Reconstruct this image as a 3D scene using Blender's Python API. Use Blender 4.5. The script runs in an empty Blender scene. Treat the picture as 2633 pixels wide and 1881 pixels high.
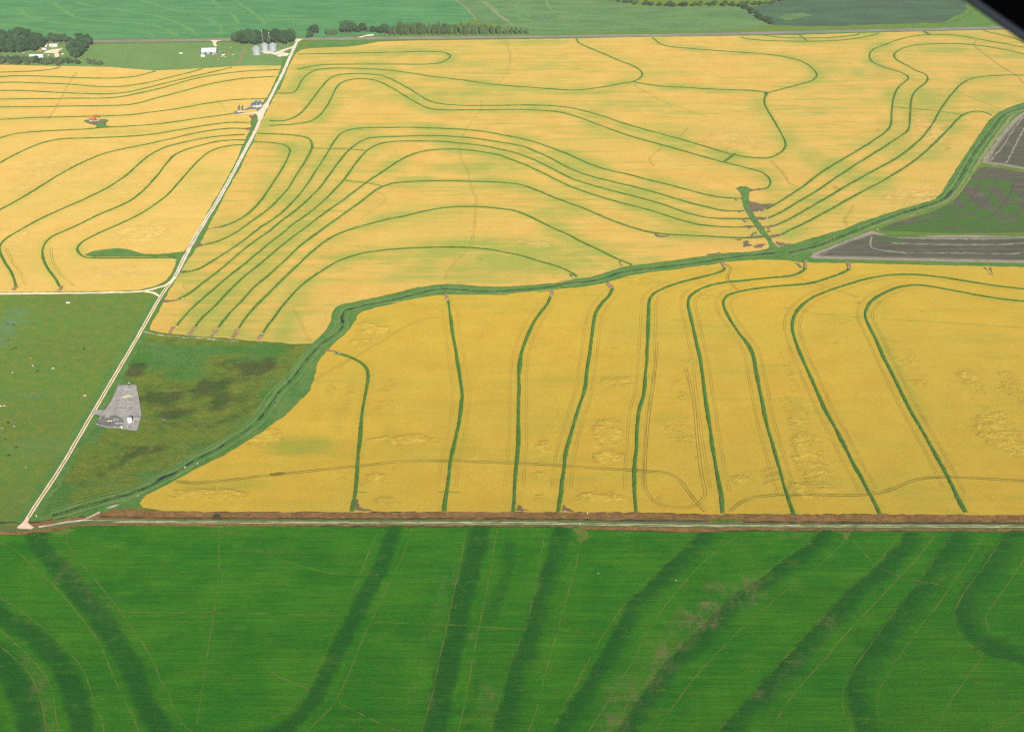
import bpy, bmesh, math, random
import numpy as np
from mathutils import Vector, Matrix
from mathutils.geometry import delaunay_2d_cdt

# ------------------------------------------------------------------ camera, sky, sun, exposure
sc = bpy.context.scene
col = sc.collection
HAZE_DENSITY = 0.00005
cam_d = bpy.data.cameras.new('camera')
cam = bpy.data.objects.new('camera', cam_d)
col.objects.link(cam)
cam.location = (0, 0, 725)                                  # an aircraft at about 2400 feet
cam.rotation_euler = (math.radians(90 - 32.2178), 0, 0)
cam_d.sensor_width = 36
cam_d.lens = 41.018
cam_d.clip_start, cam_d.clip_end = 0.1, 60000
cam_d.dof.use_dof = True
cam_d.dof.focus_distance = 1500
cam_d.dof.aperture_fstop = 4.5
sc.camera = cam
sc.render.resolution_x, sc.render.resolution_y = 1024, 731

SUN_EL, SUN_AZ = math.radians(27), math.radians(169)        # azimuth from +Y towards +X: behind the camera, a little right
w = bpy.data.worlds.new('World'); sc.world = w; w.use_nodes = True
wn = w.node_tree
sky = wn.nodes.new('ShaderNodeTexSky'); sky.sky_type = 'NISHITA'; sky.sun_disc = False
sky.sun_elevation, sky.sun_rotation = SUN_EL, SUN_AZ
sky.altitude = 700; sky.dust_density = 1.5
wn.links.new(sky.outputs[0], wn.nodes['Background'].inputs[0])
wn.nodes['Background'].inputs[1].default_value = 0.08
sd = bpy.data.lights.new('sun', 'SUN'); sd.energy = 4.6; sd.angle = math.radians(0.5); sd.color = (1.0, 0.93, 0.82)
sun = bpy.data.objects.new('sun', sd); col.objects.link(sun)
sdir = Vector((math.sin(SUN_AZ)*math.cos(SUN_EL), math.cos(SUN_AZ)*math.cos(SUN_EL), math.sin(SUN_EL)))
sun.rotation_euler = sdir.to_track_quat('Z', 'Y').to_euler()
sun.location = (0, -500, 900)
vs = sc.view_settings
vs.view_transform = 'Standard'; vs.look = 'None'; vs.exposure = 0.38; vs.gamma = 1; vs.use_curve_mapping = False
sc.cycles.use_denoising = False
sc.cycles.max_bounces = 3; sc.cycles.volume_bounces = 0; sc.cycles.diffuse_bounces = 2
sc.cycles.filter_width = 1.3

# ------------------------------------------------------------------ survey of the place, metres on the ground
SURVEY = {'levees':{'w1':[(-1006.4,2213.4),(-992,2215),(-955.7,2218.9),(-919.9,2224.4),(-897.9,2233.9),(-889.9,2240.3),(-886.9,2250.7)],
'w2':[(-996,2185.6),(-981.9,2187.9),(-959.3,2194),(-921.7,2193.3),(-870.1,2187.9),(-821,2181.8),(-768.2,2179.5),(-744.5,2183.3),(-720,2193.3),(-702.2,2211.1),(-692.7,2222.9)],
'w3':[(-984,2153.8),(-969.5,2154.6),(-938.2,2156.1),(-894.9,2151.6),(-844.2,2146.4),(-804.7,2137.5),(-766,2130.1),(-737.2,2131.6),(-708.6,2142.7),(-677.4,2163.6),(-647.5,2192.5),(-622.9,2215),(-604,2237.1)],
'w4':[(-966.5,2107.6),(-952.4,2108.3),(-924,2109.7),(-883.9,2105.4),(-840.6,2098.2),(-803.2,2093.9),(-766.2,2090.4),(-735.5,2091.8),(-709.7,2102.5),(-686.1,2122.1),(-660.7,2146.4),(-630.5,2173.4),(-605.9,2195.6),(-580.6,2216.6),(-548.5,2244.3)],
'w5':[(-948.9,2060.8),(-935,2061.5),(-888.4,2063.6),(-841.5,2065),(-794.8,2067.1),(-747.5,2067.8),(-714.5,2076.9),(-688.6,2095.4),(-664.8,2114.8),(-639.7,2140.4),(-616.6,2166.6),(-589.6,2189.4),(-563,2204.9),(-528.1,2218.1),(-491.9,2226),(-452.5,2231.5)],
'w6':[(-933.5,2019.8),(-919.8,2020.5),(-862,2021.8),(-804.7,2024.5),(-758.7,2026.6),(-724.1,2027.9),(-694.8,2032),(-674.6,2043.6),(-652.5,2067.1),(-633.1,2084.7),(-609.9,2107.6),(-584.3,2133.1),(-557.5,2155.3),(-524.4,2174.2),(-494,2183.3),(-455.6,2191)],
'w7':[(-909,1955),(-896.1,1956.9),(-842.6,1965.9),(-798.1,1969.1),(-753.5,1972.3),(-713.4,1975.6),(-676,1980.8),(-644.7,1992.6),(-603.1,2010.4),(-562,2034),(-530.1,2049.1),(-497.1,2060.8),(-450.5,2065)],
'w8':[(-869.9,1851.2),(-863.5,1868.9),(-851.4,1883.8),(-833.1,1894.1),(-808.6,1900.1),(-770.6,1905.6),(-734.3,1910.5),(-703.3,1918.5),(-660.6,1925.4),(-618.3,1934.7),(-577.2,1951.2),(-540.2,1967.8),(-514.9,1977.5),(-494,1987.3)],
'w9':[(-829.6,1744.3),(-823.6,1761.4),(-811.4,1797),(-795.6,1831),(-781,1851.2),(-757.4,1865.3),(-721.4,1868.9),(-678.9,1873),(-636.9,1879.6),(-606.3,1888.6),(-577,1903.8),(-547.4,1919.8),(-517.1,1934.7),(-485.2,1943.6),(-455.6,1942.3)],
'w10':[(-762.6,1566.5),(-756.9,1581.9),(-741.8,1620),(-727.4,1663.4),(-713.3,1711.3),(-696,1753.3),(-675.8,1789.8),(-654.8,1812.2),(-624,1832.1),(-596.4,1850),(-568.7,1870.1),(-540.8,1891),(-511.1,1906.8),(-483.7,1914.2),(-456.8,1913)],
'w11':[(-647.6,1343.1),(-657.8,1364.6),(-671.9,1389.3),(-688.8,1415.1),(-702.8,1438.5),(-711.8,1458.4),(-713.5,1474.6),(-711.5,1489),(-705.3,1504.9),(-693,1535.8),(-676,1569),(-656.9,1598.6),(-637.6,1630.2),(-619.3,1668.3),(-606.6,1708.7),(-599.1,1756),(-591.8,1791.5),(-578.5,1822.4),(-561.6,1840.7),(-533.6,1860),(-504.2,1874.8),(-477.3,1882.6),(-453.7,1885.6)],
'w12':[(-589.6,1343.1),(-602.7,1364.6),(-619.3,1388.6),(-633,1411.3),(-644.1,1434.5),(-650.3,1454.3),(-652.7,1474.6),(-648.9,1493.2),(-637.8,1510),(-623,1533.6),(-607.3,1562.2),(-589.9,1587.1),(-573.9,1612.6),(-566.4,1638.8),(-560.7,1673.3),(-557.1,1713.9),(-555.4,1756),(-551.6,1791.5),(-538.6,1816.7),(-517.5,1836.7),(-493.2,1854.1),(-468.3,1860),(-446.7,1860.6)],
'w13':[(-460.4,1426.7),(-504.4,1425.9),(-539.7,1425.5),(-567.9,1425.2),(-582.7,1427.5),(-594.1,1438.5),(-602.1,1452.3),(-602.9,1466.4),(-599.2,1480.7),(-582.4,1510),(-562.5,1538),(-545.9,1566.7),(-533.3,1598.6),(-522.1,1638.8),(-517.1,1683.3),(-512.6,1724.3),(-506.5,1769.5),(-497.7,1805.4),(-483,1826.4),(-463.6,1836.7),(-444.8,1839.6)],
'm1':[(-430.7,2329.3),(-374.9,2332.7),(-296.8,2337.8),(-231.5,2342.1),(-179.2,2346.4),(-144.8,2343.8),(-128.4,2331),(-123.8,2315.7),(-131.7,2289),(-146.2,2271),(-174,2264.4),(-225.2,2265.3),(-289.1,2265.3),(-340.2,2264.4),(-372.8,2260.4),(-399.1,2248.3),(-418.6,2234.7)],
'm2':[(-434.1,2095.4),(-417.1,2094),(-404.7,2099),(-401.1,2122.1),(-400,2170.4),(-394,2204.9),(-378.9,2230.8),(-349.8,2240.3),(-311.7,2239.5),(-273.2,2234.7),(-234.5,2225.2),(-195.6,2210.3),(-156.9,2192.5),(-93.8,2168.9),(-31.8,2143.4),(29.1,2127.9),(77.3,2117.7),(94.3,2114.1),(123.2,2112.6),(157.7,2123.6),(195.5,2142.7),(230.1,2160.6)],
'm2b':[(134.7,2435.3),(139.9,2403.6),(157.1,2374.3),(186.1,2331),(214.1,2287.4),(237.2,2256.4),(248.7,2228.4),(251.5,2204.9),(244,2178),(231.2,2159.1),(247.5,2149.4),(275.3,2135.3),(327.7,2125.7),(375,2117),(422.6,2112.6),(450.7,2107.6),(468.7,2100.4),(478,2100.4),(508.4,2120.7),(536.7,2140.5),(559.4,2155.4),(575.5,2172.7),(585.5,2193.3),(588.5,2220.5),(585.3,2252.4),(576,2280.8),(559.6,2301.5),(537,2318.3),(505.4,2331),(472.8,2339.6),(442.3,2346.5),(409.7,2355.1),(384.1,2361.2),(333,2376.9),(310.6,2392),(301.4,2418.9),(294.8,2446.4)],
'm2c':[(474.3,2098.3),(462.8,2068.5),(457.1,2037.5),(456.1,2000.5),(457.8,1948.6),(458.3,1898.9),(457.8,1857.1),(454.3,1833.8),(444.4,1811.1),(429,1791.5),(412.1,1780.5),(389.5,1783.2),(365.9,1793.1),(350.6,1803.7),(312.8,1838.5),(273.6,1871.9),(233.1,1905),(191.6,1941),(160,1974.3),(127.2,2002.5),(100.2,2019.2),(70.1,2027.3),(35.2,2030.6),(2.4,2030.6),(-11.8,2029.3),(-56.1,2028.6),(-93.5,2029.3),(-124.2,2036.1),(-148.5,2051.2),(-169.5,2082.6),(-191.2,2118.4),(-216.1,2155.3),(-243.8,2189.4),(-270,2203.3),(-307.9,2206.4),(-334.5,2199.5),(-349,2176.4),(-355.9,2136.8),(-361.4,2089.7),(-367.5,2034),(-374.9,1990.6),(-386.6,1962.7),(-400.6,1951.2),(-423.3,1951.8)],
'm3':[(-418.9,1926.6),(-395.1,1931.6),(-369,1937.3),(-350.7,1950.5),(-339.1,1980.8),(-333.4,2023.9),(-330.8,2075.5),(-328.1,2129.4),(-319.6,2159.1),(-301.7,2174.2),(-277.1,2175.7),(-250.8,2159.1),(-225.8,2125.7),(-198.1,2082.6),(-171.4,2040.9),(-148.6,2013.8),(-122.7,2005.1),(-88,2005.8),(-41.7,2005.8),(-11.5,2007.1),(23.3,2007.1),(57.9,2002.5),(85.3,1993.9),(112,1974.3),(146.3,1936),(177.4,1902),(208,1871.9),(254.3,1835.6),(287.4,1808.2),(317.8,1782.1),(340.3,1764.1),(371.9,1741.6),(393.6,1724.3),(400.5,1706.2),(401.2,1685.8),(396.5,1668.4),(387.2,1656.1)],
'm3x':[(364.8,1799.8),(340.3,1764.1)],
'm0':[(-431.8,1851.2),(-414.3,1850),(-401,1848.3),(-380,1839.6),(-368.2,1822.4),(-363.9,1799.8),(-365.6,1740),(-370.3,1683.3),(-375.1,1631.8),(-382.5,1587.4),(-394.6,1551.4),(-410.8,1529.5),(-425.5,1519.6)],
'm4':[(-432.4,1889.8),(-408,1888.6),(-387.6,1885),(-392.1,1886.8),(-364.7,1880.8),(-348.2,1873),(-338.6,1860),(-332,1833.8),(-331.4,1811),(-334,1764.1),(-338.7,1713.9),(-343.9,1658.5),(-351.3,1620),(-360.7,1583.5),(-376.3,1544.5),(-390.2,1510),(-406.7,1482.8),(-418.7,1471.3),(-430.1,1465.6)],
'm5':[(-437.8,1383.8),(-425.2,1389.3),(-416.8,1398),(-399.3,1430.6),(-380.5,1470.5),(-362.2,1518.5),(-352.5,1538.2),(-340.5,1567),(-330.7,1601.2),(-320.6,1648.7),(-311.2,1721.7),(-304.9,1780.4),(-300.6,1828.1),(-296.5,1863),(-291.1,1889.8),(-279.8,1906.2),(-258.7,1916.1),(-218.8,1918.6),(-174.2,1918.6),(-118.2,1914.2),(-77.8,1908.1),(-39.9,1895.9),(-6.7,1879),(26.1,1860),(53.8,1836.7),(83.5,1806.6),(105.2,1780.5),(130.8,1750.7),(154.2,1730.5),(183.7,1713.9),(212.2,1693.4),(249.7,1668.4),(286,1641.5),(313.4,1627.1),(341.8,1621.4)],
'm6':[(-426.7,1309.3),(-415.9,1327.2),(-406.4,1352),(-390.8,1390.5),(-374.6,1440.4),(-362.8,1472.5),(-347,1507.2),(-334.5,1542.6),(-321,1576),(-307.7,1615.2),(-294.9,1663.4),(-286.3,1719.1),(-278.3,1769.5),(-268.9,1813.9),(-259.1,1840.8),(-248.4,1861.8),(-232,1871.9),(-182.1,1877.8),(-127.4,1879.6),(-83.3,1873),(-61.2,1867.1),(-21.8,1851.2),(15.2,1833.8),(40.5,1808.2),(63.2,1780.5),(89,1742.7),(116.3,1712.9),(151.3,1688.4),(189.5,1664.9),(226.5,1638.1),(262.2,1609.6),(288.9,1592),(311.9,1579.2),(342.2,1577.3)],
'm7':[(-413.4,1240.9),(-410.8,1256.8),(-404.4,1284.6),(-393,1322),(-377.3,1367.2),(-360.1,1411.3),(-340,1467.5),(-327.3,1499.7),(-314.4,1534.7),(-300.3,1565.6),(-286.4,1602.1),(-273,1647.8),(-259.9,1703.6),(-251.7,1756),(-242.1,1802.6),(-230.1,1831),(-216.5,1846.6),(-195.5,1854.1),(-158.7,1855.9),(-115.1,1853.6),(-82.2,1844.2),(-49.6,1835),(-10.6,1813.9),(10.7,1799.8),(41.9,1766.8),(66,1734.8),(91.3,1701),(114.5,1679.3),(148.8,1653.6),(186.3,1629.5),(222.6,1602.6),(248.7,1578.3),(271.2,1561.1),(292.8,1552.7),(322.6,1550.5),(345.2,1550)],
'm8':[(-389.9,1239.3),(-386.1,1261.7),(-377.5,1289),(-367.7,1329),(-356.6,1366.5),(-341.5,1405.6),(-319.1,1466.7),(-297.1,1518.7),(-276.1,1569.2),(-256.5,1610.5),(-238,1653.6),(-222.1,1690.9),(-201.6,1732.1),(-183.9,1766.8),(-165.1,1794.3),(-140.8,1812.7),(-113.4,1819.5),(-81.3,1817.8),(-49,1808.2),(-21.2,1794.3),(-10.4,1784.3),(20.9,1753.3),(51.2,1716.5),(80.3,1678.3),(108.9,1648.7),(137.1,1625.7),(164.8,1605.9),(201.2,1581.4),(227.5,1560.3),(253.4,1540.4),(276.2,1528.6),(307,1523),(333.1,1523),(356,1526)],
'm9':[(-360.8,1237.7),(-355.5,1269.8),(-345.8,1303.1),(-336.4,1341.3),(-322.5,1377.5),(-310.9,1411.3),(-292.9,1466.7),(-270.8,1516.6),(-250.2,1560.2),(-228.8,1605.9),(-210.8,1648.7),(-199.5,1665.9),(-180.8,1680.8),(-147.1,1687.3),(-106.9,1689.4),(-66.6,1687.3),(-26.2,1684.3),(-9.9,1680.8),(14.1,1673.3),(41.7,1649.7),(64.6,1624.7),(96.5,1595.7),(123.8,1568.3),(150.2,1540.4),(176.4,1518.7),(197.4,1506),(220.6,1498.8),(247.7,1495.5),(283.8,1491.3),(312.6,1488.4),(334.5,1488),(357,1491.3)],
'm10':[(-335.5,1234.6),(-331.5,1263.3),(-323.9,1296.4),(-314.6,1323.7),(-303.8,1359.2),(-288.8,1405.6),(-274,1448.4),(-257.3,1484.9),(-236.6,1510),(-210.9,1529.3),(-184.6,1546.7),(-157.4,1560),(-122.6,1580.3),(-92.4,1590.8),(-54,1592.6),(-5.8,1582.6),(13.4,1571.5),(37.7,1544.8),(61.3,1516.6),(79.1,1498.6),(99.8,1472.5),(125.1,1444.4),(141.5,1424.8),(154.6,1411.3),(163.4,1401.8)],
'm11':[(-303.4,1223.7),(-301.4,1239.3),(-295.1,1268.2),(-290,1296.4),(-276,1344.8),(-256.2,1384.9),(-234.2,1417),(-210,1436.5),(-184.4,1447.6),(-149.1,1454.3),(-113.4,1457.6),(-68.4,1457.6),(-32.3,1451.1),(-8.8,1441.6),(12.5,1432.6),(35.3,1417),(56,1403.7),(69.6,1392.3),(79.6,1381.9),(86.8,1370.1)],
'x1':[(-330.1,1824.1),(-299.9,1822.4),(-269.6,1819.5),(-239,1813.9)],
'x2':[(-261.4,1690.9),(-229.2,1682.3),(-198.8,1668.4)],
'e1':[(375.5,1582.8),(397.2,1605.9),(425.2,1639.1),(449.2,1668.4),(486.5,1719.1),(523.3,1762.5),(566.7,1811.1),(603.5,1854.2),(629.7,1886.8),(648.2,1914.3),(659.7,1942.3),(672.7,1987.3),(689.8,2040.9),(706.9,2089.7),(727.5,2133.1),(748.1,2162.9),(758.5,2181.8),(759,2201),(749.5,2220.5),(730.8,2244.3),(717.5,2271),(715.4,2297.4),(721.7,2326.8),(738.6,2361.2),(771.2,2393.8),(814.3,2432.6),(853.6,2455.7),(899.7,2463.1),(939.4,2458.5),(972.7,2435.4),(1015.5,2402.7),(1051.1,2374.3),(1064.3,2361.2)],
'e2':[(373.9,1553.6),(396.7,1573.7),(429.2,1610.6),(462.3,1646.3),(500.9,1693.4),(544.1,1745.4),(588.6,1797.1),(625.6,1839.6),(654.9,1874.9),(675.8,1902),(687.8,1929.8),(706,1987.3),(722.7,2040.9),(739.4,2086.2),(760.7,2122.1),(784,2155.4),(795.2,2181.8),(796.4,2204.9),(786.3,2226.1),(776,2260.4),(767.4,2289.1),(767.9,2314.1),(780.1,2343.9),(805.3,2372.5),(837.6,2392),(874.4,2398.2),(920.3,2399.1),(957.2,2389.3),(991.1,2371.7),(1035.1,2331),(1047.4,2316.6)],
'e3':[(380.4,1528.6),(407.9,1553.6),(442.1,1589.7),(480.5,1630.9),(515.1,1668.4),(556,1711.3),(598,1753.4),(630.7,1788.7),(667.9,1836.7),(698.3,1880.8),(731.5,1939.2),(755.4,1987.3),(778.2,2030.7),(814.5,2093.3),(844.2,2140.5),(872,2172.7),(902.4,2189.5),(942.5,2197.2),(985.4,2197.2),(1001.7,2195.6)],
'e4':[(379.7,1496.1),(386.5,1502.4),(427.7,1540.4),(464,1576),(502.2,1615.3),(533.4,1646.3),(576.3,1688.4),(619.7,1734.8),(657.8,1780.5),(697.2,1833.9),(737.3,1892.9),(771.8,1945.5),(792.5,1974.3),(812.7,1993.9),(830.6,1999.2),(841.5,1990.6),(847.3,1977.5)],
'ex':[(685,2021.9),(712.5,2013.8),(761.4,1999.2),(796.5,1979.5)],
'e5':[(481.3,2446.4),(496.6,2432.6),(535.2,2420.8),(615.3,2416.2),(684.5,2423.5),(729.7,2441.8),(764.5,2460.3),(779.3,2474.4)],
'e6':[(533.8,2457.5),(566.8,2444.6),(620.2,2439),(675.9,2444.6),(723,2458.5),(738.8,2472.5)],
'e7':[(608.3,2460.3),(615.9,2412.6)],
'e8':[(880.4,2485.7),(884.6,2463.1)],
'e9':[(1008.8,2493.4),(1032.1,2465),(1051.1,2441.8),(1064.3,2409.9),(1074.2,2387.5)],
's1':[(-208.9,1177.4),(-200.9,1174.8),(-186,1165.2),(-174.1,1153.8),(-167.3,1139.7),(-164.5,1120.4),(-164.2,1096.2),(-164.5,1075.3),(-163.5,1040.1),(-161.3,1004.1),(-159.6,969.8),(-157.2,937.1),(-155.7,910),(-155.7,895.8),(-155.6,883.5)],
's2':[(-82.1,1306.5),(-79.6,1289.6),(-75.9,1260.1),(-71.8,1222.1),(-67.2,1185.8),(-62.6,1148.2),(-58.3,1112.3),(-56,1090.9),(-56.1,1072.7),(-57,1040.1),(-59.9,1006.5),(-62.6,974.3),(-64.1,947.9),(-64.7,920.3),(-65.9,895.8),(-65.8,883.5)],
's3':[(50,1318.5),(44.4,1296.4),(34.9,1273.1),(27.2,1250.4),(20.5,1225.2),(14.7,1197.8),(9.9,1165.4),(8.1,1128.7),(7.5,1080.5),(7,1035.2),(6.5,1001.8),(5.1,969.8),(3.2,937.1),(1.9,910),(1,883.5)],
's4':[(130.9,1339.5),(125.3,1320.3),(113.9,1298.1),(105.9,1276.4),(101.1,1250.4),(96.9,1219),(92.5,1182.9),(87.4,1145.4),(81.1,1096.2),(71.8,1055),(64.6,1020.7),(58.6,992.5),(54.2,965.4),(51.1,935),(48.2,910),(44.5,883.1)],
's5':[(285.6,1396.1),(280.7,1386.7),(259.8,1373.8),(230.5,1359.9),(206.7,1345.6),(190,1331.4),(180.2,1318.6),(174.7,1299.7),(171.6,1273.1),(167.6,1240.9),(163.1,1203.8),(158.9,1168.3),(151.2,1112.2),(145.9,1083.1),(139.5,1057.5),(134,1020.7),(130.8,992.5),(126.8,965.4),(124.8,947.9),(122.5,922.4),(121.3,901.8),(120.4,882.3)],
's6':[(394.6,1398),(387.9,1386.7),(371.6,1374.5),(348.1,1369),(321.4,1363.6),(296.7,1358.5),(286,1356.7),(263,1348.4),(244.4,1336),(230.3,1318.6),(224.6,1299.7),(223.2,1276.4),(222.6,1247.2),(222.1,1212.9),(221.5,1179.9),(219.8,1139.7),(216,1085.7),(214.2,1052.5),(211.8,1015.9),(210.2,985.6),(208.6,952.2),(208,926.6),(206.9,905.9),(203.9,880.7)],
's7':[(452.4,1395.4),(446.8,1386.7),(432.1,1375.6),(414.1,1364.6),(394.6,1353.8),(378.3,1349.1),(352.1,1345.6),(325.8,1340.2),(299,1331.4),(280.4,1321.3),(272.3,1310),(268.6,1296.4),(268.8,1276.4),(271.7,1253.6),(276.7,1225.2),(283,1197.8),(284.6,1171.2),(282.1,1139.7),(279.7,1101.5),(276.6,1060),(274.5,1018.3),(273.9,985.6),(273.2,954.4),(272.8,928.7),(272.8,905.9),(272.8,879.5)],
's8':[(676.4,1334.2),(665.9,1336.7),(639.2,1343.1),(609,1353.8),(578.7,1365.7),(547.2,1374.9),(522.1,1377.5),(495.3,1373.8),(466.8,1363.6),(437.3,1347.7),(407.9,1330),(385.8,1313.4),(368.2,1293),(354.7,1271.4),(346.5,1247.2),(342.9,1225.2),(341.3,1194.8),(341.3,1165.4),(342.3,1134.3),(343.7,1080.5),(344.5,1052.5),(347.8,1018.3),(349.6,985.6),(351.1,958.8),(353.6,937.1),(354.9,912),(357.3,879.9)],
's9':[(663.8,1300.8),(653.7,1303.8),(627.4,1310),(597.9,1321),(568.7,1334.2),(546.5,1344.1),(527.2,1347.7),(503.4,1341.3),(482.7,1327.2),(462.6,1308.2),(449.1,1288),(441.2,1266.5),(439.4,1240.9),(439.1,1206.8),(438.1,1168.3),(437.9,1128.7),(437.6,1083.1),(438.1,1047.5),(439.3,1013.5),(440.4,981.1),(440.8,947.9),(440.5,922.4),(440.4,901.8),(440.9,882.3)]},
'rice':{'west':[(-1048.7,2264.4),(-1009.4,2262),(-930.8,2256.3),(-853.1,2252.3),(-788.3,2248.3),(-733.7,2234.7),(-693.6,2226),(-644.7,2232.3),(-596.2,2241.9),(-547.6,2252.3),(-497.7,2258),(-454.1,2256.3),(-451.8,2212.7),(-449.1,2111.2),(-449.4,2072),(-454.2,2020.5),(-457.3,1987.3),(-456.8,1948.6),(-449.8,1923.5),(-449.4,1874.8),(-448,1833.8),(-445.4,1777.7),(-445.9,1708.7),(-446.4,1653.6),(-448.6,1573.7),(-449.5,1478.9),(-452.7,1446.4),(-456.7,1419),(-454.7,1403.7),(-453.6,1384.9),(-456.3,1361),(-466.2,1346.6),(-483.7,1336),(-513,1332.5),(-579.7,1330.7),(-663,1329),(-687.9,1328.3)],
'mid':[(-406.5,2369.9),(-367.4,2376),(-335.8,2378.7),(-300.4,2396.4),(-278,2414.4),(-211.1,2421.6),(-103,2426.2),(86.8,2433.5),(106.4,2435.3),(286.7,2448.2),(451.7,2455.7),(589.6,2461.2),(609.5,2462.2),(738.4,2476.3),(879.9,2488.6),(1021.6,2498.1),(1141.5,2506.8),(974.1,2072.1),(929.9,2047.7),(891.4,2020.5),(863.4,1993.9),(833.8,1955),(796.9,1892.9),(755.8,1822.4),(717.2,1756),(684.4,1698.5),(656.7,1648.7),(636,1620),(605.1,1601.2),(571,1582.8),(536.2,1560.3),(502.8,1540.4),(474.6,1516.6),(449.3,1503.7),(419.9,1486.9),(394.7,1470.5),(355.4,1454.4),(326.8,1444.4),(299.7,1443.2),(257.2,1430.6),(202.4,1415.1),(166.3,1405.6),(148.4,1399.9),(130,1386.7),(103.1,1370.1),(85.7,1366.5),(59.6,1353.8),(25.5,1348.4),(-8.5,1344.8),(-30.5,1344.8),(-47.5,1346.6),(-64.6,1350.2),(-81.6,1352),(-98.5,1349.5),(-123.5,1343.1),(-147.7,1329),(-171.7,1316.8),(-195.6,1306.5),(-217.5,1296.4),(-224.4,1286.3),(-226,1273.1),(-225.1,1253.6),(-228.5,1231.4),(-235.4,1212.9),(-240.1,1202.3),(-261.5,1199.3),(-284,1203.8),(-320.9,1208.3),(-345.7,1214.4),(-377.8,1217.5),(-402.5,1222.1),(-427.3,1226.8),(-443.2,1233),(-445.3,1240.9),(-444.1,1293),(-444.3,1306.5),(-444.5,1334.2),(-442.3,1373.8),(-441.6,1399.9),(-438.4,1446.4),(-435.8,1466.4),(-435.9,1516.4),(-435.3,1601),(-435.5,1658.5),(-432.7,1734.7),(-433.9,1794.2),(-432.9,1857.1),(-437.5,1917.3),(-436.6,1974.3),(-436.9,2054.6),(-435.8,2104),(-433.4,2118.4),(-436.1,2193.3),(-438.8,2256.3),(-437.8,2331),(-431.3,2358.5),(-419.1,2365.5)],
'south':[(-365.5,897.8),(-362.3,910),(-350.1,922.4),(-334.7,939.3),(-318.9,956.6),(-302.3,972.1),(-286.2,992.5),(-269.6,1013.5),(-255.7,1037.6),(-250.8,1042.6),(-238.2,1070.2),(-228.8,1093.5),(-226.4,1117.6),(-227.4,1145.3),(-225.6,1165.2),(-221.5,1179.8),(-208.7,1212.9),(-198.7,1234.6),(-195.8,1250.4),(-193.1,1269.8),(-187.5,1278),(-169.1,1289.6),(-145.6,1303.1),(-121.5,1313.4),(-96.9,1320.3),(-63.6,1322),(-30.1,1322),(-5.1,1324.4),(20.1,1329),(66,1337.8),(93.1,1343.1),(119.1,1352),(136.9,1362.8),(154.9,1373.8),(181.6,1383),(217.3,1392.3),(253.3,1401.8),(280.9,1411.3),(308.2,1417),(344.1,1420.9),(370.2,1419),(390.4,1412.1),(470.1,1410.5),(556.1,1404.8),(689.1,1399.1),(714.4,1398),(514.7,879.5),(424.5,879.9),(336.8,880.9),(274,881.1),(270.3,880.9),(182.3,880.9),(119.7,883.5),(56.8,883.9),(40.3,884),(-35.3,884.2),(-136.1,884.2),(-236.9,884.2),(-245.9,884.4),(-283.8,884.6),(-315.3,884.8),(-340.9,886.2),(-361.3,891.8)]},
'canal':[(974.1,2072.1),(929.9,2047.7),(891.4,2020.5),(863.4,1993.9),(833.8,1955),(796.9,1892.9),(755.8,1822.4),(717.2,1756),(684.4,1698.5),(656.7,1648.7),(636,1620),(605.1,1601.2),(571,1582.8),(536.2,1560.3),(502.8,1540.4),(474.6,1516.6),(449.3,1503.7),(419.9,1486.9),(394.7,1470.5),(355.4,1454.4),(326.8,1444.4),(299.7,1443.2),(257.2,1430.6),(202.4,1415.1),(166.3,1405.6),(148.4,1399.9),(130,1386.7),(103.1,1370.1),(85.7,1366.5),(59.6,1353.8),(25.5,1348.4),(-8.5,1344.8),(-30.5,1344.8),(-47.5,1346.6),(-64.6,1350.2),(-81.6,1352),(-98.5,1349.5),(-123.5,1343.1),(-147.7,1329),(-171.7,1316.8),(-195.6,1306.5),(-217.5,1296.4),(-224.4,1286.3),(-226,1273.1),(-225.1,1253.6),(-228.5,1231.4),(-235.4,1212.9),(-240.1,1202.3),(-249,1168.3),(-257.2,1134.2),(-267.5,1107),(-269.9,1070.2),(-275.8,1047.5),(-286.6,1030.3),(-308.5,1001.8),(-330.7,978.8),(-356.5,947.9),(-371.2,928.7),(-391.3,907.9),(-412.9,894.8),(-437.3,883.9),(-457.6,877),(-454.3,867.3),(-434.6,875.6),(-408.4,879.9),(-384.9,885.8),(-366.9,893.8),(-365.5,897.8),(-362.3,910),(-350.1,922.4),(-334.7,939.3),(-318.9,956.6),(-302.3,972.1),(-286.2,992.5),(-269.6,1013.5),(-255.7,1037.6),(-250.8,1042.6),(-238.2,1070.2),(-228.8,1093.5),(-226.4,1117.6),(-227.4,1145.3),(-225.6,1165.2),(-221.5,1179.8),(-208.7,1212.9),(-198.7,1234.6),(-195.8,1250.4),(-193.1,1269.8),(-187.5,1278),(-169.1,1289.6),(-145.6,1303.1),(-121.5,1313.4),(-96.9,1320.3),(-63.6,1322),(-30.1,1322),(-5.1,1324.4),(20.1,1329),(66,1337.8),(93.1,1343.1),(119.1,1352),(136.9,1362.8),(154.9,1373.8),(181.6,1383),(217.3,1392.3),(253.3,1401.8),(280.9,1411.3),(308.2,1417),(344.1,1420.9),(370.2,1419),(390.4,1412.1),(402.6,1422.8),(407.8,1430.6),(426.2,1449.6),(459.5,1476.6),(492.7,1500.3),(511,1514.2),(549.7,1540.1),(595.7,1569),(631.9,1594),(658.6,1617.4),(681.6,1646.1),(706.9,1680.8),(731.5,1724.3),(754.4,1761.4),(780,1805.4),(817.3,1863),(854.2,1923.5),(888.5,1974.3),(914.2,2000.5),(956.8,2027.3)],
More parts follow.
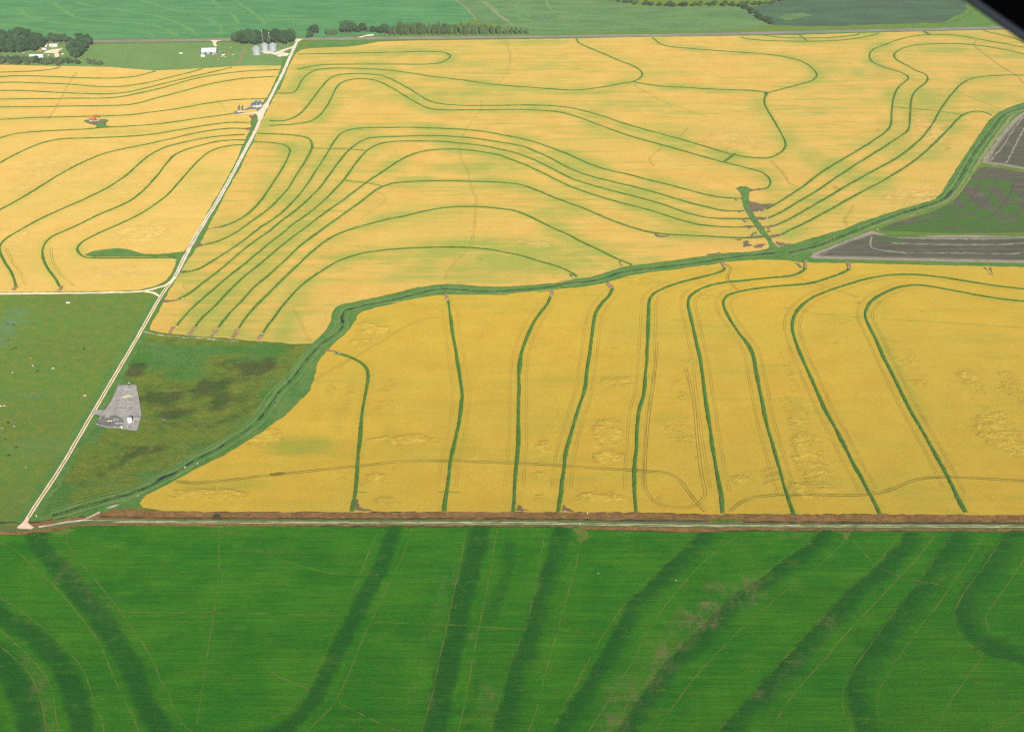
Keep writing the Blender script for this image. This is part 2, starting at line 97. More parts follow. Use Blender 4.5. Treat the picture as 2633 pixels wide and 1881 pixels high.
'canal_water':[[(963.4,2044.3),(919.8,2020.5),(881.8,1993.9),(858.7,1967.8),(827.5,1917.3),(793.3,1863),(758.7,1805.4),(727.9,1750.7),(696.9,1693.4),(672.1,1653.6),(647.7,1620),(612.7,1594.3),(566.5,1567),(519.9,1533.8),(485.4,1507.9),(440.9,1474.6),(409.3,1454.4),(379.6,1440.4)],[(364.7,1441.6),(345.2,1437.7),(325.1,1434.5),(297.1,1426.7),(254.9,1413.2),(218.6,1403.7),(182.7,1394.2),(156.1,1388.6),(134.5,1377.5),(121.8,1368.3),(102.5,1359.2),(76.6,1353.8),(42.3,1341.3),(8.5,1335.3),(-8.5,1332.5),(-40.4,1331.4),(-64,1334.9),(-84.4,1337.8),(-106,1333.2),(-130.3,1320.3),(-154.3,1308.2),(-178.1,1298),(-201.5,1286.3),(-210.5,1279.7),(-211.8,1263.3),(-208.6,1244),(-212.2,1228.3),(-221.3,1212.9),(-230.1,1197.8),(-238.7,1171.2),(-245.5,1145.4),(-252,1120.5),(-262.3,1093.7),(-275.6,1038.9),(-295.6,1005.3),(-311.5,983.8),(-328.1,967.6),(-339.9,950),(-352.5,937.1),(-363.6,924.5),(-379.6,912),(-396.5,903.9),(-413.2,895.8),(-434.8,883.9),(-445.4,878)]],
'canal_verge':[[(413.7,1441.6),(438.3,1463.2),(493.8,1504.5),(550.9,1544.5),(608.6,1580.3),(653.2,1612.7),(683.1,1650.9),(700,1678.3),(733,1734.8),(765.8,1788.7),(810.7,1863),(852,1929.8),(890.9,1987.3),(960.8,2037.5)]],
'field_strip':[(395.5,1422.8),(403.2,1425.9),(471.8,1417),(558.4,1412.4),(691.9,1406.7),(717.5,1405.9),(714.3,1397.6),(556.1,1404.8),(470.1,1410.5),(392.9,1410.5)],
'gully':[(343.5,1661),(351.4,1668.1),(360.8,1666.9),(368.5,1656.2),(361.7,1644.5),(356.8,1621.5),(354.4,1596.8),(354.1,1579.2),(355.8,1557.6),(357.9,1538.5),(360.6,1523.9),(362.6,1505.5),(364.5,1487.4),(365.9,1471.6),(370.2,1458),(379.9,1450.3),(377.7,1438.8),(351.5,1450.3),(357.6,1459.9),(358.3,1477.5),(356.5,1491.4),(352.6,1499.4),(350.6,1517.7),(348.1,1534.3),(346,1553.3),(344.4,1570.5),(343.7,1587.9),(344.6,1610.2),(347.4,1633),(346.9,1646.9)],
'mud':[[(356.2,1612.5),(363.1,1609.1),(374.7,1601.2),(389.3,1604.6),(389.8,1600.1),(373.3,1583.5),(360.7,1574.8),(351.9,1577),(352.6,1596.8)],[(355.8,1557.6),(366.4,1555.4),(373,1552.2),(366.6,1546.9),(357.6,1546.9)],[(360.6,1523.9),(379.1,1527),(380.7,1526),(374.7,1522.9),(361.7,1519.8)],[(360,1491.4),(378.7,1497.4),(385.3,1499.4),(379.7,1493.4),(364.6,1487.8)],[(369.4,1476.5),(377.6,1473.6),(383.6,1468.7),(391.4,1468.7),(384.6,1464.8),(371.8,1461.8),(369.5,1467.7)],[(311.9,1482.4),(321.2,1485.4),(324,1481.4),(319,1477.5)],[(323.9,1475.5),(329.8,1479.5),(333.5,1475.5),(329.9,1469.6),(335.4,1466.7),(331.8,1460.9),(324.6,1458.9),(320.2,1458.9),(323.4,1467.7)],[(334.6,1461.8),(343.4,1467.7),(350.6,1468.7),(353.5,1465.7),(347.6,1457),(337.7,1455.1)],[(363.3,1653.9),(371.3,1656.2),(387,1658.6),(384.5,1655.1),(370.3,1650.4),(363.1,1646.9)],[(200.8,1503),(211.1,1495.5),(223.8,1494.6),(215.9,1489.6),(203.4,1492.1)],[(144.5,1417),(147,1415.1),(149.7,1405.6),(147.7,1401.8),(145.3,1405.6)],[(76.9,1380.4),(80.9,1373.8),(79.8,1368.3),(77.4,1372)],[(265.2,1436.5),(287.3,1441.6),(288.7,1439.3),(268.2,1432.6)],[(-152.4,885.8),(-154,902.8),(-152.1,902.8),(-149.6,891.8),(-145.4,888.2),(-139,887.4),(-133.6,884.2)],[(4.5,884.8),(5.1,893.8),(10.2,888.8),(17.7,883.9)],[(48,884.8),(49.6,893.8),(55.7,888.8),(60.5,883.9)],[(382.9,1413.2),(388.8,1407.5),(391.1,1398),(386.9,1394.2),(384.5,1403.7)],[(634.7,1399.1),(636.9,1398),(635.4,1381.2),(639.8,1373.8),(634.1,1377.5)],[(640.4,1398),(643,1398),(640.2,1377.5),(638.9,1381.2)],[(-464.6,1975.7),(-460.5,1979.1),(-452.5,1972.3),(-451.2,1962),(-454.2,1958.7),(-460,1967.1)],[(-463.4,1913.9),(-455.2,1917.1),(-449.1,1922.1),(-448.6,1904.2),(-452.5,1905.8),(-458.1,1910.6)],[(-138.2,2343.8),(-125.8,2331),(-123.9,2318.3),(-129.4,2322.5)],[(465.7,2104),(473.1,2098.3),(467.8,2082.6),(464.3,2089.7)],[(-443.6,1383),(-438.9,1388.6),(-432.8,1384.9),(-437,1380.4)],[(-448,1308.2),(-437.6,1306.5),(-423.7,1310.6),(-437.8,1300.4),(-445,1299.7)],[(-441.6,1460.4),(-437.1,1472.5),(-428.5,1466.4),(-437.1,1456.3)],[(-441.5,1516.4),(-429.3,1519.8),(-435,1512.1)]],
'mudends':[[(-417.1,1220.6),(-415.8,1237.7)],[(-392.7,1217.5),(-389.9,1236.1)],[(-364.5,1214.4),(-361.4,1233)],[(-338,1211.4),(-335.7,1231.4)],[(-306.6,1206.8),(-302.8,1220.6)],[(-646,1331.4),(-647.7,1344.1)],[(-585.6,1330.7),(-588.3,1344.1)],[(-86.2,1323.7),(-82.1,1308.2)],[(52.9,1330.7),(49.9,1315.1)],[(126.1,1354.9),(130.8,1337.8)],[(285.3,1411.3),(285.6,1396.1)],[(397.8,1417),(395.5,1398)],[(455.6,1412.1),(453.4,1396.1)],[(-221.2,1183.3),(-202.6,1176.3)],[(-429,1518.5),(-418.5,1521.5)]],
'gully_ends':[[(363.7,1648),(370.7,1652.7),(378.8,1655.1),(387.2,1656.7)],[(336,1620.4),(343.7,1621.5),(349.3,1618.8)],[(336.6,1578.7),(347.7,1579.2),(357.2,1575.9),(370.4,1577.4)],[(333.8,1550.7),(345.4,1550.1),(357.8,1548),(373.8,1551.6)],[(329.1,1522.9),(342.7,1523.9),(360.4,1522.9),(380.8,1526.4)],[(332.3,1489),(345.7,1490.4),(356.3,1490.4)],[(359.4,1488.4),(368,1491.8),(378.3,1495.4),(385.7,1499.4)],[(337.4,1620.4),(337.5,1612.5)],[(333.5,1577),(335.2,1570.5)],[(335.1,1548),(338.8,1537.4)],[(339.7,1521.9),(340.4,1515.7)],[(339.2,1493.4),(348.2,1504.5)],[(365.4,1515.7),(368.6,1516.3)],[(363.5,1505.5),(368.1,1506.5)],[(355.3,1596.8),(368.3,1596.8)],[(364.9,1587.9),(380.1,1600.1)]],
'pools':[[(343.8,1436),(350.3,1438.8),(356.4,1439.8),(364,1441.1)],[(379.2,1444.5),(394.6,1450.3),(409.8,1460.9),(422.1,1469.6),(432.9,1477.5)],[(652.1,1621.9),(665.3,1637.9),(680.1,1658.2)],[(-212.6,1269.8),(-209.4,1250.4)],[(-356.7,932.9),(-349.6,941.4),(-344.1,945.7)]],
'lens':[(-586.7,1434.5),(-577.8,1446.4),(-565,1451.1),(-548.3,1455.5),(-533,1452.3),(-518.3,1444.4),(-505.8,1437.7),(-489.5,1436.5),(-472.3,1439.2),(-457.4,1443.6),(-449.1,1446.4),(-452.3,1419),(-461.2,1422.8),(-469.8,1429),(-494.6,1429),(-523,1429),(-549.6,1429),(-572.2,1427.9)],
'wetland':[(-261.5,1199.3),(-284,1203.8),(-320.7,1206.8),(-345.2,1212.3),(-377.4,1216),(-401.9,1219.7),(-426.8,1224.6),(-446.6,1227.7),(-449.3,1185.7),(-453.8,1125.8),(-454.8,1060),(-457.8,997.1),(-459.4,943.6),(-461.6,899.8),(-461.7,878),(-455.9,872.1),(-457.6,877),(-437.3,883.9),(-412.9,894.8),(-391.3,907.9),(-371.2,928.7),(-356.5,947.9),(-330.7,978.8),(-308.5,1001.8),(-286.6,1030.3),(-275.8,1047.5),(-269.9,1070.2),(-267.5,1107),(-257.2,1134.2),(-249,1168.3),(-240,1201.4)],
'plow':[[(756.6,1765.9),(788.1,1821.6),(833.9,1895.3),(869.3,1947.1),(894.3,1979.3),(910.3,1995.7),(949.5,2023.6),(837.2,1730.3),(814.3,1736.9),(786.7,1752.4),(764.8,1759.1)],[(747.3,1743.5),(768.8,1745.7),(809.4,1723.7),(831.4,1715),(751.4,1506),(728.6,1506),(624.4,1504.2),(533.9,1511.3),(526.1,1516.7),(558,1542),(614,1571.7),(656.9,1606.2),(680.1,1637.9),(714.1,1695.7)],[(404,1431.3),(445.8,1464.5),(504.8,1506),(512.3,1511.3),(522.8,1504.2),(538.3,1499),(591.5,1497.2),(725.3,1497.2),(748.4,1498.3),(715.1,1411.2),(693.6,1411.9),(581.8,1416.7),(494.8,1421.5),(412.9,1424.8)]],
'soil_ridges':[[(508.8,1492),(501.1,1471.3),(500.9,1456.1),(516.7,1447.8),(544.7,1441.1),(604.3,1441.1),(677.7,1437.8),(705.7,1444.4),(727.4,1451.1)],[(543,1488.5),(588.3,1486.8),(633.6,1485),(679.3,1485),(722.7,1490.2),(743.6,1493.7)],[(530.7,1471.3),(582.6,1467.9),(642.5,1466.2),(688.4,1467.9),(716.3,1473),(737,1476.4)],[(423.1,1430.6),(495.7,1424.8),(583.3,1421.5),(695.4,1416.7),(713.9,1415.7)],[(416.2,1439.5),(455.7,1467.9),(508,1500.7)],[(952.1,2040.6),(902.2,1973.9),(863.5,1915.7),(816.5,1836),(772.2,1770.4)],[(930.8,1984.7),(878.7,1910.6),(841.6,1845.6),(795.1,1761.4)],[(758.4,1765.9),(768.7,1760.5),(787.5,1754.6),(815.9,1741.3),(835.5,1734.7)],[(766.9,1770.4),(816,1860.3),(863.6,1936.5)]],
'soil_ruts':[[(726.5,1687.3),(711.9,1654.1),(684.1,1610.1),(654.7,1579.3),(597.2,1542)],[(754.7,1695.7),(723.4,1629.9),(694.1,1586.9),(656.9,1556.7),(619.6,1538.3)],[(783.7,1687.3),(749.9,1625.9),(725.9,1590.7),(696.5,1556.7),(656.4,1531),(630.7,1523.8)],[(798.6,1637.9),(762.9,1598.4),(737.4,1560.4)],[(754.7,1695.7),(761.9,1706.4),(775.3,1710.7),(783.9,1706.4),(786.2,1689.4)],[(675,1621.9),(706.2,1608.2),(765,1604.3)],[(423.2,1437.8),(460.9,1464.5),(505.7,1492)],[(731.2,1513.1),(673.1,1511.3),(615.1,1523.8)]],
'plow_green':[],
'gravel_road':[(-448,2434.4),(-447.2,2367.2),(-443,2185.5),(-443.5,2140.3),(-442.6,2048.3),(-441.1,1970.2),(-439.3,1880.6),(-440.3,1753.1),(-441.3,1653.3),(-444.9,1548.9),(-447.5,1470),(-446.5,1370.4)],
'track_road':[(-446.5,1370.4),(-451.9,1316.8),(-454.3,1203.8),(-459,1055),(-461.7,958.8),(-467,885.8),(-467.1,870.2)],
'branch_road':[(-445.8,1378.1),(-450.6,1352),(-461.5,1341.3),(-479.1,1331.4),(-511.8,1328.3),(-561.6,1326.5),(-611.5,1325.5),(-661.3,1324.4),(-686.2,1323.7)],
'branch_link':[(-475.5,1330.7),(-462.9,1327.2),(-454,1318.5)],
'trails':[[(-450.1,1228.9),(-433.6,1220.6),(-412.4,1217.5),(-395.9,1214.4),(-378.3,1212.9),(-352.2,1208.3),(-328.2,1205.3)],[(-394.8,889.4),(-387.5,894.8),(-377.1,902.8),(-369.3,909.6)],[(-412.4,872.5),(-399.4,883.5)]],
'bin_yard':[(-510.9,2349.7),(-497.8,2354.3),(-481.5,2340.6),(-469.3,2358.9),(-453,2379.7),(-447.2,2405.6),(-444.6,2389),(-449.8,2368.1),(-461.5,2354.3),(-465.2,2342.9),(-452.6,2333.9),(-450.2,2336.1),(-451.5,2318.2),(-468.2,2311.5),(-475.6,2322.6),(-488.2,2331.6),(-500.7,2331.6)],
'road_mouth':[(-458.3,2430.9),(-436.5,2433.3),(-441.5,2423.7),(-443,2415.1),(-450.8,2415.1)],
'pump_yard':[(-444.3,2059),(-448.5,2030),(-448.1,2017.5),(-451.3,2001.7),(-459.4,1992.9),(-473,1987.7),(-491.3,1982.2),(-472.3,1984.3),(-458.4,1987.7),(-452,1982.5),(-447.4,1970.5),(-443.7,1950.2),(-441.4,1967.1),(-439.6,1980.8),(-437.7,2028.2)],
'pump_ground':[[(-471,2028.2),(-471.2,2042.6),(-467.6,2049.8),(-457,2049.8),(-450.5,2044.4),(-450,2028.2),(-447.5,2017.5),(-453.5,2006.9),(-460.3,2010.4),(-470.6,2006.9),(-477.8,1999.9),(-474.9,1991.2),(-486.9,1984.3),(-492.9,1984.3),(-494.8,1996.4),(-488.2,2003.4),(-477.9,2006.9),(-473,2019.3)]],
'pump_pad':[[(-469,2021.1),(-465.8,2030),(-451.3,2031.8),(-448.4,2022.8),(-456.7,2017.5),(-464.7,2021.1)],[(-489.3,1996.4),(-485.8,2003.4),(-476.5,2002.5),(-476.1,1997.3),(-485,1992.9)]],
'well_mound':[(-747.7,1949.9),(-745.9,1955),(-739.2,1957.5),(-733,1956.7),(-721.5,1958.3),(-716,1960),(-709.5,1958.3),(-705.6,1954.1),(-704.8,1942.4),(-703.9,1933.3),(-700.7,1928.3),(-690.6,1924.2),(-699.5,1919.3),(-708.9,1916),(-716,1915.2),(-717.1,1921.7),(-719.5,1930.8),(-723.6,1930.8),(-732.6,1935.8),(-741.2,1942.4)],
'well_pad':[(-741.2,1948.2),(-734.2,1950.8),(-719.7,1952.4),(-709.8,1954.1),(-708.8,1945.7),(-710.3,1940.7),(-708.4,1928.3),(-713.4,1939.1),(-718,1941.6),(-722.4,1931.6),(-732.8,1936.6)],
'highway':[(-1162.4,2412.5),(-878,2418.2),(-594.5,2429),(-229.3,2440.9),(104.6,2453.1),(356.8,2464.2),(674.7,2487.7),(1046.4,2516.3),(1215.1,2528.1)],
'barn_drive':[[(-630.2,2423.7),(-607.5,2424.7),(-614.5,2417.5),(-613.8,2400.8),(-607.5,2384.4),(-612.6,2382),(-624,2415.1)],[(-325.5,2444.9),(-314.9,2455.2),(-306.5,2464.8),(-292.8,2468.8),(-292.8,2456.8),(-310,2452.8),(-316.1,2444.1)]],
'dead_grass':[(-512.4,863.2),(-490.1,863.2),(-472.5,862.5),(-469.8,876),(-461.4,866.3),(-455,869.2),(-438,874.7),(-420.1,877.4),(-415,877),(-400.1,881.5),(-389.3,887.8),(-373,888.2),(-340.9,886.2),(-315.4,885),(-246,884.6),(-237,884.4),(-136.2,884.4),(-35.3,884.4),(40.3,884.2),(56.8,884),(119.7,883.7),(182.4,881.1),(270.4,881.1),(274,881.3),(336.8,881.1),(424.5,880.1),(514.8,879.7),(505.1,854.5),(391.9,855.1),(281,855.3),(265.2,855.7),(213.5,855.9),(190.8,853),(178.5,852.7),(117.2,855.3),(55.7,858.7),(39.6,861.4),(-59.5,861.8),(-158.7,861.9),(-217.1,862.5),(-269.2,862.9),(-279.7,859.7),(-291.5,862.5),(-366.3,864),(-405.8,863.5),(-429.1,858.7),(-443.1,852.7),(-466.7,849.7),(-485.1,849.8),(-506.7,848.4)],
'lane_green':[(-509.2,864.4),(-490.4,864),(-470.4,860.2),(-452.7,862.5),(-432.1,867.9),(-412.4,872.5),(-393.7,872.9),(-331.3,872.9),(-218.7,872.1),(-134.9,872.5),(39.9,871.7),(93.6,870.2),(180.7,869.2),(267.4,866.3),(308.3,866.7),(509.5,866),(506.7,858.7),(306.5,858.7),(266,859.5),(179.5,860.2),(105.4,861.6),(18.7,863.5),(-59.6,864.8),(-233.6,865.6),(-217.6,865.8),(-279.8,866),(-367,866.7),(-410.2,865.6),(-430.1,861.8),(-450.8,857.2),(-468.4,854.5),(-487,854.9),(-505.7,855.3)],
'lane_ruts':[[(-452.3,861.4),(-431.8,867.1),(-413.2,871.4),(-398.3,871.4)],[(-398.2,871),(-368.1,870.6),(-318,869.8),(-218.2,869),(-134.6,868.8),(-47.4,868.5),(39.8,868.1),(43.6,867.5),(105.7,866),(180.1,864.4),(266.9,864),(307.6,863.7),(508.5,863.3)],[(-386.3,868.7),(-317.6,867.9),(-217.8,866.9),(-134.4,866.7),(-47.3,866.3),(39.7,866),(43.6,865.6),(105.6,864),(179.8,862.5),(266.5,862.1),(307.2,861.8),(507.7,861.2)]],
'lane_ditch':[[(-398.7,876.8),(-369.6,876),(-331.7,874.7),(-219,873.9),(-135.1,873.7),(40,873.3),(93.6,871),(180.9,870.6),(188.2,869.2)],[(-510.7,868.3),(-491.6,867.3),(-479.5,868.3),(-472.1,866.7)],[(-463.8,867.9),(-454.9,869),(-437.9,874.1),(-420,877),(-412.8,876)],[(221.7,869.2),(308.6,867.9),(510,867.1)]],
'gravel_apron':[(-472.7,859.7),(-469.9,869.2),(-469.2,876),(-466.5,875.6),(-465.2,868.3),(-456.3,860.6),(-458.4,857.8),(-463.7,858.7),(-468.5,858.3)],
'green_field':[(-514.1,848.4),(-485.1,849.8),(-466.7,849.7),(-443.1,852.7),(-429.1,858.7),(-405.8,863.5),(-366.3,864),(-291.5,862.5),(-279.7,859.7),(-269.2,862.9),(-217.1,862.5),(-158.7,861.9),(-59.5,861.8),(39.6,861.4),(55.7,858.7),(117.2,855.3),(178.5,852.7),(190.8,853),(213.5,855.9),(265.2,855.7),(281,855.3),(391.9,855.1),(505.1,854.5),(518.9,854),(410.5,580.2),(-408.4,580.2)],
'lane_green_spot':[(188.6,871.7),(206.3,873.1),(224.7,871.2),(218.1,869.2),(195.6,868.7)],
'bare_spots':[[(55.7,859.7),(68,858.7),(72.5,849.3),(69.6,841.8),(65.1,836.3),(62.6,847.4)],[(313.1,855.3),(323.5,854.9),(320.2,849.3),(313.5,841.8),(312.9,849.3)],[(-438.3,853),(-428.8,857.8),(-414.3,858.7),(-418,854.9),(-424.2,851.2),(-433.4,849.3)],[(-286.5,862.5),(-279.5,858.7),(-273.9,861.6),(-280.7,864)]],
'culvert_mound':(-285.7,876),
'pad':[(-446.7,1108.5),(-426.4,1109),(-421.8,1097.1),(-412.1,1071.1),(-404.3,1048.8),(-401.4,1019.9),(-411.2,1022.1),(-423.3,1024.8),(-434.9,1025.7),(-448.5,1031.5),(-449,1048.8),(-447.5,1058),(-445.6,1076.8)],
'pad_drive':[(-460.2,1059.9),(-458.1,1059.9),(-453.6,1058.9),(-447.1,1058.5),(-447.3,1048.3),(-453.6,1050.1),(-459,1052.4)],
'pad_dark':[(-448.5,1033.3),(-447.9,1048.8),(-440.3,1047.8),(-432.4,1049.2),(-426,1045.1),(-420.8,1037.8),(-419.8,1028.8),(-426,1027),(-436.6,1027.9),(-445.1,1030.6)],
'tracks':[[(-339.4,931.8),(-319.1,928.7),(-293.7,931.8),(-262.3,938.2),(-230.7,945.3),(-247,941.4),(-208.6,947.9),(-182.8,952.6),(-158.1,956.6),(-130.7,962.1),(-104.2,964.9),(-64.2,965.4),(-30.7,963.6),(5.3,961.4),(29.2,959.9),(52,957),(86.2,953.3),(122.9,949.4),(138.7,947.9),(154.3,945.7),(164.2,940.3),(170.6,928.7),(179.1,903.9),(187.8,883.9)],[(211.7,883.9),(222.5,895.8),(236.8,904.9),(250.1,907.9),(271.1,910.4),(305.6,910),(334.9,908.9),(354.6,911),(371.2,915.1),(389.3,924.5),(404.7,932.9),(420.2,936.7),(440.3,938.2),(468.7,936.7),(515.6,931.8),(531.7,930.3)],[(174.8,1203.6),(164.2,1131.3),(154.4,1077.9),(143.5,1011.2),(135.4,947.9),(133.5,922.4),(136,907.9),(143.7,895.8),(160.8,889.8),(177.5,891.8),(189.6,905.9),(192.3,916.1),(192.8,947.9),(196.4,1004.1),(202,1077.9),(201.8,1145.3)],[(-12.3,2423.4),(-5.4,2348.1),(-3.2,2289),(-7.7,2232.3),(-17.4,2178),(-28.2,2144.1)],[(-55.5,2054.6),(-56.6,2000.5),(-72.2,1942.3),(-79.8,1898.9),(-84.3,1871.9)],[(-87.7,1845.4),(-84.9,1799.8),(-79.3,1761.4),(-69.9,1729.5),(-65.6,1688.4),(-60.5,1653.6),(-53.8,1622.3),(-54,1592),(-54.1,1560.2),(-53.8,1516.6),(-56.4,1478.9),(-61.1,1454.3),(-72.5,1422.8),(-83.5,1392.3),(-89,1362.8)],[(-844.3,2216.6),(-837.3,2147.9),(-828.2,2089.7),(-819.6,2027.2),(-811.6,1955)],[(974.5,2432.6),(953.9,2387.5),(956.5,2309.9),(960.6,2248.3),(969.9,2197.2),(967.1,2147.9)],[(418.7,1772.3),(423,1740),(429.2,1708.7),(428.2,1688.4),(432.2,1673.3),(439,1667.4)],[(305,1920.4),(279.8,1868.9)],[(257.5,1845.4),(238.8,1811.1),(224.3,1783.2),(223.1,1761.4),(228,1748)],[(509.2,1596.6),(494.8,1569.2),(483.7,1547),(481.8,1527.3)],[(-224.9,1117.8),(-207.4,1142.6),(-180.9,1174.1),(-153.5,1209.8),(-132.2,1237.7),(-109.6,1258.4),(-88.9,1263.3)],[(371.4,1373.8),(394.6,1353.8),(417.7,1336),(445.7,1313.4)],[(289.1,1407.5),(293.7,1392.3),(285.1,1370.1),(287.3,1352),(292.3,1330.7)],[(-638.6,1454.3),(-628.5,1426.7),(-610.1,1392.3),(-591.3,1366.5),(-572.4,1344.8)],[(-700.6,1454.3),(-680.6,1419),(-657.8,1384.9),(-636.3,1348.4)],[(-328.2,1811),(-330.7,1756),(-332.5,1713.9)],[(-288.3,1286.3),(-276.3,1283),(-264.1,1256.8),(-250.9,1222.1),(-243.5,1203.8)],[(-206.6,1646.3),(-194.6,1634.2),(-190.3,1620),(-196.9,1596.6),(-222.2,1546.9)],[(-429.4,1348.4),(-425.1,1337.8),(-418.9,1332.5)],[(-536.7,2058.1),(-506.9,1993.9)]],
'green_line':[[(343.8,1286.3),(386.4,1271.4),(440.7,1261.7),(494.9,1253.6),(557.1,1247.2),(628.6,1236.2),(648.3,1234.6)],[(-153.3,914.1),(-144.3,914.1)],[(-73.5,914.1),(-51.6,913.7)],[(827.6,2104),(847,2061.6),(876.2,2010.5)],[(229.5,2140.5),(271.5,2054.6),(312.7,2007.1),(344.1,1967.8)]],
'gtracks':[[(-481.1,839),(-469,832.6),(-453.6,819.9),(-441.5,809.3),(-425.8,794.5),(-408.7,778.4),(-392.9,761.9),(-377.1,744.3),(-361.2,725.6),(-348.5,708.9),(-338.2,692.8),(-327.9,675.6),(-318.2,660.4),(-307.4,644.2),(-296.5,627.2),(-285.7,609.4)],[(-423.5,852.9),(-415.1,834.4),(-400.9,816.4),(-382.6,795.4),(-366.4,776.7),(-350.8,758.7),(-336.7,741.1),(-323,724),(-309.3,706),(-296.8,687),(-285.3,667.3),(-274.6,649.5),(-265.8,635),(-255.6,622.1),(-244.4,613.2)],[(-462.5,770.1),(-453.7,765.2),(-435.8,753.8),(-415.5,738),(-397.4,724),(-383.4,711.9),(-367.3,695.7),(-353.7,679.9),(-343.2,663.1),(-333.7,645.5),(-323.4,628.5),(-314.7,609.4)],[(-448.6,733.3),(-439,725.6),(-419.9,709.7),(-404.1,695.7),(-389.4,681.3),(-378.7,668.7),(-369.5,653.6),(-361.2,635),(-350.3,609.4)],[(-441.7,714.9),(-432,706.7),(-416.5,694.2),(-397.5,677),(-385.9,661.8),(-376.1,645.5),(-365.9,624.6),(-359.8,609.4)],[(-279.5,858.6),(-272,823.5),(-264,780.1),(-259.7,744.3),(-257,716.4),(-254.4,689.9),(-250.7,659),(-247.1,624.6)],[(-127.4,852.9),(-133.6,823.5),(-138.5,791.9),(-145.8,755.4),(-151.5,728.6),(-157.1,695.7),(-163.1,670),(-170.3,648.2),(-180.8,636.3),(-191.8,628.5)],[(-95.8,858.6),(-98.5,836.2),(-106.2,798.8),(-114.9,765.2),(-121.3,738),(-127.4,711.9),(-132.8,682.7),(-138.3,657.6),(-145.2,638.9),(-155.3,623.3),(-163.3,609.4)],[(-43.9,858.6),(-47.6,807.5),(-52.8,763.5),(-57.4,716.4),(-61.2,685.6),(-63.8,656.3),(-72.2,609.4)],[(-14.3,858.6),(-19,805.8),(-26.1,747.4),(-31.6,701.5),(-35.8,661.8),(-42.6,609.4)],[(30.7,852),(24.9,809.3),(19.6,771.8),(14.6,741.1),(6.6,711.9),(-2.2,682.7),(-10.4,649.5),(-19.1,609.4)],[(63.8,836.2),(58.2,805.8),(48.2,763.5),(38.9,724),(31.4,694.2),(24.2,660.4),(18.5,635),(10.1,609.4)],[(175.3,847.3),(157.1,828.9),(133.8,802.3),(115,778.4),(96.7,753.8),(82.4,727.1),(69.9,704.5),(56.4,674.2),(43.6,646.9),(27.1,609.4)],[(213.4,848.2),(189.2,825.3),(169.5,804),(148.2,775.1),(127.6,744.3),(112.6,717.9),(102.8,694.2),(86.6,665.9),(70.9,636.3),(55.2,609.4)],[(269.7,834.4),(237,804),(211,776.7),(188.3,757),(162,731.7),(138.8,706),(117.3,677),(99.2,653.6),(82.6,627.2),(72.2,609.4)],[(311.8,839.9),(298.7,825.3),(279.9,805.8),(261.2,790.2),(239.7,770.1),(218.6,749),(198.2,728.6),(184.6,713.4),(167.7,694.2),(148.3,670),(131.8,646.9),(106.3,609.4)],[(367.4,851),(346.4,823.5),(326.5,802.3),(305.6,780.1),(285.1,757),(266,738),(246.9,716.4),(228.1,694.2),(209,672.8),(190.4,650.9),(171.9,632.4),(156.2,609.4)],[(403.6,852.9),(384.1,828.9),(362.4,804),(349.1,790.2),(324.4,763.5),(300.8,738),(278.1,713.4),(258.5,689.9),(241.6,671.4),(220.8,646.9),(195.3,609.4)],[(418.3,852.9),(401.6,830.7),(383.7,807.5),(365.2,785.1),(344.2,760.3),(321.6,731.7),(301.5,706),(282.6,682.7),(271,665.9),(265,649.5),(263,632.4),(264.4,609.4)],[(446.6,849.2),(427.6,821.7),(401.8,790.2),(373.5,755.4),(351.3,730.2),(330.6,704.5),(311.8,679.9),(298.1,660.4),(291,645.5),(289.6,632.4)],[(460.6,843.6),(435.9,811),(406.8,776.7),(390.1,753.8),(382.8,738),(382.4,719.5),(388.4,704.5),(394.6,698.6),(384.2,685.6),(363.6,661.8),(346.7,641.5),(324.5,609.4)],[(472.7,816.4),(446.3,783.5),(426.5,760.3),(411.3,741.1),(408.2,724)],[(422,644.2),(405.8,636.3),(384.5,625.9),(354.4,611.9)]],
'gtracks_pale':[[(-341.9,747.4),(-265.8,746.2),(-197.9,745.5),(-201.1,745.2),(-149.9,742.7)],[(-225.6,819.9),(-171.1,798.8),(-138.8,794.5),(-121.1,793.7)],[(-119.8,734.8),(-53.6,731),(13.3,727.1)],[(38.9,725.6),(78.6,721)],[(-140,646.9),(-112.3,629.8),(-86.8,617)],[(-200.6,678.5),(-163.6,659)],[(321.3,843.6),(333.8,807.5),(348.9,793.7),(365.7,786.8),(392.2,778.4)],[(108,714.9),(138.6,703.7),(147,701.5)],[(-441.8,810.2),(-428.7,820.8)],[(-426.8,704.5),(-419.4,709.7)]],
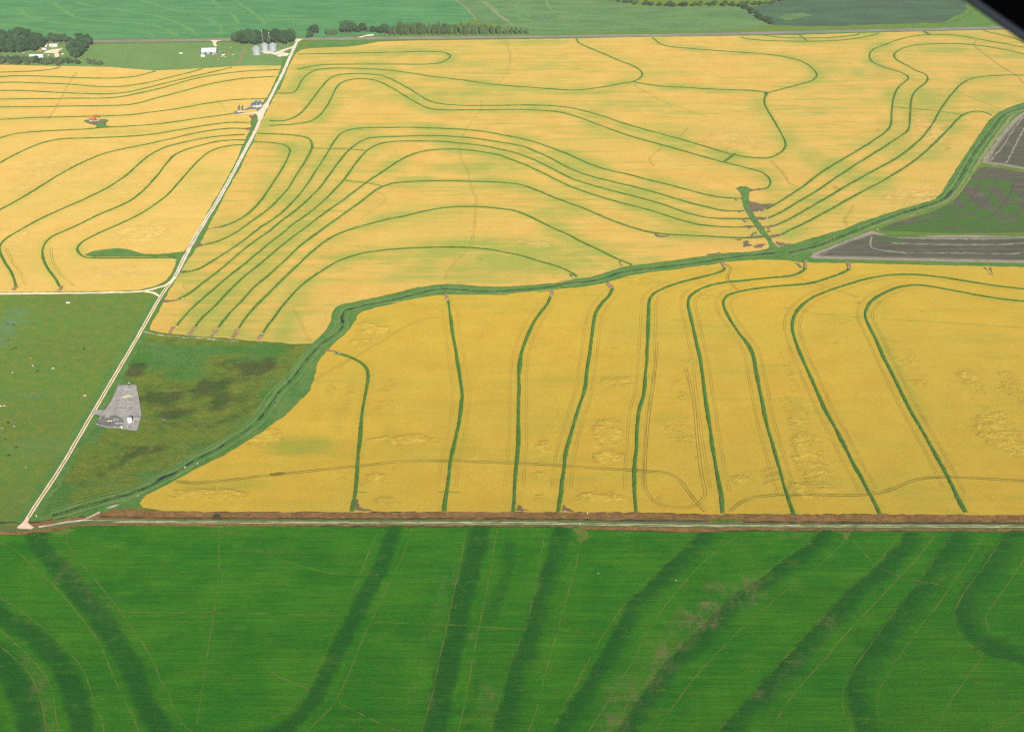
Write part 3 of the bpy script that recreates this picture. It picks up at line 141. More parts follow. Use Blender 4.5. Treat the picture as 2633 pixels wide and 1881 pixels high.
'gbands':[([(-451.2,851),(-439.9,828.9),(-420.1,809.3),(-394.2,780.1),(-368.9,750.6),(-347.2,727.1),(-328.8,701.5),(-313.1,679.9),(-301,659),(-288.4,638.9),(-267.6,609.4)],8.3,1),([(-454.5,749),(-445.3,742.7),(-422.9,727.1),(-397.8,708.9),(-379.9,691.3),(-364.2,672.8),(-353.2,654.9),(-342.8,635),(-330.8,609.4)],8.6,1),([(-435.5,698.6),(-425.7,689.9),(-410.4,674.2),(-396.1,654.9),(-383.8,635),(-369.8,609.4)],9.4,1),([(-111.3,858.6),(-115.1,832.6),(-120.6,800.6),(-127.5,776.7),(-133.9,750.6),(-139.8,724),(-146.6,698.6),(-152.2,675.6),(-157.4,652.2),(-166.9,632.4),(-182.8,611.9)],6.9,1),([(-29.7,858.6),(-33.7,823.5),(-38.8,793.7),(-43.5,760.3),(-47.7,724),(-51.8,689.9),(-54.7,661.8),(-58.4,632.4),(-61.1,609.4)],8.9,1),([(-1.2,832.6),(-5.9,793.7),(-13.7,757),(-20.2,738)],6.8,0.6),([(-25.8,687),(-31.3,652.2),(-34.4,619.5)],4.7,0.5),([(2.4,851),(20.8,847.3),(30.3,836.2),(14.3,814.6)],4.9,0.3),([(48.1,854.8),(42.2,825.3),(35.3,793.7),(27.5,760.3),(21.3,731.7),(14.2,704.5),(6.5,679.9),(2.1,652.2),(-7,609.4)],8.7,1),([(188.1,851),(161.8,818.1),(138.1,788.5),(118.2,763.5),(103.6,741.1),(94,719.5),(84.7,698.6),(73.7,678.5),(62.9,657.6),(52.6,638.9),(38.1,609.4)],8,1),([(299.8,851),(277,825.3),(252.3,804),(231,785.1),(210.6,768.5),(190.2,749),(172.5,727.1),(152.8,704.5),(133.9,682.7),(118.7,660.4),(105.2,640.2),(85.2,609.4)],6.9,1.1),([(379.2,845.4),(351.4,811),(329.2,790.2),(306.2,768.5),(287.3,747.4),(269.1,727.1),(251.2,706),(234.2,687),(218,670),(200.6,649.5),(183.9,631.1),(166.2,609.4)],7.4,1.1),([(427,849.2),(404.8,818.1),(378,785.1),(354.6,757),(332.7,731.7),(312.8,707.4),(295.1,685.6),(283.7,665.9),(278.6,645.5),(276.5,609.4)],8.8,0.9),([(482.9,851),(449.1,814.6),(423,783.5),(403.7,757),(396.2,738),(396.8,716.4),(411.4,701.5),(438.4,687)],10.7,0.85),([(-205.5,609.4),(-170.6,624.6)],6.1,0.6)],
'gpale':[(160.6,738.1,18.5,17.9,1),(175.3,753.8,13.7,12.1,0.8),(124.5,694.2,13,21.8,0.6),(138.8,705.2,9.8,6.2,0.9),(92.5,660.3,15.8,16.4,0.6),(80.5,626.4,12.2,11.6,0.9),(185.8,778.4,15.7,7,0.7),(-359,756.2,10.3,14.6,0.4),(-407.8,793.6,5.6,15.4,0.5),(-375.4,768.4,4.8,9.9,0.8),(277.7,837.9,3.7,4.4,1),(262.9,849.5,16.6,2.8,0.8),(217.2,788.5,12.3,6.2,0.7),(-431.8,855.7,11.1,3.4,0.7),(-384.7,664.4,6.3,16.6,0.5),(-273.9,852.9,14.8,2.2,0.7),(-227,828,21.7,3.3,0.4),(-33.6,716.4,3.3,11.3,0.5),(-51.5,788.5,4.2,12.8,0.5),(-64.3,648.1,3.7,8.1,0.4),(273.4,734.8,10.1,6.6,0.6),(201.3,652.1,9.4,7.3,0.6),(-19.2,648.1,7.8,24.1,0.45),(15.3,791.1,7,3.1,0.6)],
'gpale_bands':[([(225.1,783.4),(193.5,761.1),(163.1,739.5),(139.6,711.9),(120.3,685.5),(101.9,660.3),(84.3,636.2),(70.5,613.1)],11.8,0.62),([(175.3,753.8),(149.6,739.5),(133.5,716.4)],7.9,0.5),([(281.2,739.5),(241.3,694.2),(212.2,660.3)],4.3,0.4),([(-407.9,694.2),(-383.1,664.4),(-362.3,616.9)],4.7,0.45),([(-420,819.9),(-375.4,768.4),(-341.6,734.8)],5.8,0.4),([(-58.7,793.6),(-71.6,716.4),(-79.9,648.1)],3.3,0.35),([(29.7,804),(11.3,734.8)],2.9,0.35)],
'wdark_bands':[([(-433.5,1101.4),(-388,1077.8),(-350,1101.4),(-319,1121.7),(-284.8,1155.2)],19,0.8),([(-376.1,1047.4),(-341.3,1062.5),(-303,1085.6)],15.7,0.7),([(-429.5,931.9),(-408.2,953.2),(-387.6,979.9),(-347.9,1000.5)],9.5,0.65),([(-381.3,1018.2),(-333,1025.4),(-303.2,1043.7)],8.4,0.45)],
'rgreen':[(-35.5,1436.4,138.8,56.7,1),(-71.3,1396,115,45.2,0.6),(-250,2343.8,205.4,41.3,0.6),(-50.9,2256.3,168.3,53.3,0.35),(-118.9,2075.4,164.2,54.9,0.6),(118.2,2107.4,122.9,30.3,0.7),(213.5,2038,98.5,36.9,0.5),(-53.7,1745.1,93.1,32,0.6),(-142.7,1683.1,72.4,27.1,0.3),(57.5,1573,40.1,19,0.6),(617.7,2249,45.8,60.2,0.5),(686.7,2208.7,45.1,42.1,0.5),(766.4,2060.7,39,79.3,0.9),(893.8,2356.8,79.3,26,0.6),(488.5,1782.4,26.5,46.2,0.6),(885.8,2069.1,57,37.8,0.5),(409.9,1638.8,35.5,28.9,0.5),(-484.9,1693.7,48.5,68.6,0.4),(-675.3,1898.7,59.8,18.2,0.5),(-222.3,993.6,34.8,23.6,0.8),(-279.5,926.2,46.8,8.8,0.5),(467.7,1302.7,6.9,20.4,0.9),(-277.1,1247.4,19.2,47.8,0.6),(-362.3,1257,72.5,17.4,0.5),(-321.1,1442.3,26.8,29.7,0.6),(-235.3,1454.3,32.3,36,0.3),(-52.1,1004,16.5,11.2,0.4),(170.8,1043.7,16.9,14.8,0.5),(27,1335.9,20.2,21.1,0.2),(543.7,2003.6,20.8,19.9,0.3),(-245.4,1917.1,66.9,18.5,0.3),(-296.1,1794,25.4,100.2,0.45),(-356.9,1993.7,13.8,59.4,0.3),(48.9,1396,52.3,28.2,0.6),(361,1737.1,86.6,22.2,0.35),(281.3,1898.7,66.4,36.5,0.35),(27.1,2409.8,202.1,21.6,0.5),(288.3,2208.7,75.2,23.4,0.3),(139.2,2232.3,45.5,28.5,0.35),(575.2,1555.5,34.1,18.7,0.4),(131.2,1454.3,16.2,16.8,0.6),(-132.3,1025.4,8.4,43.4,0.2),(-188.5,1040,8.4,29.5,0.35),(-483.7,2280.7,23.2,74.1,0.5),(-434.6,1430.5,42.6,14.1,0.35)],
'rgreen_bands':[([(10.8,1822.4),(52.3,1766.8),(91.9,1713.9),(150.2,1673.3),(206.4,1634.3),(252.6,1610.5)],6.8,0.9),([(35,2017.2),(126.3,1984),(190.5,1926.6),(251.7,1871.9),(310.6,1822.4),(347.8,1786)],8.3,0.9),([(9.1,1454.4),(62.4,1438.5),(113.9,1407.5)],10.7,0.7),([(446.5,1240.9),(446.5,1165.4),(447.9,1091),(447.2,1040.1)],7.3,0.5),([(-347.7,2185.6),(-313.8,2193.3),(-268.2,2185.6),(-227,2140.4)],9.9,0.5),([(-13.3,2392),(66.9,2387.5),(121,2400.9)],4.8,0.5),([(-163,1766.8),(-77.9,1724.3),(4,1729.5)],8.2,0.4)],
'rlodge':[(-113.8,1001.9,43.2,12.7,1),(103.1,1014.7,20.7,32.1,1),(102,969.8,24.1,16.1,1),(87.9,907,30.8,11,1),(-299.5,910.7,46.3,12.3,1),(-261.6,1007.6,22.7,21.2,0.9),(311.2,969.8,24.1,73.9,0.8),(295.4,915,31,18.5,0.9),(308.5,1054.9,21.3,45.2,0.6),(525.5,1117.6,17.8,40.9,0.7),(521.4,1018.2,29.1,50.1,0.8),(568.4,1101.4,17.6,56,0.6),(232.8,933.8,14.1,14,0.9),(-169.7,1231.3,28.6,24.4,0.9),(-181,1203.6,18.7,16.3,0.8),(175.7,1357.3,40.9,15.2,0.7),(87.3,1436.4,21.4,14.1,0.5),(-724.4,1745.1,80.7,96,0.6),(-595.3,1683.1,48.3,60.3,0.6),(-528.8,1503.6,49.8,37.9,0.9),(-527.9,1384.8,67.5,27.9,0.6),(618.4,1624.4,70.4,39.9,0.9),(718.7,1917.1,33.5,111.6,0.8),(368.6,1862.8,72,74.4,0.7),(-299.6,2033.9,49.2,81.8,0.4),(39.9,1466.4,27.1,17,0.7),(-263.2,1442.3,26.8,29.7,0.6),(-741,1668.1,36,59.5,0.6),(264.7,937,15.7,25.6,0.6),(190.5,1101.4,22,32,0.5),(121.1,1113.5,26.6,20.3,0.7),(-135.4,1109.5,26.5,24.2,0.45),(-139.8,933.8,15.7,15.3,0.8),(-124.9,899.7,17.2,9.7,0.8),(32,990.1,10.6,15.2,0.9),(27,942.2,10.3,9,0.9),(28.2,905.8,8.5,8.6,0.7),(-136.3,1070.1,21.5,30.7,0.45),(-182.1,1093.5,6.1,47.5,0.7),(-204,1093.5,7,39.6,0.6),(464.1,1150.9,27.2,68.2,0.45),(510.7,1442.3,75,16.6,0.25),(-685.8,1478.6,32.7,61.7,0.5),(262.3,1320.2,30.1,31.2,0.4),(180.3,1018.2,25,43,0.5),(128,946.7,11.9,19.4,0.5),(147.4,905.8,11.5,12.2,0.5),(206.6,1194.6,14,108.1,0.4),(321.8,1142.5,9,84.4,0.5),(444,969.8,24.1,40.2,0.35),(217.6,1555.5,34.1,13.3,0.2),(-9,1478.6,43.7,9.9,0.5)],
'wdark':[(-435.9,1142.5,20.7,18.6,0.9),(-315.8,1150.9,40.8,29,0.5),(-434,1103,15.8,9.6,0.8),(-380.3,1081.7,13,18.7,0.5),(-360.7,1036.4,29.5,11.8,0.6),(-332.5,1101.4,48.3,32,0.5)],
'wgreen':[(-410.8,1168.1,50.4,29.6,1.1),(-438.4,1185.7,37.1,17.8,1.1),(-375.3,1134.1,31.4,18.3,1),(-309.2,1163.8,27.4,10.4,0.9),(-381.3,1159.5,27.3,21.5,0.9),(-376.1,1047.4,25.5,7.5,0.8),(-414.8,990.1,16.3,11,0.6),(-350.4,1185.7,64.8,10.7,1.1),(-453.7,1125.8,17.9,74.3,1),(-443.7,1018.2,10.8,43,0.9),(-446.3,899.7,15.3,30.3,1),(-290.2,1185.7,27.8,26.6,0.9),(-275.3,1101.4,13.2,40,0.7),(-294,1040,25.3,14.8,0.6),(-316.9,990.1,28.6,12.4,0.6),(-354,943.5,35.5,10.3,0.7),(-396.5,899.7,26.8,10.9,0.8),(-419.3,924.4,31.2,12.6,0.4)],
'pblue':[(-624.2,1250.3,19.3,28.8,1),(-620.2,1279.5,19.6,13.9,0.7),(-615.2,1212.8,14.1,23,0.8),(-592.1,1255.1,9.7,7.7,0.6),(-488.3,990.1,49,20.7,0.25),(-534.9,1089.5,30.5,7.9,0.4),(-453.9,899.7,45.9,8.5,0.4)],
'plowgreen':[(603.7,1518.9,94.7,20.6,1),(655.1,1539.7,84.5,28.9,1),(705.4,1522.7,67,20.6,1),(738.4,1683.1,54.3,18.1,1),(757.9,1653.3,11.9,66,1),(725,1617.3,12.9,78,0.9),(682.9,1624.4,11.7,71.4,0.9),(687.6,1568.9,34.3,35.1,1),(744.7,1568.9,22.9,54.1,0.9),(558.9,1498.5,49.6,10.1,1),(532,1481.1,60.1,4.9,1),(646.2,1582.5,34.5,35.6,0.9),(614.9,1555.5,34.1,18.7,0.8),(707.3,1497.3,55.1,10.1,0.9),(724.4,1713.6,42.8,12.4,0.6)],
'far_left':[(-1475.2,2882.4),(-1282.1,2445.4),(-1076.3,2442.1),(-882,2431.2),(-597.2,2442.1),(-394.5,2452.8),(-231.5,2468.8),(-102.3,2555.9),(-79.2,2578.8),(-88.9,2618.8),(-108.4,2682.3),(-134,2741.8),(-175.6,2882.4)],
'far_mid':[(-170.9,2882.4),(-130.3,2741.8),(-104.9,2682.3),(-85.4,2618.8),(-75.5,2566.7),(35.1,2468.8),(105.4,2475.4),(359.9,2490),(445.7,2495.7),(556.6,2524.3),(559.8,2541.8),(549.4,2595.5),(538.6,2651.1),(523,2682.9),(368.8,2682.9),(288.7,2689.3),(222.5,2748.5),(172.8,2882.4)],
'far_right':[(531.4,2670.1),(550.5,2601.6),(565.4,2536),(649.8,2524.3),(787.5,2541.8),(908.2,2553.6),(935.1,2553.6),(970.1,2589.4),(1024.4,2651.1),(1074,2823.8),(678.4,2823.8),(599.3,2715.3),(566.3,2689.3)],
'far_contours':[[(-1112.4,2539.5),(-1055.7,2520.9),(-997.3,2495.7),(-948.6,2467.5),(-920.5,2450.9)],[(-1121.3,2676.5),(-1063,2589.4),(-1008.7,2559.5),(-908.9,2530.1),(-837.3,2512.8),(-791.3,2490),(-748.4,2450.9)],[(-1053.8,2715.3),(-1019.2,2663.7),(-982.3,2613.8),(-936.8,2577.4),(-867.3,2559.5),(-814.5,2551.2),(-775.4,2530.1),(-741.5,2501.4),(-706.7,2453.1)],[(-1000.6,2715.3),(-935.9,2676.5),(-875.5,2648.6),(-815.9,2620),(-775.4,2595.5),(-739.3,2559.5),(-707.4,2524.3),(-676.9,2478.7),(-662,2456.4)],[(-866.1,2741.8),(-820.1,2702.3),(-775.3,2663.7),(-712.9,2620),(-670.4,2583.4),(-647.1,2553.6),(-625.5,2507.1),(-616,2462)],[(-698.2,2741.8),(-669.2,2689.3),(-637.7,2638.6),(-609.3,2583.4),(-592.1,2547.7)],[(-644.7,2741.8),(-613,2689.3),(-576.6,2626.1),(-549.5,2571.4),(-536.3,2536)],[(-540.6,2559.5),(-482.8,2577.4),(-412.6,2559.5)]],
'far_contours_mid':[[(-74.4,2741.8),(-44.9,2676.5),(-16.6,2626.1),(24.4,2583.4),(74.4,2547.7),(140.4,2524.3)],[(79.2,2741.8),(81.4,2689.3),(94.3,2651.1),(144.9,2620),(212.4,2601.6),(278.4,2577.4),(367,2547.7)],[(22.1,2741.8),(11.2,2689.3),(24.8,2638.6),(41.6,2601.6)],[(7.2,2512.8),(106.5,2507.1),(205.8,2507.1)]],
'far_contours_brown':[[(-66.9,2728.5),(-41,2651.1),(-19.8,2589.4),(0.6,2536)]],
'far_pasture':[(-1092.9,2410.3),(-974.3,2396.1),(-872.4,2405.6),(-741.1,2410.3),(-627.2,2410.3),(-585.1,2419.9),(-452.3,2419.9),(-449,2407.9),(-455.1,2265.7),(-455.6,2260.5),(-551.1,2246.5),(-601,2229.7),(-691.1,2217.2),(-730.8,2229.7),(-774.4,2242.3),(-844.7,2252.8),(-928.3,2261.4),(-1038.6,2267.8)],
'far_track':[(-139.5,2761.9),(-133.3,2741.8),(-108,2682.9),(-88.7,2620),(-78.9,2571.4)],
'far_green_patch':[(585.7,2589.4),(608.8,2620),(649.2,2632.3),(669.3,2613.8),(636.7,2589.4),(599.1,2571.4)],
'far_ditch':[(933.7,2538.3),(960.5,2559.5),(997.3,2589.4),(1030.7,2638.6)],
'verge_right':[(929.7,2536),(970.1,2589.4),(1039,2663.7),(1063.4,2663.7),(1076.3,2553.6),(1064.6,2520.9),(920.7,2507.1)],
'green_patch_n':[(-426.8,2386.6),(-413.4,2421.3),(-367.7,2426.8),(-316.2,2423.6),(-282.9,2415.9),(-313.1,2395.8),(-384.7,2380.6),(-410.8,2371.5)],
'trees_grove':[(-578.4,2407.9),(-567,2393.7),(-552.9,2386.7),(-536.5,2382),(-503.5,2386.7),(-481,2386.7),(-458.8,2389),(-455.8,2415.1),(-464.1,2422.3),(-501.7,2424.7),(-544.6,2424.7),(-573.2,2424.7)],
'trees_wood':[(-1048,2336.1),(-1083.1,2429.5),(-1059.9,2436.7),(-1028.6,2441.6),(-1010,2429.5),(-984,2407.9),(-965.4,2386.7),(-963.6,2356.6),(-983.1,2340.6),(-1007.3,2330.7)],
'trees_hedge':[(-1022.4,2267.8),(-1031.3,2291.7),(-993.2,2291.7),(-960,2286.4),(-929.9,2282.1),(-907,2278.6),(-857.4,2272.1),(-854.9,2263.9),(-929.7,2265.7)],
'trees_mid':[(-965.5,2407.9),(-958.7,2417.5),(-935.7,2407.9),(-926.3,2403.2),(-937.8,2397),(-955.2,2398.5)],
'trees_eastc':[(-904.3,2358.9),(-902.1,2400.8),(-896.7,2419.9),(-874.5,2407.9),(-870.8,2382),(-866.4,2327.1),(-871.8,2296),(-894.1,2327.1)],
'trees_single':[((-913.5,2403.2),12,0),((-910.6,2436.7),12,0),((-837.1,2272.1),9,3),((-824.3,2265.7),9,3),((-813.6,2261.4),8,3),((-896.6,2265.7),12,0),((-881.2,2274.3),9,3),((-858.1,2265.7),8,3),((-423.5,2434.6),17,0),((-416.3,2466.4),21,0),((-422.9,2463.2),18,0),((-389,2464.8),11,3),((-375.3,2468),9,3),((-354.1,2468),27,0),((-339.9,2468),24,0),((-347.6,2472.9),28,0),((-317.3,2476.9),21,0),((-326.5,2474.5),16,0),((-294.7,2476.1),15,0),((-268.7,2463.2),24,0),((-278.7,2468.8),17,0),((-255.1,2468.8),12,3),((-235,2468.8),28,1),((-306.3,2485),9,3)],
'poplars':[(-247.5,2463.2),(-160.5,2464.8),(-66.3,2467.2),(35.2,2470.5)],
'far_trees':[[(222.1,2741.8),(255.7,2715.3),(306.5,2691.9),(358.7,2686.7)],[(368.6,2681.6),(421.5,2684.2),(474.5,2686.7),(518.9,2679)],[(522,2676.5),(534.7,2648.6),(544.1,2604),(554.5,2567.8),(564.4,2539.5)],[(528.7,2695.8),(566.7,2691.9),(598.8,2712.7),(638.9,2736.5),(670.8,2752.5)]],
'wet_bushes':[(-402,978.4),(-332.6,1031.1),(-316.9,1044.5),(-395.2,961),(-386.6,1112.8),(-466.4,1141.1)],
'wet_mounds':[(-431.7,1198.2),(-377.3,1040.8)],
'cows':[((-591.5,1246.3),'b'),((-623,1245.6),'b'),((-614.8,1243.4),'d'),((-608.7,1205.9),'b'),((-595.8,1184.4),'b'),((-593.2,1188.8),'d'),((-510.5,1187.3),'d'),((-565.9,1166),'t'),((-558,1149.7),'w'),((-532.2,1143.5),'w'),((-575.9,1134.2),'p'),((-548.9,1137.9),'k'),((-511.2,1138.1),'r'),((-477.6,1086.6),'w'),((-564.2,1065.8),'w'),((-560.4,1066.3),'c'),((-545.1,1034),'k'),((-535.4,1027.4),'p'),((-547.1,1024.3),'t'),((-537.2,1003),'r'),((-519.6,989.1),'d'),((-522.9,974.3),'k')],
'trough':(-565.8,1301.1),
'egrets':[(78.3,794.9),(147.5,785.7),(-496.9,954)],
'pasture_ruts':[[(-581.5,1298),(-582.2,1283),(-584.8,1271.4)]],
'risers':[(-421.8,1519.8),(-428.5,1466.4),(-428.3,1387.9),(-412.7,1239.3),(-389.2,1233),(-362.5,1230.8),(-335.9,1228.3),(-303.8,1221.5),(-422.2,1311.3),(-363.8,1222.1),(333.9,1488.4),(371.9,1551.2),(367.1,1577),(378.8,1493.4),(364.4,1574.8),(162.5,1401.8),(285.4,1396.9),(50.9,1316.8),(394,1396.9),(452.2,1396.1),(-323.2,961),(-334.3,954.4),(-459.7,877),(-204.2,1176.9),(-82.4,1307.2),(50.4,1316.8),(73,881.3),(65.3,865.2),(521.6,1514.2),(770.1,1747.9)],
'bins':[(-516.3,2333.4),(-503.8,2356.6),(-487.3,2356.6)],
'legs':[(-512.3,2384.4),(-498.3,2384.4)],
'farm':{'barn':(-614.6,2346.1),
'shed':(-621,2315.9),
'tank':(-628,2340.6),
'trailer':(-669.8,2333.9),
'lamp':(-567.2,2327.1),
'car1':(-563,2327.1),
'truck1':(-585.4,2336.1),
'truck2':(-580.5,2329.4),
'car2':(-575.4,2311.5),
'car3':(-593.1,2349.7),
'hay':(-632.6,2339.7),
'trail2':(-581.8,2322.6),
'junk':(-603.5,2327.1),
'hedge':(-652.4,2329.4),
'well':(-587.5,2300.4),
'bush':(-651.2,2376.4),
'bush2':(-597.7,2391.4),
'car4':(-583.2,2315.9),
'shop':(-634.2,2340.6),
'l_mobile':(-953.9,2312.4),
'l_house':(-943,2383),
'l_shedw':(-958.5,2383),
'l_carw':(-990.8,2339.7),
'l_car5':(-982.1,2339.7),
'l_truck':(-955.3,2361.2),
'l_shop2':(-959.8,2349.7),
'l_truck4':(-953.7,2354.3),
'l_tractor':(-915,2338.4),
'l_pile':(-908.7,2331.6),
'l_bale':(-934.8,2324.9),
'l_pole':(-907.6,2349.7),
'l_car6':(-941,2371.8),
'l_car7':(-923.3,2368.1),
'l_white':(-993.1,2434.3)},
'farm_dirt':[[(-949.6,2336.1),(-948.2,2356.6),(-937.9,2363.5),(-928.3,2368.1),(-920.6,2370.4),(-922.4,2358.9),(-922.1,2345.2),(-910.5,2318.2),(-913,2309.3),(-918.6,2313.7),(-926.1,2336.1),(-937.9,2338.4)],[(-927.1,2407.9),(-920,2407.9),(-914.9,2400.8),(-919.8,2398.5)],[(-626.4,2342.9),(-602.3,2340.6),(-595.9,2349.7),(-593.8,2327.1),(-599.8,2322.6),(-614.1,2324.9)],[(-873.1,2407.9),(-868.8,2389),(-868,2368.1),(-865.7,2315.9),(-867.7,2291.7),(-871.1,2296),(-867.8,2327.1),(-870.1,2379.7)],[(-550.2,2379.7),(-545.6,2363.5),(-542,2309.3),(-539.3,2267.8),(-541.7,2270),(-545.1,2318.2),(-550,2368.1)]],
'pumps':[((-462.4,2030),'blue',80,0.95),((-455.6,2030),'blue',80,0.95),((-486.5,2002.5),'grey',85,0.85),((-480.7,2002.5),'grey',85,0.85),((-729.1,1949.9),'red',15,1.15)],
'padobj':{'tank':(-413.6,1036.7),
'man1':(-432.6,1095.2),
'man2':(-431.8,1080.7),
'man3':(-425.9,1065.5),
'man4':(-409.5,1027),
'skid':(-434.8,1036),
'man5':(-429.4,1038.7),
'drum1':(-427.2,1026.6),
'drum2':(-419.4,1025.7),
'lamp':(-434.3,1106.8),
'man6':(-407,1036.9),
'man7':(-440.3,1044.2),
'man8':(-424.4,1032.4)},
'tanktop':[(-586.3,1325.4)]}
WING = {'a': (-0.5384, 2.514, 725.238), 'b': (1.8622, 1.6222, 723.8229), 'out': (0.5546, 0.6296, 0.5441)}

rnd = random.Random(7)
rng = np.random.default_rng(5)

# ------------------------------------------------------------------ material helper
class Mat:
    def __init__(s, name):
        s.m = bpy.data.materials.new(name); s.m.use_nodes = True
        s.t = s.m.node_tree; s.t.nodes.clear()
        s.out = s.t.nodes.new('ShaderNodeOutputMaterial')
        s._pos = None
    def n(s, typ, ins=None, **kw):
        nd = s.t.nodes.new(typ)
        for k, v in kw.items(): setattr(nd, k, v)
        for k, v in (ins or {}).items():
            sock = nd.inputs[k]
            if isinstance(v, bpy.types.NodeSocket): s.t.links.new(v, sock)
            else:
                if isinstance(v, tuple) and len(v) == 3 and sock.type == 'RGBA': v = v + (1,)
                sock.default_value = v
        return nd
    def pos(s):
        if s._pos is None: s._pos = s.n('ShaderNodeNewGeometry').outputs['Position']
        return s._pos
    def stretch(s, sx, sy, sz=1, rot=0):
        return s.n('ShaderNodeMapping', {'Vector': s.pos(), 'Scale': (sx, sy, sz), 'Rotation': (0, 0, rot)}).outputs[0]
    def noise(s, scale, detail=2, rough=0.55, vec=None, dist=0):
        return s.n('ShaderNodeTexNoise', {'Vector': vec or s.pos(), 'Scale': scale, 'Detail': detail, 'Roughness': rough, 'Distortion': dist}).outputs['Fac']
    def ramp(s, f, lo, hi, a=0.0, b=1.0):
        return s.n('ShaderNodeMapRange', {0: f, 1: lo, 2: hi, 3: a, 4: b}, interpolation_type='SMOOTHSTEP').outputs[0]
    def math(s, op, a, b=0.0):
        return s.n('ShaderNodeMath', {0: a, 1: b}, operation=op).outputs[0]
    def mix(s, f, a, b):
        nd = s.n('ShaderNodeMix', {0: f, 6: a, 7: b}, data_type='RGBA'); return nd.outputs[2]
    def mul(s, c, f):
        g = s.n('ShaderNodeCombineColor', {0: f, 1: f, 2: f}).outputs[0]
        nd = s.n('ShaderNodeMix', {0: 1.0, 6: c, 7: g}, data_type='RGBA', blend_type='MULTIPLY'); return nd.outputs[2]
    def attr(s, name): return s.n('ShaderNodeAttribute', attribute_name=name).outputs['Fac']
    def bump(s, h, strength, dist=1.0):
        return s.n('ShaderNodeBump', {'Height': h, 'Strength': strength, 'Distance': dist}).outputs[0]
    def diffuse(s, c, normal=None, rough=0.9):
        ins = {'Color': c, 'Roughness': rough}
        if normal is not None: ins['Normal'] = normal
        d = s.n('ShaderNodeBsdfDiffuse', ins); s.t.links.new(d.outputs[0], s.out.inputs[0]); return s.m
    def principled(s, c, rough=0.5, metal=0.0, normal=None, spec=0.4):
        ins = {'Base Color': c, 'Roughness': rough, 'Metallic': metal, 'Specular IOR Level': spec}
        if normal is not None: ins['Normal'] = normal
        d = s.n('ShaderNodeBsdfPrincipled', ins); s.t.links.new(d.outputs[0], s.out.inputs[0]); return s.m

def rice_mat(name, A, B, C, G, greens):
    """ripe rice: gold with greener drill streaks; greens = how much of it is still green"""
    m = Mat(name)
    pale = tuple(min(.75, v*k) for v, k in zip(B, (1.16, 1.24, 1.7))); dark = (A[0]*.42, A[1]*.5, A[2]*.7)
    big = m.noise(0.0045, 3); mid = m.noise(0.022, 4, 0.6); row = m.noise(1.0, 4, 0.62, m.stretch(0.0085, 0.085)); fine = m.noise(0.45, 3, 0.7)
    c = m.mix(m.ramp(mid, 0.3, 0.72), A, B)
    c = m.mix(m.ramp(big, 0.35, 0.7, 0, 0.7), c, C)
    g = m.math('MULTIPLY', m.attr('green'), m.ramp(row, 0.28, 0.62, 0.45, 1.1))
    c = m.mix(m.math('MINIMUM', g, 0.92), c, G)
    c = m.mix(m.math('MULTIPLY', m.ramp(row, 0.42, 0.68, 0, greens), m.ramp(m.noise(0.006, 4, 0.6, m.stretch(0.7, 1.6)), 0.36, 0.62, 0.15, 1)), c, G)
    # flattened crop: short wind-combed crumples in ragged patches
    w1 = m.noise(0.16, 3, 0.6, m.stretch(0.7, 1.25), 0.9); w2 = m.noise(0.34, 3, 0.65, m.stretch(0.8, 1.2), 0.6)
    rag = m.math('MULTIPLY', m.math('SUBTRACT', m.noise(0.05, 5, 0.75, m.stretch(0.7, 1.3)), 0.5), 2.4)
    lod = m.ramp(m.math('ADD', m.attr('lodged'), rag), 0.42, 0.9)
    lod = m.math('MULTIPLY', lod, m.ramp(m.attr('lodged'), 0.02, 0.25))
    c = m.mix(m.math('MULTIPLY', lod, m.ramp(w1, 0.44, 0.66, 0, 0.85)), c, pale)
    c = m.mix(m.math('MULTIPLY', lod, m.ramp(w2, 0.42, 0.30, 0, 0.22)), c, dark)
    hole = m.ramp(m.noise(0.055, 2, 0.5, None, 0.4), 0.735, 0.76)          # single bald holes
    c = m.mix(m.math('MULTIPLY', hole, 0.4), c, dark)
    c = m.mul(c, m.ramp(fine, 0.2, 0.8, 0.88, 1.11))
    h = m.math('ADD', m.math('MULTIPLY', fine, 0.3), m.math('MULTIPLY', m.math('MULTIPLY', m.math('ADD', w1, m.math('MULTIPLY', w2, 0.5)), lod), 1.4))
    return m.diffuse(c, m.bump(h, 0.5, 1.5), 1.0)

def grass_mat(name, a, b, dark=None, scale=0.05, fine=0.5, bump=0.4, lo=0.8, hi=1.2, streak=None, worn=None):
    m = Mat(name)
    n1 = m.noise(scale, 4, 0.6); n2 = m.noise(fine, 3, 0.65)
    c = m.mix(m.ramp(n1, 0.32, 0.68), a, b)
    if dark: c = m.mix(m.ramp(m.noise(scale*2.3, 4, 0.65), 0.55, 0.75, 0, 0.75), c, dark)
    if worn: c = m.mix(m.ramp(m.noise(0.035, 5, 0.75), 0.58, 0.70, 0, 0.65), c, worn)
    if streak:
        s_ = m.noise(1.0, 3, 0.6, m.stretch(*streak)); c = m.mul(c, m.ramp(s_, 0.3, 0.7, 0.86, 1.12))
    c = m.mul(c, m.ramp(n2, 0.22, 0.78, lo, hi))
    return m.diffuse(c, m.bump(m.math('ADD', n2, m.math('MULTIPLY', n1, 2.0)), bump, 1.2), 1.0)

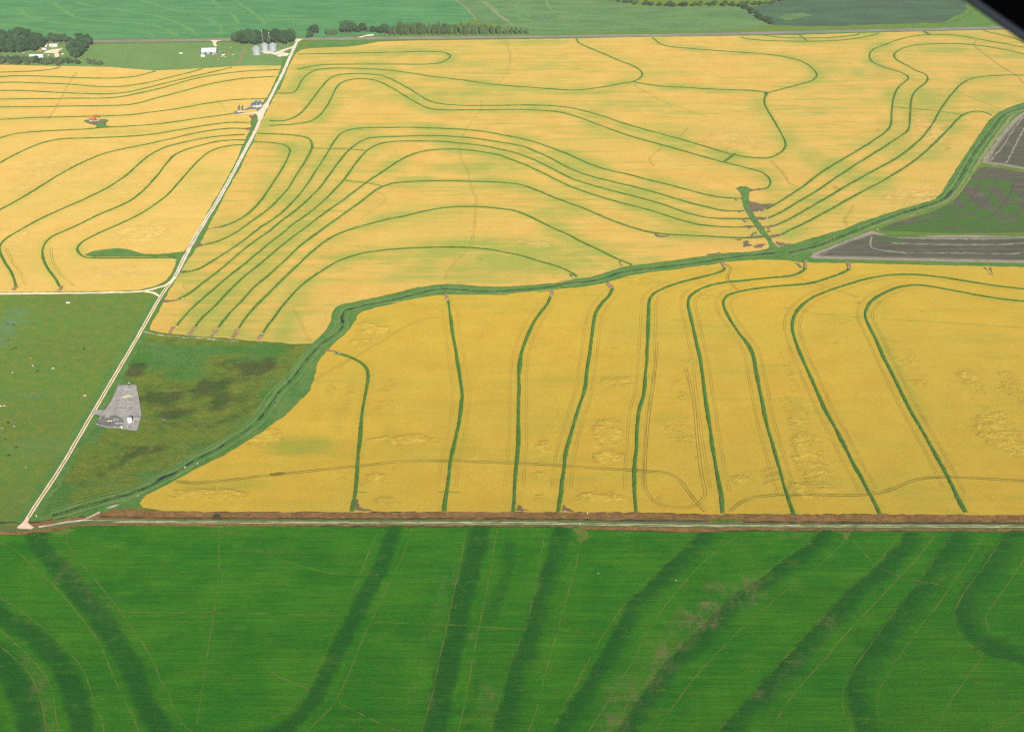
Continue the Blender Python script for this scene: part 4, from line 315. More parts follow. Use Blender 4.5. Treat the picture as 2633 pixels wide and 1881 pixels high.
def green_crop_mat():
    m = Mat('young_green_crop')
    mid = m.noise(0.02, 4, 0.6); row = m.noise(1.0, 4, 0.65, m.stretch(0.02, 0.5)); fine = m.noise(0.6, 3, 0.7); ru = m.noise(0.12, 3, 0.6, m.stretch(0.35, 1))
    c = m.mix(m.ramp(mid, 0.3, 0.7), (0.010, 0.112, 0.001), (0.030, 0.140, 0.001))
    c = m.mix(m.ramp(m.noise(0.006, 3), 0.45, 0.7, 0, 0.4), c, (0.005, 0.102, 0.001))
    d = m.math('ADD', m.attr('dark'), m.math('MULTIPLY', m.math('SUBTRACT', m.noise(0.045, 5, 0.68), 0.5), 1.1))
    c = m.mix(m.ramp(d, 0.05, 1.1, 0, 0.84), c, (0.001, 0.062, 0.004))
    p = m.math('MULTIPLY', m.attr('pale'), m.ramp(m.noise(0.11, 6, 0.78, m.stretch(1.0, 0.55, 1, 0.6)), 0.40, 0.66))
    c = m.mix(m.math('MINIMUM', p, 0.75), c, (0.135, 0.125, 0.050))
    c = m.mix(m.ramp(m.noise(1.0, 3, 0.5, m.stretch(0.006, 0.16)), 0.60, 0.76, 0, 0.4), c, (0.060, 0.135, 0.006))
    row2 = m.noise(1.0, 3, 0.6, m.stretch(0.018, 0.20)); tuft = m.noise(0.16, 4, 0.7, m.stretch(0.5, 1.0))
    c = m.mix(m.ramp(tuft, 0.56, 0.72, 0, 0.45), c, (0.065, 0.130, 0.008))
    c = m.mix(m.ramp(m.noise(0.05, 5, 0.7, m.stretch(0.45, 1.0)), 0.55, 0.74, 0, 0.5), c, (0.070, 0.145, 0.008))
    c = m.mul(c, m.ramp(row2, 0.3, 0.7, 0.93, 1.07))
    c = m.mul(c, m.ramp(row, 0.25, 0.75, 0.82, 1.18))
    c = m.mul(c, m.ramp(fine, 0.2, 0.8, 0.80, 1.22))
    h = m.math('ADD', m.math('MULTIPLY', row, 0.8), m.math('ADD', m.math('MULTIPLY', fine, 0.5), m.math('MULTIPLY', ru, 1.2)))
    return m.diffuse(c, m.bump(h, 0.5, 1.4), 1.0)

def pasture_mat():
    m = Mat('pasture_grass')
    n1 = m.noise(0.013, 4, 0.6); n2 = m.noise(0.09, 4, 0.65); fine = m.noise(0.5, 3, 0.7)
    c = m.mix(m.ramp(n1, 0.35, 0.65), (0.082, 0.140, 0.022), (0.078, 0.155, 0.022))
    c = m.mix(m.ramp(n2, 0.42, 0.66, 0, 0.7), c, (0.135, 0.160, 0.020))
    c = m.mix(m.math('MULTIPLY', m.attr('green'), m.ramp(m.noise(0.08, 4, 0.6, m.stretch(1, 1, 1, 0.6)), 0.35, 0.6)), c, (0.085, 0.165, 0.075))
    c = m.mul(c, m.ramp(fine, 0.2, 0.8, 0.74, 1.25))
    return m.diffuse(c, m.bump(m.math('ADD', fine, m.math('MULTIPLY', n2, 2.5)), 0.4, 1.2), 1.0)

def wetland_mat():
    m = Mat('marsh_grass'); wav = m.noise(0.016, 5, 0.7, m.stretch(0.8, 1.5))
    n1 = m.noise(0.02, 4, 0.6); n2 = m.noise(0.07, 5, 0.7, m.stretch(0.7, 1.2)); fine = m.noise(0.4, 4, 0.7)
    c = m.mix(m.ramp(n2, 0.38, 0.62), (0.082, 0.142, 0.014), (0.128, 0.152, 0.020))
    c = m.mix(m.ramp(m.noise(0.05, 4, 0.65), 0.5, 0.62, 0, 0.5), c, (0.052, 0.085, 0.012))
    g = m.math('ADD', m.math('ADD', m.attr('green'), m.math('MULTIPLY', m.math('SUBTRACT', n2, 0.5), 1.6)), m.math('MULTIPLY', m.math('SUBTRACT', wav, 0.5), 2.2))
    c = m.mix(m.ramp(g, 0.15, 1.0, 0, .9), c, m.mix(m.ramp(n1, 0.38, 0.62), (0.036, 0.135, 0.016), (0.062, 0.150, 0.036)))
    d = m.math('ADD', m.math('ADD', m.math('MULTIPLY', m.attr('dark'), 1.3), m.math('MULTIPLY', m.math('SUBTRACT', wav, 0.5), -1.2)), m.math('MULTIPLY', m.math('SUBTRACT', m.noise(0.03, 5, 0.75, m.stretch(0.7, 1.4)), 0.5), 2.6))
    c = m.mix(m.ramp(d, 0.35, 1.05, 0, 0.85), c, m.mix(m.ramp(n1, 0.4, 0.6), (0.028, 0.060, 0.011), (0.056, 0.060, 0.019)))
    c = m.mul(c, m.ramp(fine, 0.2, 0.8, 0.6, 1.35))
    return m.diffuse(c, m.bump(m.math('ADD', m.math('MULTIPLY', fine, 1.0), m.math('MULTIPLY', n2, 3.0)), 0.6, 1.6), 1.0)

def soil_mat():
    m = Mat('bare_grey_soil')
    n1 = m.noise(0.03, 4, 0.6); row = m.noise(1.0, 4, 0.6, m.stretch(0.012, 0.22)); fine = m.noise(0.35, 3, 0.7)
    c = m.mix(m.ramp(row, 0.35, 0.7), (0.060, 0.059, 0.046), (0.092, 0.084, 0.064))
    c = m.mix(m.ramp(n1, 0.5, 0.75, 0, 0.5), c, (0.13, 0.12, 0.095))
    c = m.mix(m.ramp(m.attr('pale'), 0.1, 0.9, 0, 0.8), c, (0.28, 0.245, 0.195))
    g = m.math('ADD', m.attr('green'), m.math('MULTIPLY', m.math('SUBTRACT', m.noise(0.06, 5, 0.7, m.stretch(0.5, 1.3)), 0.5), 1.5))
    c = m.mix(m.ramp(g, 0.25, 1.05, 0, 0.92), c, (0.042, 0.108, 0.016))
    c = m.mul(c, m.ramp(fine, 0.2, 0.8, 0.84, 1.16))
    return m.diffuse(c, m.bump(m.math('ADD', fine, row), 0.5, 1.2), 1.0)

def plain(name, c, rough=0.6, metal=0.0, var=0.15, scale=0.8, spec=0.4):
    m = Mat(name)
    f = m.ramp(m.noise(scale, 4, 0.6), 0.25, 0.75, 1-var, 1+var)
    return m.principled(m.mul(c, f), rough, metal, None, spec)

def dirt_mat(name, a, b, scale=0.08, grass=None, gl=0.56):
    m = Mat(name)
    c = m.mix(m.ramp(m.noise(scale, 4, 0.65), 0.33, 0.67), a, b)
    if grass: c = m.mix(m.ramp(m.noise(scale*1.7, 5, 0.7), gl, gl+.12, 0, 0.85), c, grass)
    f = m.noise(0.6, 3, 0.7)
    c = m.mul(c, m.ramp(f, 0.2, 0.8, 0.82, 1.18))
    return m.diffuse(c, m.bump(f, 0.4, 0.8), 0.9)

MT = dict(
    rice_south=rice_mat('ripe_rice_south', (0.405, 0.258, 0.026), (0.44, 0.30, 0.034), (0.37, 0.272, 0.032), (0.25, 0.24, 0.028), 0.42), rice_mid=rice_mat('ripe_rice_middle', (0.46, 0.272, 0.056), (0.495, 0.318, 0.080), (0.415, 0.300, 0.064), (0.232, 0.255, 0.045), 0.72),  # middle and west rice made paler: sun hot spot and haze put into their colour
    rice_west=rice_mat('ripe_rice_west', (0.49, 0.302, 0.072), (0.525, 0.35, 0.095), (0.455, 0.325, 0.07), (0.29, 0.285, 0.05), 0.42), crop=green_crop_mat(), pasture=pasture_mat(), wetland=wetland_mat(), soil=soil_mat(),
    levee=grass_mat('levee_grass', (0.048, 0.120, 0.014), (0.082, 0.150, 0.020), (0.026, 0.068, 0.008), 0.09, 0.55, 0.6, 0.72, 1.25, None, (0.15, 0.125, 0.04)),
    canal=grass_mat('canal_bank_grass', (0.050, 0.138, 0.026), (0.088, 0.160, 0.040), (0.032, 0.082, 0.020), 0.05, 0.5, 0.5),
    bank=grass_mat('mown_bank_grass', (0.070, 0.160, 0.036), (0.105, 0.175, 0.046), (0.046, 0.105, 0.03), 0.05, 0.4, 0.5),
    verge=grass_mat('verge_grass', (0.060, 0.145, 0.028), (0.085, 0.160, 0.034), (0.040, 0.095, 0.020), 0.05, 0.5, 0.4),
    tanverge=grass_mat('dry_verge_grass', (0.20, 0.19, 0.075), (0.16, 0.18, 0.06), (0.10, 0.15, 0.04), 0.05, 0.5, 0.4),
    far_green=grass_mat('distant_bean_field', (0.044, 0.158, 0.060), (0.060, 0.178, 0.064), None, 0.008, 0.22, 0.5, 0.84, 1.18, (0.01, 0.06)),  # far field greens carry some haze blue in their base colour
    far_past=grass_mat('distant_pasture', (0.092, 0.172, 0.050), (0.112, 0.185, 0.058), (0.065, 0.135, 0.042), 0.02, 0.25, 0.5, 0.82, 1.16),
    far_line=grass_mat('sparse_levee_grass', (0.086, 0.198, 0.064), (0.074, 0.188, 0.064), None, 0.03, 0.3, 0.4),
    far_mid=grass_mat('distant_rough_pasture', (0.090, 0.165, 0.058), (0.070, 0.150, 0.056), (0.052, 0.110, 0.046), 0.012, 0.2, 0.5, 0.8, 1.2, (0.012, 0.04)),
    far_dark=grass_mat('distant_dark_field', (0.040, 0.078, 0.050), (0.046, 0.094, 0.052), (0.046, 0.105, 0.046), 0.012, 0.2, 0.5, 0.85, 1.15, (0.008, 0.05)),
    far_tan=dirt_mat('dry_grass_line', (0.17, 0.19, 0.10), (0.13, 0.19, 0.08), 0.03),
    lane=grass_mat('lane_grass', (0.075, 0.112, 0.034), (0.105, 0.125, 0.045), (0.055, 0.09, 0.024), 0.06, 0.5, 0.5),
    deadgrass=grass_mat('sprayed_dead_grass', (0.150, 0.078, 0.026), (0.225, 0.125, 0.045), (0.085, 0.058, 0.018), 0.09, 0.5, 0.8, 0.7, 1.3, (0.05, 0.4)),
    mud=dirt_mat('brown_mud', (0.115, 0.085, 0.05), (0.165, 0.118, 0.075), 0.09, (0.10, 0.11, 0.025)),
    mudend=dirt_mat('red_brown_soil', (0.21, 0.12, 0.065), (0.28, 0.18, 0.11), 0.2, (0.12, 0.13, 0.04)),
    gravel=dirt_mat('white_shell_gravel', (0.44, 0.385, 0.30), (0.58, 0.52, 0.42), 0.1),
    rut=dirt_mat('pale_rut', (0.58, 0.48, 0.33), (0.66, 0.57, 0.42), 0.12),
    rutfaint=dirt_mat('worn_grass_rut', (0.40, 0.40, 0.22), (0.54, 0.51, 0.33), 0.06, (0.12, 0.14, 0.055)),
    roadmid=dirt_mat('road_centre_grass', (0.26, 0.21, 0.11), (0.16, 0.16, 0.06), 0.1),
    trail=dirt_mat('grey_trail', (0.40, 0.34, 0.25), (0.48, 0.40, 0.30), 0.05, (0.085, 0.15, 0.04), 0.44),
    yard=dirt_mat('pink_sand', (0.56, 0.42, 0.31), (0.64, 0.52, 0.40), 0.1),
    padgravel=dirt_mat('grey_limestone', (0.235, 0.225, 0.215), (0.31, 0.295, 0.28), 0.13, (0.20, 0.18, 0.16)),
    paddark=dirt_mat('dark_limestone', (0.11, 0.11, 0.115), (0.16, 0.155, 0.155), 0.2),
    asphalt=dirt_mat('weathered_asphalt', (0.16, 0.145, 0.13), (0.20, 0.18, 0.16), 0.02),
    ridge=dirt_mat('pale_soil_ridge', (0.24, 0.22, 0.175), (0.16, 0.15, 0.12), 0.07, (0.09, 0.085, 0.07), 0.55),
    rutdark=dirt_mat('dark_soil_rut', (0.060, 0.062, 0.055), (0.085, 0.080, 0.068), 0.06),
    track=dirt_mat('trampled_rice', (0.20, 0.155, 0.03), (0.27, 0.205, 0.035), 0.05, (0.30, 0.24, 0.04)),
    trackdark=dirt_mat('crushed_rice', (0.12, 0.115, 0.02), (0.17, 0.145, 0.028), 0.05, (0.26, 0.21, 0.035)),
    trackpale=dirt_mat('pressed_rice', (0.33, 0.22, 0.03), (0.38, 0.26, 0.035), 0.05, (0.27, 0.20, 0.03)),
    thinline=dirt_mat('weedy_seam', (0.24, 0.24, 0.045), (0.17, 0.20, 0.035), 0.08),
    gtrack=dirt_mat('worn_crop_line', (0.105, 0.130, 0.024), (0.062, 0.135, 0.012), 0.05, (0.030, 0.130, 0.004)),
    water=plain('dark_ditch_water', (0.012, 0.020, 0.020), 0.12, 0, 0.2, 0.1, 0.5),
    ditch=dirt_mat('dark_ditch', (0.030, 0.034, 0.016), (0.050, 0.050, 0.024), 0.15, (0.07, 0.07, 0.03)),
    bark=plain('bark', (0.15, 0.12, 0.09), 0.9, 0, 0.25, 2),
    galv=None, white=plain('white_paint', (0.80, 0.79, 0.76), 0.5), whitemetal=plain('white_sheet_metal', (0.78, 0.79, 0.80), 0.4, 0.0, 0.06),
    concrete=plain('concrete', (0.42, 0.40, 0.37), 0.9), steel=plain('grey_steel', (0.32, 0.33, 0.34), 0.45, 0.6), darksteel=plain('dark_steel', (0.05, 0.055, 0.06), 0.55, 0.3),
    blue=plain('blue_paint', (0.035, 0.17, 0.42), 0.4), cyan=plain('pale_blue_paint', (0.15, 0.42, 0.62), 0.4), red=plain('orange_red_paint', (0.62, 0.085, 0.035), 0.4),
    greypaint=plain('dark_grey_paint', (0.085, 0.075, 0.095), 0.5), glass=plain('dark_glass', (0.02, 0.025, 0.03), 0.1), rubber=plain('rubber', (0.02, 0.02, 0.02), 0.9),
    cream=plain('cream_siding', (0.62, 0.56, 0.42), 0.7), tan=plain('tan_paint', (0.48, 0.40, 0.26), 0.6), teal=plain('teal_wall', (0.22, 0.42, 0.44), 0.6), brick=plain('brown_wall', (0.30, 0.19, 0.12), 0.8),
    redpaint=plain('faded_red_paint', (0.36, 0.10, 0.09), 0.5), silver=plain('silver_paint', (0.5, 0.51, 0.52), 0.35, 0.4), wood=plain('grey_wood', (0.24, 0.20, 0.16), 0.9), orange=plain('orange_paint', (0.65, 0.25, 0.06), 0.5),
    black=plain('wing_shade_black', (0.0008, 0.0008, 0.001), 0.9, 0, 0.1, 1, 0.0), rim=plain('wing_edge_light', (0.016, 0.021, 0.028), 0.8, 0, 0.1, 1, 0.1))  # wing: underside shade and light on its edge put into these two colours

def galv_mat():
    m = Mat('galvanised_sheet')
    z = m.n('ShaderNodeSeparateXYZ', {0: m.pos()}).outputs[2]
    wv = m.math('SINE', m.math('MULTIPLY', z, 5.7))
    c = m.mix(m.ramp(m.noise(0.6, 3), 0.3, 0.7), (0.40, 0.46, 0.48), (0.54, 0.60, 0.62))
    return m.principled(c, 0.32, 0.3, m.bump(wv, 0.35, 0.12))
MT['galv'] = galv_mat()

def leaf_mat(name, a, b):
    m = Mat(name)
    r = m.n('ShaderNodeObjectInfo').outputs['Random']
    c = m.mix(m.ramp(m.noise(0.35, 3), 0.3, 0.7), a, b)
    c = m.mul(c, m.n('ShaderNodeMapRange', {0: r, 3: 0.72, 4: 1.3}).outputs[0])
    return m.diffuse(c, None, 0.8)
LEAF = [leaf_mat('oak_leaves', (0.030, 0.074, 0.036), (0.050, 0.102, 0.048)), leaf_mat('poplar_leaves', (0.058, 0.105, 0.040), (0.080, 0.135, 0.052)),
        leaf_mat('brush_leaves', (0.062, 0.095, 0.048), (0.088, 0.115, 0.060)), leaf_mat('shrub_leaves', (0.06, 0.14, 0.03), (0.08, 0.17, 0.04))]

# ------------------------------------------------------------------ mesh helpers
def link(o, parent=None):
    col.objects.link(o)
    if parent: o.parent = parent
    return o
def mesh(name, verts, faces, mt, parent=None, smooth=False):
    me = bpy.data.meshes.new(name); me.from_pydata([tuple(v) for v in verts], [], faces); me.update()
    for m in (mt if isinstance(mt, (list, tuple)) else [mt]): me.materials.append(m)
    if smooth: me.polygons.foreach_set('use_smooth', [True]*len(me.polygons))
    return link(bpy.data.objects.new(name, me), parent)
def structure(o, kind='structure'): o['kind'] = kind; return o
def tag(o, label, cat, group=None):
    o['label'] = label; o['category'] = cat
    if group: o['group'] = group
    return o
def thing(name, label, cat, loc, rz=0, group=None):
    o = bpy.data.objects.new(name, None); col.objects.link(o); o.empty_display_size = 1
    o.location = (loc[0], loc[1], loc[2] if len(loc) > 2 else 0); o.rotation_euler = (0, 0, rz)
    return tag(o, label, cat, group)
def dup(root, loc, rz=0, scale=None, label=None, group=None):
    r = root.copy(); col.objects.link(r); r.location = (loc[0], loc[1], loc[2] if len(loc) > 2 else 0); r.rotation_euler = (0, 0, rz)
    if scale: r.scale = scale if isinstance(scale, tuple) else (scale,)*3
    if label: r['label'] = label
    if group: r['group'] = group
    for ch in list(root.children):
        c = ch.copy(); col.objects.link(c); c.parent = r
        for g in list(ch.children):
            d = g.copy(); col.objects.link(d); d.parent = c
    return r

class Geo:
    """collects shapes into one mesh"""
    def __init__(s): s.v, s.f = [], []
    def add(s, vs, fs):
        b = len(s.v); s.v += [tuple(v) for v in vs]; s.f += [tuple(i+b for i in f) for f in fs]; return s
    def box(s, c, d, rz=0, taper=1.0):
        x, y, z = [k/2 for k in d]; cr, sr = math.cos(rz), math.sin(rz); vs = []
        for sz in (-1, 1):
            t = taper if sz > 0 else 1
            for sx, sy in ((-1, -1), (1, -1), (1, 1), (-1, 1)):
                a, b = sx*x*t, sy*y*t; vs.append((c[0]+a*cr-b*sr, c[1]+a*sr+b*cr, c[2]+sz*z))
        return s.add(vs, [(0, 3, 2, 1), (4, 5, 6, 7), (0, 1, 5, 4), (1, 2, 6, 5), (2, 3, 7, 6), (3, 0, 4, 7)])
    def bar(s, p, q, r, n=6, r2=None):
        p, q = Vector(p), Vector(q); ax = (q-p).normalized(); u = ax.orthogonal().normalized(); w_ = ax.cross(u); r2 = r if r2 is None else r2; vs = []
        for k, (c, rr) in enumerate(((p, r), (q, r2))):
            for i in range(n):
                a = 2*math.pi*i/n; vs.append(c+u*math.cos(a)*rr+w_*math.sin(a)*rr)
        return s.add(vs, [(i, (i+1) % n, n+(i+1) % n, n+i) for i in range(n)]+[tuple(range(n))[::-1], tuple(range(n, 2*n))])
    def lathe(s, prof, c=(0, 0, 0), n=24):
        vs, fs = [], []
        for r, z in prof:
            for i in range(n):
                a = 2*math.pi*i/n; vs.append((c[0]+r*math.cos(a), c[1]+r*math.sin(a), c[2]+z))
        for k in range(len(prof)-1):
            for i in range(n): fs.append((k*n+i, k*n+(i+1) % n, (k+1)*n+(i+1) % n, (k+1)*n+i))
        fs += [tuple(range(n))[::-1], tuple(range((len(prof)-1)*n, len(prof)*n))]
        return s.add(vs, fs)
    def prism(s, outline, axis, a, b):
        """outline of (u, z) pairs pushed along x or y from a to b"""
        n = len(outline); vs = []
        for t in (a, b):
            for u, z in outline: vs.append((u, t, z) if axis == 'y' else (t, u, z))
        return s.add(vs, [(i, (i+1) % n, n+(i+1) % n, n+i) for i in range(n)]+[tuple(range(n))[::-1], tuple(range(n, 2*n))])
    def build(s, name, mt, parent=None, smooth=False, fix=True):
        o = mesh(name, s.v, s.f, mt, parent, smooth)
        if fix:
            bm = bmesh.new(); bm.from_mesh(o.data); bmesh.ops.recalc_face_normals(bm, faces=bm.faces); bm.to_mesh(o.data); bm.free()
        return o

def smooth_line(pts, step):
    """Catmull-Rom through the points, resampled"""
    P_ = [np.array(p, float) for p in pts]
    if len(P_) == 2: dense = [P_[0]+(P_[1]-P_[0])*t for t in np.linspace(0, 1, 12)]
    else:
        P_ = [2*P_[0]-P_[1]]+P_+[2*P_[-1]-P_[-2]]; dense = []
        for i in range(1, len(P_)-2):
            p0, p1, p2, p3 = P_[i-1:i+3]
            for t in np.linspace(0, 1, 14, endpoint=False):
                dense.append(0.5*((2*p1)+(p2-p0)*t+(2*p0-5*p1+4*p2-p3)*t*t+(3*p1-p0-3*p2+p3)*t**3))
        dense.append(P_[-2])
    d = np.array(dense); seg = np.hypot(*np.diff(d, axis=0).T); cum = np.concatenate([[0], np.cumsum(seg)])
    n = max(2, int(cum[-1]/step)+1); q = np.linspace(0, cum[-1], n)
    return np.stack([np.interp(q, cum, d[:, 0]), np.interp(q, cum, d[:, 1])], 1)
def normals2(d):
    t = np.gradient(d, axis=0); t /= (np.linalg.norm(t, axis=1)[:, None]+1e-9); return np.stack([-t[:, 1], t[:, 0]], 1)
def wobble(n, amp, k):
    if n < 2: return np.zeros(n)
    a = rng.normal(0, 1, n//k+3); return np.interp(np.arange(n)/k, np.arange(len(a)), a)*amp
def strip_geo(d, prof, wob=0.0, k=3, fade=0.0):
    """prof: (offset, z) pairs across; returns verts, faces"""
    n = len(d); nn = normals2(d); W_ = [wobble(n, wob, k), wobble(n, wob, k)]; vs, fs = [], []
    m = len(prof); half = max(abs(o) for o, _ in prof) or 1
    for i in range(n):
        e = 1.0
        if fade: e = min(1, 0.35+min(i, n-1-i)/fade)
        for o, z in prof:
            wv = (W_[0] if o < 0 else W_[1])[i]*abs(o)/half
            p = d[i]+nn[i]*(o*e+(wv if o >= 0 else -wv)); vs.append((p[0], p[1], z))
    for i in range(n-1):
        for j in range(m-1): a = i*m+j; fs.append((a, a+m, a+m+1, a+1))
    return vs, fs
def ribbon(name, pts, width, z, mt, wob=0.15, step=4, kind='structure', fade=0.0):
    d = smooth_line(pts, step); v, f = strip_geo(d, [(width/2, z), (0, z+0.004), (-width/2, z)][::-1], wob*width/2, 2, fade)
    return structure(mesh(name, v, [q[::-1] for q in f] if False else f, mt), kind)
def up(o):
    me = o.data
    bm = bmesh.new(); bm.from_mesh(me)
    for f in bm.faces:
        f.normal_update()
        if f.normal.z < 0: f.normal_flip()
    bm.to_mesh(me); bm.free(); return o

def inside(P_, poly):
    x, y = P_[:, 0], P_[:, 1]; r = np.zeros(len(P_), bool); n = len(poly)
    for i in range(n):
        x1, y1 = poly[i]; x2, y2 = poly[(i+1) % n]
        c = ((y1 > y) != (y2 > y))
        with np.errstate(divide='ignore', invalid='ignore'): xi = (x2-x1)*(y-y1)/(y2-y1+1e-12)+x1
        r ^= c & (x < xi)
    return r
def dist_lines(P_, lines):
    out = np.full(len(P_), 1e9)
    for l in lines:
        l = np.asarray(l, float)
        lo, hi = l.min(0)-60, l.max(0)+60
        idx = np.where((P_[:, 0] > lo[0]) & (P_[:, 0] < hi[0]) & (P_[:, 1] > lo[1]) & (P_[:, 1] < hi[1]))[0]
        if not len(idx): continue
        Q = P_[idx]; best = np.full(len(Q), 1e9)
        for a, b in zip(l[:-1], l[1:]):
            ab = b-a; t = np.clip(((Q-a)@ab)/(ab@ab+1e-9), 0, 1); best = np.minimum(best, np.hypot(*(Q-a-t[:, None]*ab).T))
        out[idx] = np.minimum(out[idx], best)
    return out
def sstep(x): x = np.clip(x, 0, 1); return x*x*(3-2*x)
def ell_attr(P_, ells):
    v = np.zeros(len(P_))
    for cx, cy, rx, ry, s in ells:
        r = np.hypot((P_[:, 0]-cx)/rx, (P_[:, 1]-cy)/ry); v = np.maximum(v, s*sstep((1.35-r)/0.95))
    return v
def band_attr(P_, bands, soft=0.7):
    v = np.zeros(len(P_))
    for l, hw, s in bands:
        d = dist_lines(P_, [smooth_line(l, 12)]); v = np.maximum(v, s*sstep((1+soft-d/hw)/(2*soft)))
    return v
def crop_bands(P_):
    v = np.zeros(len(P_))
    for bi, (l, hw, s) in enumerate(S['gbands']):
        l = smooth_line(l, 10); lo, hi = l.min(0)-70, l.max(0)+70
        idx = np.where((P_[:, 0] > lo[0]) & (P_[:, 0] < hi[0]) & (P_[:, 1] > lo[1]) & (P_[:, 1] < hi[1]))[0]
        if not len(idx): continue
        Q = P_[idx]; best = np.full(len(Q), 1e9); sg = np.zeros(len(Q))
        for a, b in zip(l[:-1], l[1:]):
            ab = b-a; t = np.clip(((Q-a)@ab)/(ab@ab+1e-9), 0, 1); e = Q-a-t[:, None]*ab; dd = np.hypot(*e.T); side = np.sign(e@np.array([-ab[1], ab[0]]))
            m_ = dd < best; best[m_] = dd[m_]; sg[m_] = side[m_]
        x = (sg*best/hw+0.10*lump(Q, 42, bi)+0.10*lump(Q, 13, bi+40))/1.12
        if bi >= 8 and bi not in (len(S['gbands'])-1,): p = np.where(x < -.6, sstep((x+1.15)/.45), 1-sstep((x+.5)/2.7))       # crisp on one side, fading on the other
        else: p = 1-sstep((np.abs(x)-.45)/1.05)
        v[idx] = np.maximum(v[idx], s*p)
    return v
def sheet(name, poly, z, mt, spacing=None, attrs=None, jitter=0.5, edge=6.0, skirt=0.0, relief=None):
    b = []
    n = len(poly)
    for i in range(n):
        p, q = np.array(poly[i], float), np.array(poly[(i+1) % n], float); k = max(1, int(np.hypot(*(q-p))/edge))
        for j in range(k): b.append(p+(q-p)*j/k+(rng.normal(0, jitter*0.5, 2) if j else 0))
    b = np.array(b); nb = len(b); pts = b
    if spacing:
        lo, hi = b.min(0), b.max(0)
        gx, gy = np.meshgrid(np.arange(lo[0], hi[0], spacing), np.arange(lo[1], hi[1], spacing))
        g = np.stack([gx.ravel(), gy.ravel()], 1)+rng.uniform(-.2, .2, (gx.size, 2))*spacing
        g = g[inside(g, b)]; g = g[dist_lines(g, [np.vstack([b, b[:1]])]) > spacing*0.45]; pts = np.vstack([b, g])
    v2, e2, f2, ov, oe, of = delaunay_2d_cdt([Vector((p[0], p[1])) for p in pts], [(i, (i+1) % nb) for i in range(nb)], [], 1, 1e-3)
    P_ = np.array([(v.x, v.y) for v in v2]); zz = np.full(len(P_), float(z))
    if relief is not None: zz = zz+relief(P_)
    vs = [(P_[i, 0], P_[i, 1], zz[i]) for i in range(len(P_))]; fs = [tuple(f) for f in f2]
    if skirt:
        cnt = {}
        for f in fs:
            for a, c in zip(f, f[1:]+f[:1]): cnt[(a, c)] = 1
        low = {}
        for (a, c) in [k for k in cnt if (k[1], k[0]) not in cnt]:
            for q in (a, c):
                if q not in low: low[q] = len(vs); vs.append((vs[q][0], vs[q][1], vs[q][2]-skirt))
            fs.append((c, a, low[a], low[c]))
    o = structure(mesh(name, vs, fs, mt))
    if attrs:
        PP_ = np.array([(v[0], v[1]) for v in vs])
        for k, fn in attrs.items():
            a = o.data.attributes.new(k, 'FLOAT', 'POINT'); a.data.foreach_set('value', fn(PP_).astype(np.float32))
    return o

S = SURVEY
# ------------------------------------------------------------------ ground and fields
gr = 30000.0
ground = sheet('ground', [(-gr, -2000), (gr, -2000), (gr, 2*gr), (-gr, 2*gr)], 0, MT['pasture'], None, None, 0, 1e9)
LEV = {k: smooth_line(v, 3.5) for k, v in S['levees'].items()}
levlines = [l[::4] if len(l) > 8 else l for l in LEV.values()]
def lump(P_, size, seed):
    r = np.random.default_rng(seed); v = np.zeros(len(P_))
    for k in range(7):
        a = r.uniform(0, 6.28); q = 6.28/size*r.uniform(.5, 1.6); v += np.sin((P_[:, 0]*math.cos(a)+P_[:, 1]*math.sin(a)*.8)*q+r.uniform(0, 6.28))
    return v/3.2
def rice_green(P_, near=0.45, reach=15):
    v = np.maximum(1.15*ell_attr(P_, S['rgreen']), band_attr(P_, S['rgreen_bands'], 0.9))
    d = dist_lines(P_, levlines); u = np.clip(0.55+0.7*lump(P_, 95, 3), 0.05, 1.1); return np.maximum(np.maximum(v*np.clip(1+.4*lump(P_, 60, 9), .5, 1.3), near*u*sstep((reach-d)/reach)), min(1, near*.9)*sstep((7.5-d)/6))
def rice_lodge(P_): return ell_attr(P_, S['rlodge'])
def soft_relief(P_): return 0.12*np.sin(P_[:, 0]*0.11)*np.cos(P_[:, 1]*0.09)
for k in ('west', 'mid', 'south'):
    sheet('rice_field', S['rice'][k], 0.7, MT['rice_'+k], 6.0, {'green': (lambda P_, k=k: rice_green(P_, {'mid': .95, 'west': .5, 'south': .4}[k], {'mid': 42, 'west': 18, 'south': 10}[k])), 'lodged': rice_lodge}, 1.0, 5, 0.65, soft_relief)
sheet('green_field', S['green_field'], 0.4, MT['crop'], 3.2, {'dark': crop_bands, 'pale': lambda P_: np.maximum(ell_attr(P_, S['gpale']), band_attr(P_, S['gpale_bands'], 0.9)*np.clip(.8+.45*lump(P_, 30, 21), .1, 1.3))}, 0.8, 4, 0.38,
      lambda P_: 0.7*crop_bands(P_))
sheet('pasture', [(-1400, 830), (-470, 862), (-470, 940), (-452, 1060), (-449.5, 1345), (-1400, 1358)], 0.06, MT['pasture'], 8.0, {'green': lambda P_: ell_attr(P_, S['pblue'])}, 0.6, 8)
sheet('marsh', S['wetland'], 0.1, MT['wetland'], 5.0, {'dark': lambda P_: np.maximum(ell_attr(P_, S['wdark']), band_attr(P_, S['wdark_bands'], 0.9))*np.clip(.85+.4*lump(P_, 36, 31), .2, 1.3), 'green': lambda P_: np.maximum(ell_attr(P_, S['wgreen']), 0.8*sstep((16-dist_lines(P_, [S['track_road']]))/12))}, 0.8, 5, 0,
      lambda P_: 0.10+0.3*np.sin(P_[:, 0]*0.21)*np.sin(P_[:, 1]*0.17)*0.3)
for i, p in enumerate(S['plow']):
    sheet('ploughed_field', p, 0.16, MT['soil'], 6.0, {'green': (lambda P_: ell_attr(P_, S['plowgreen'])), 'pale': (lambda P_, i=i, p=p: (0.95 if i != 1 else 0.0)*sstep((14-dist_lines(P_, [np.array(p+p[:1])]))/12))}, 0.6, 5)
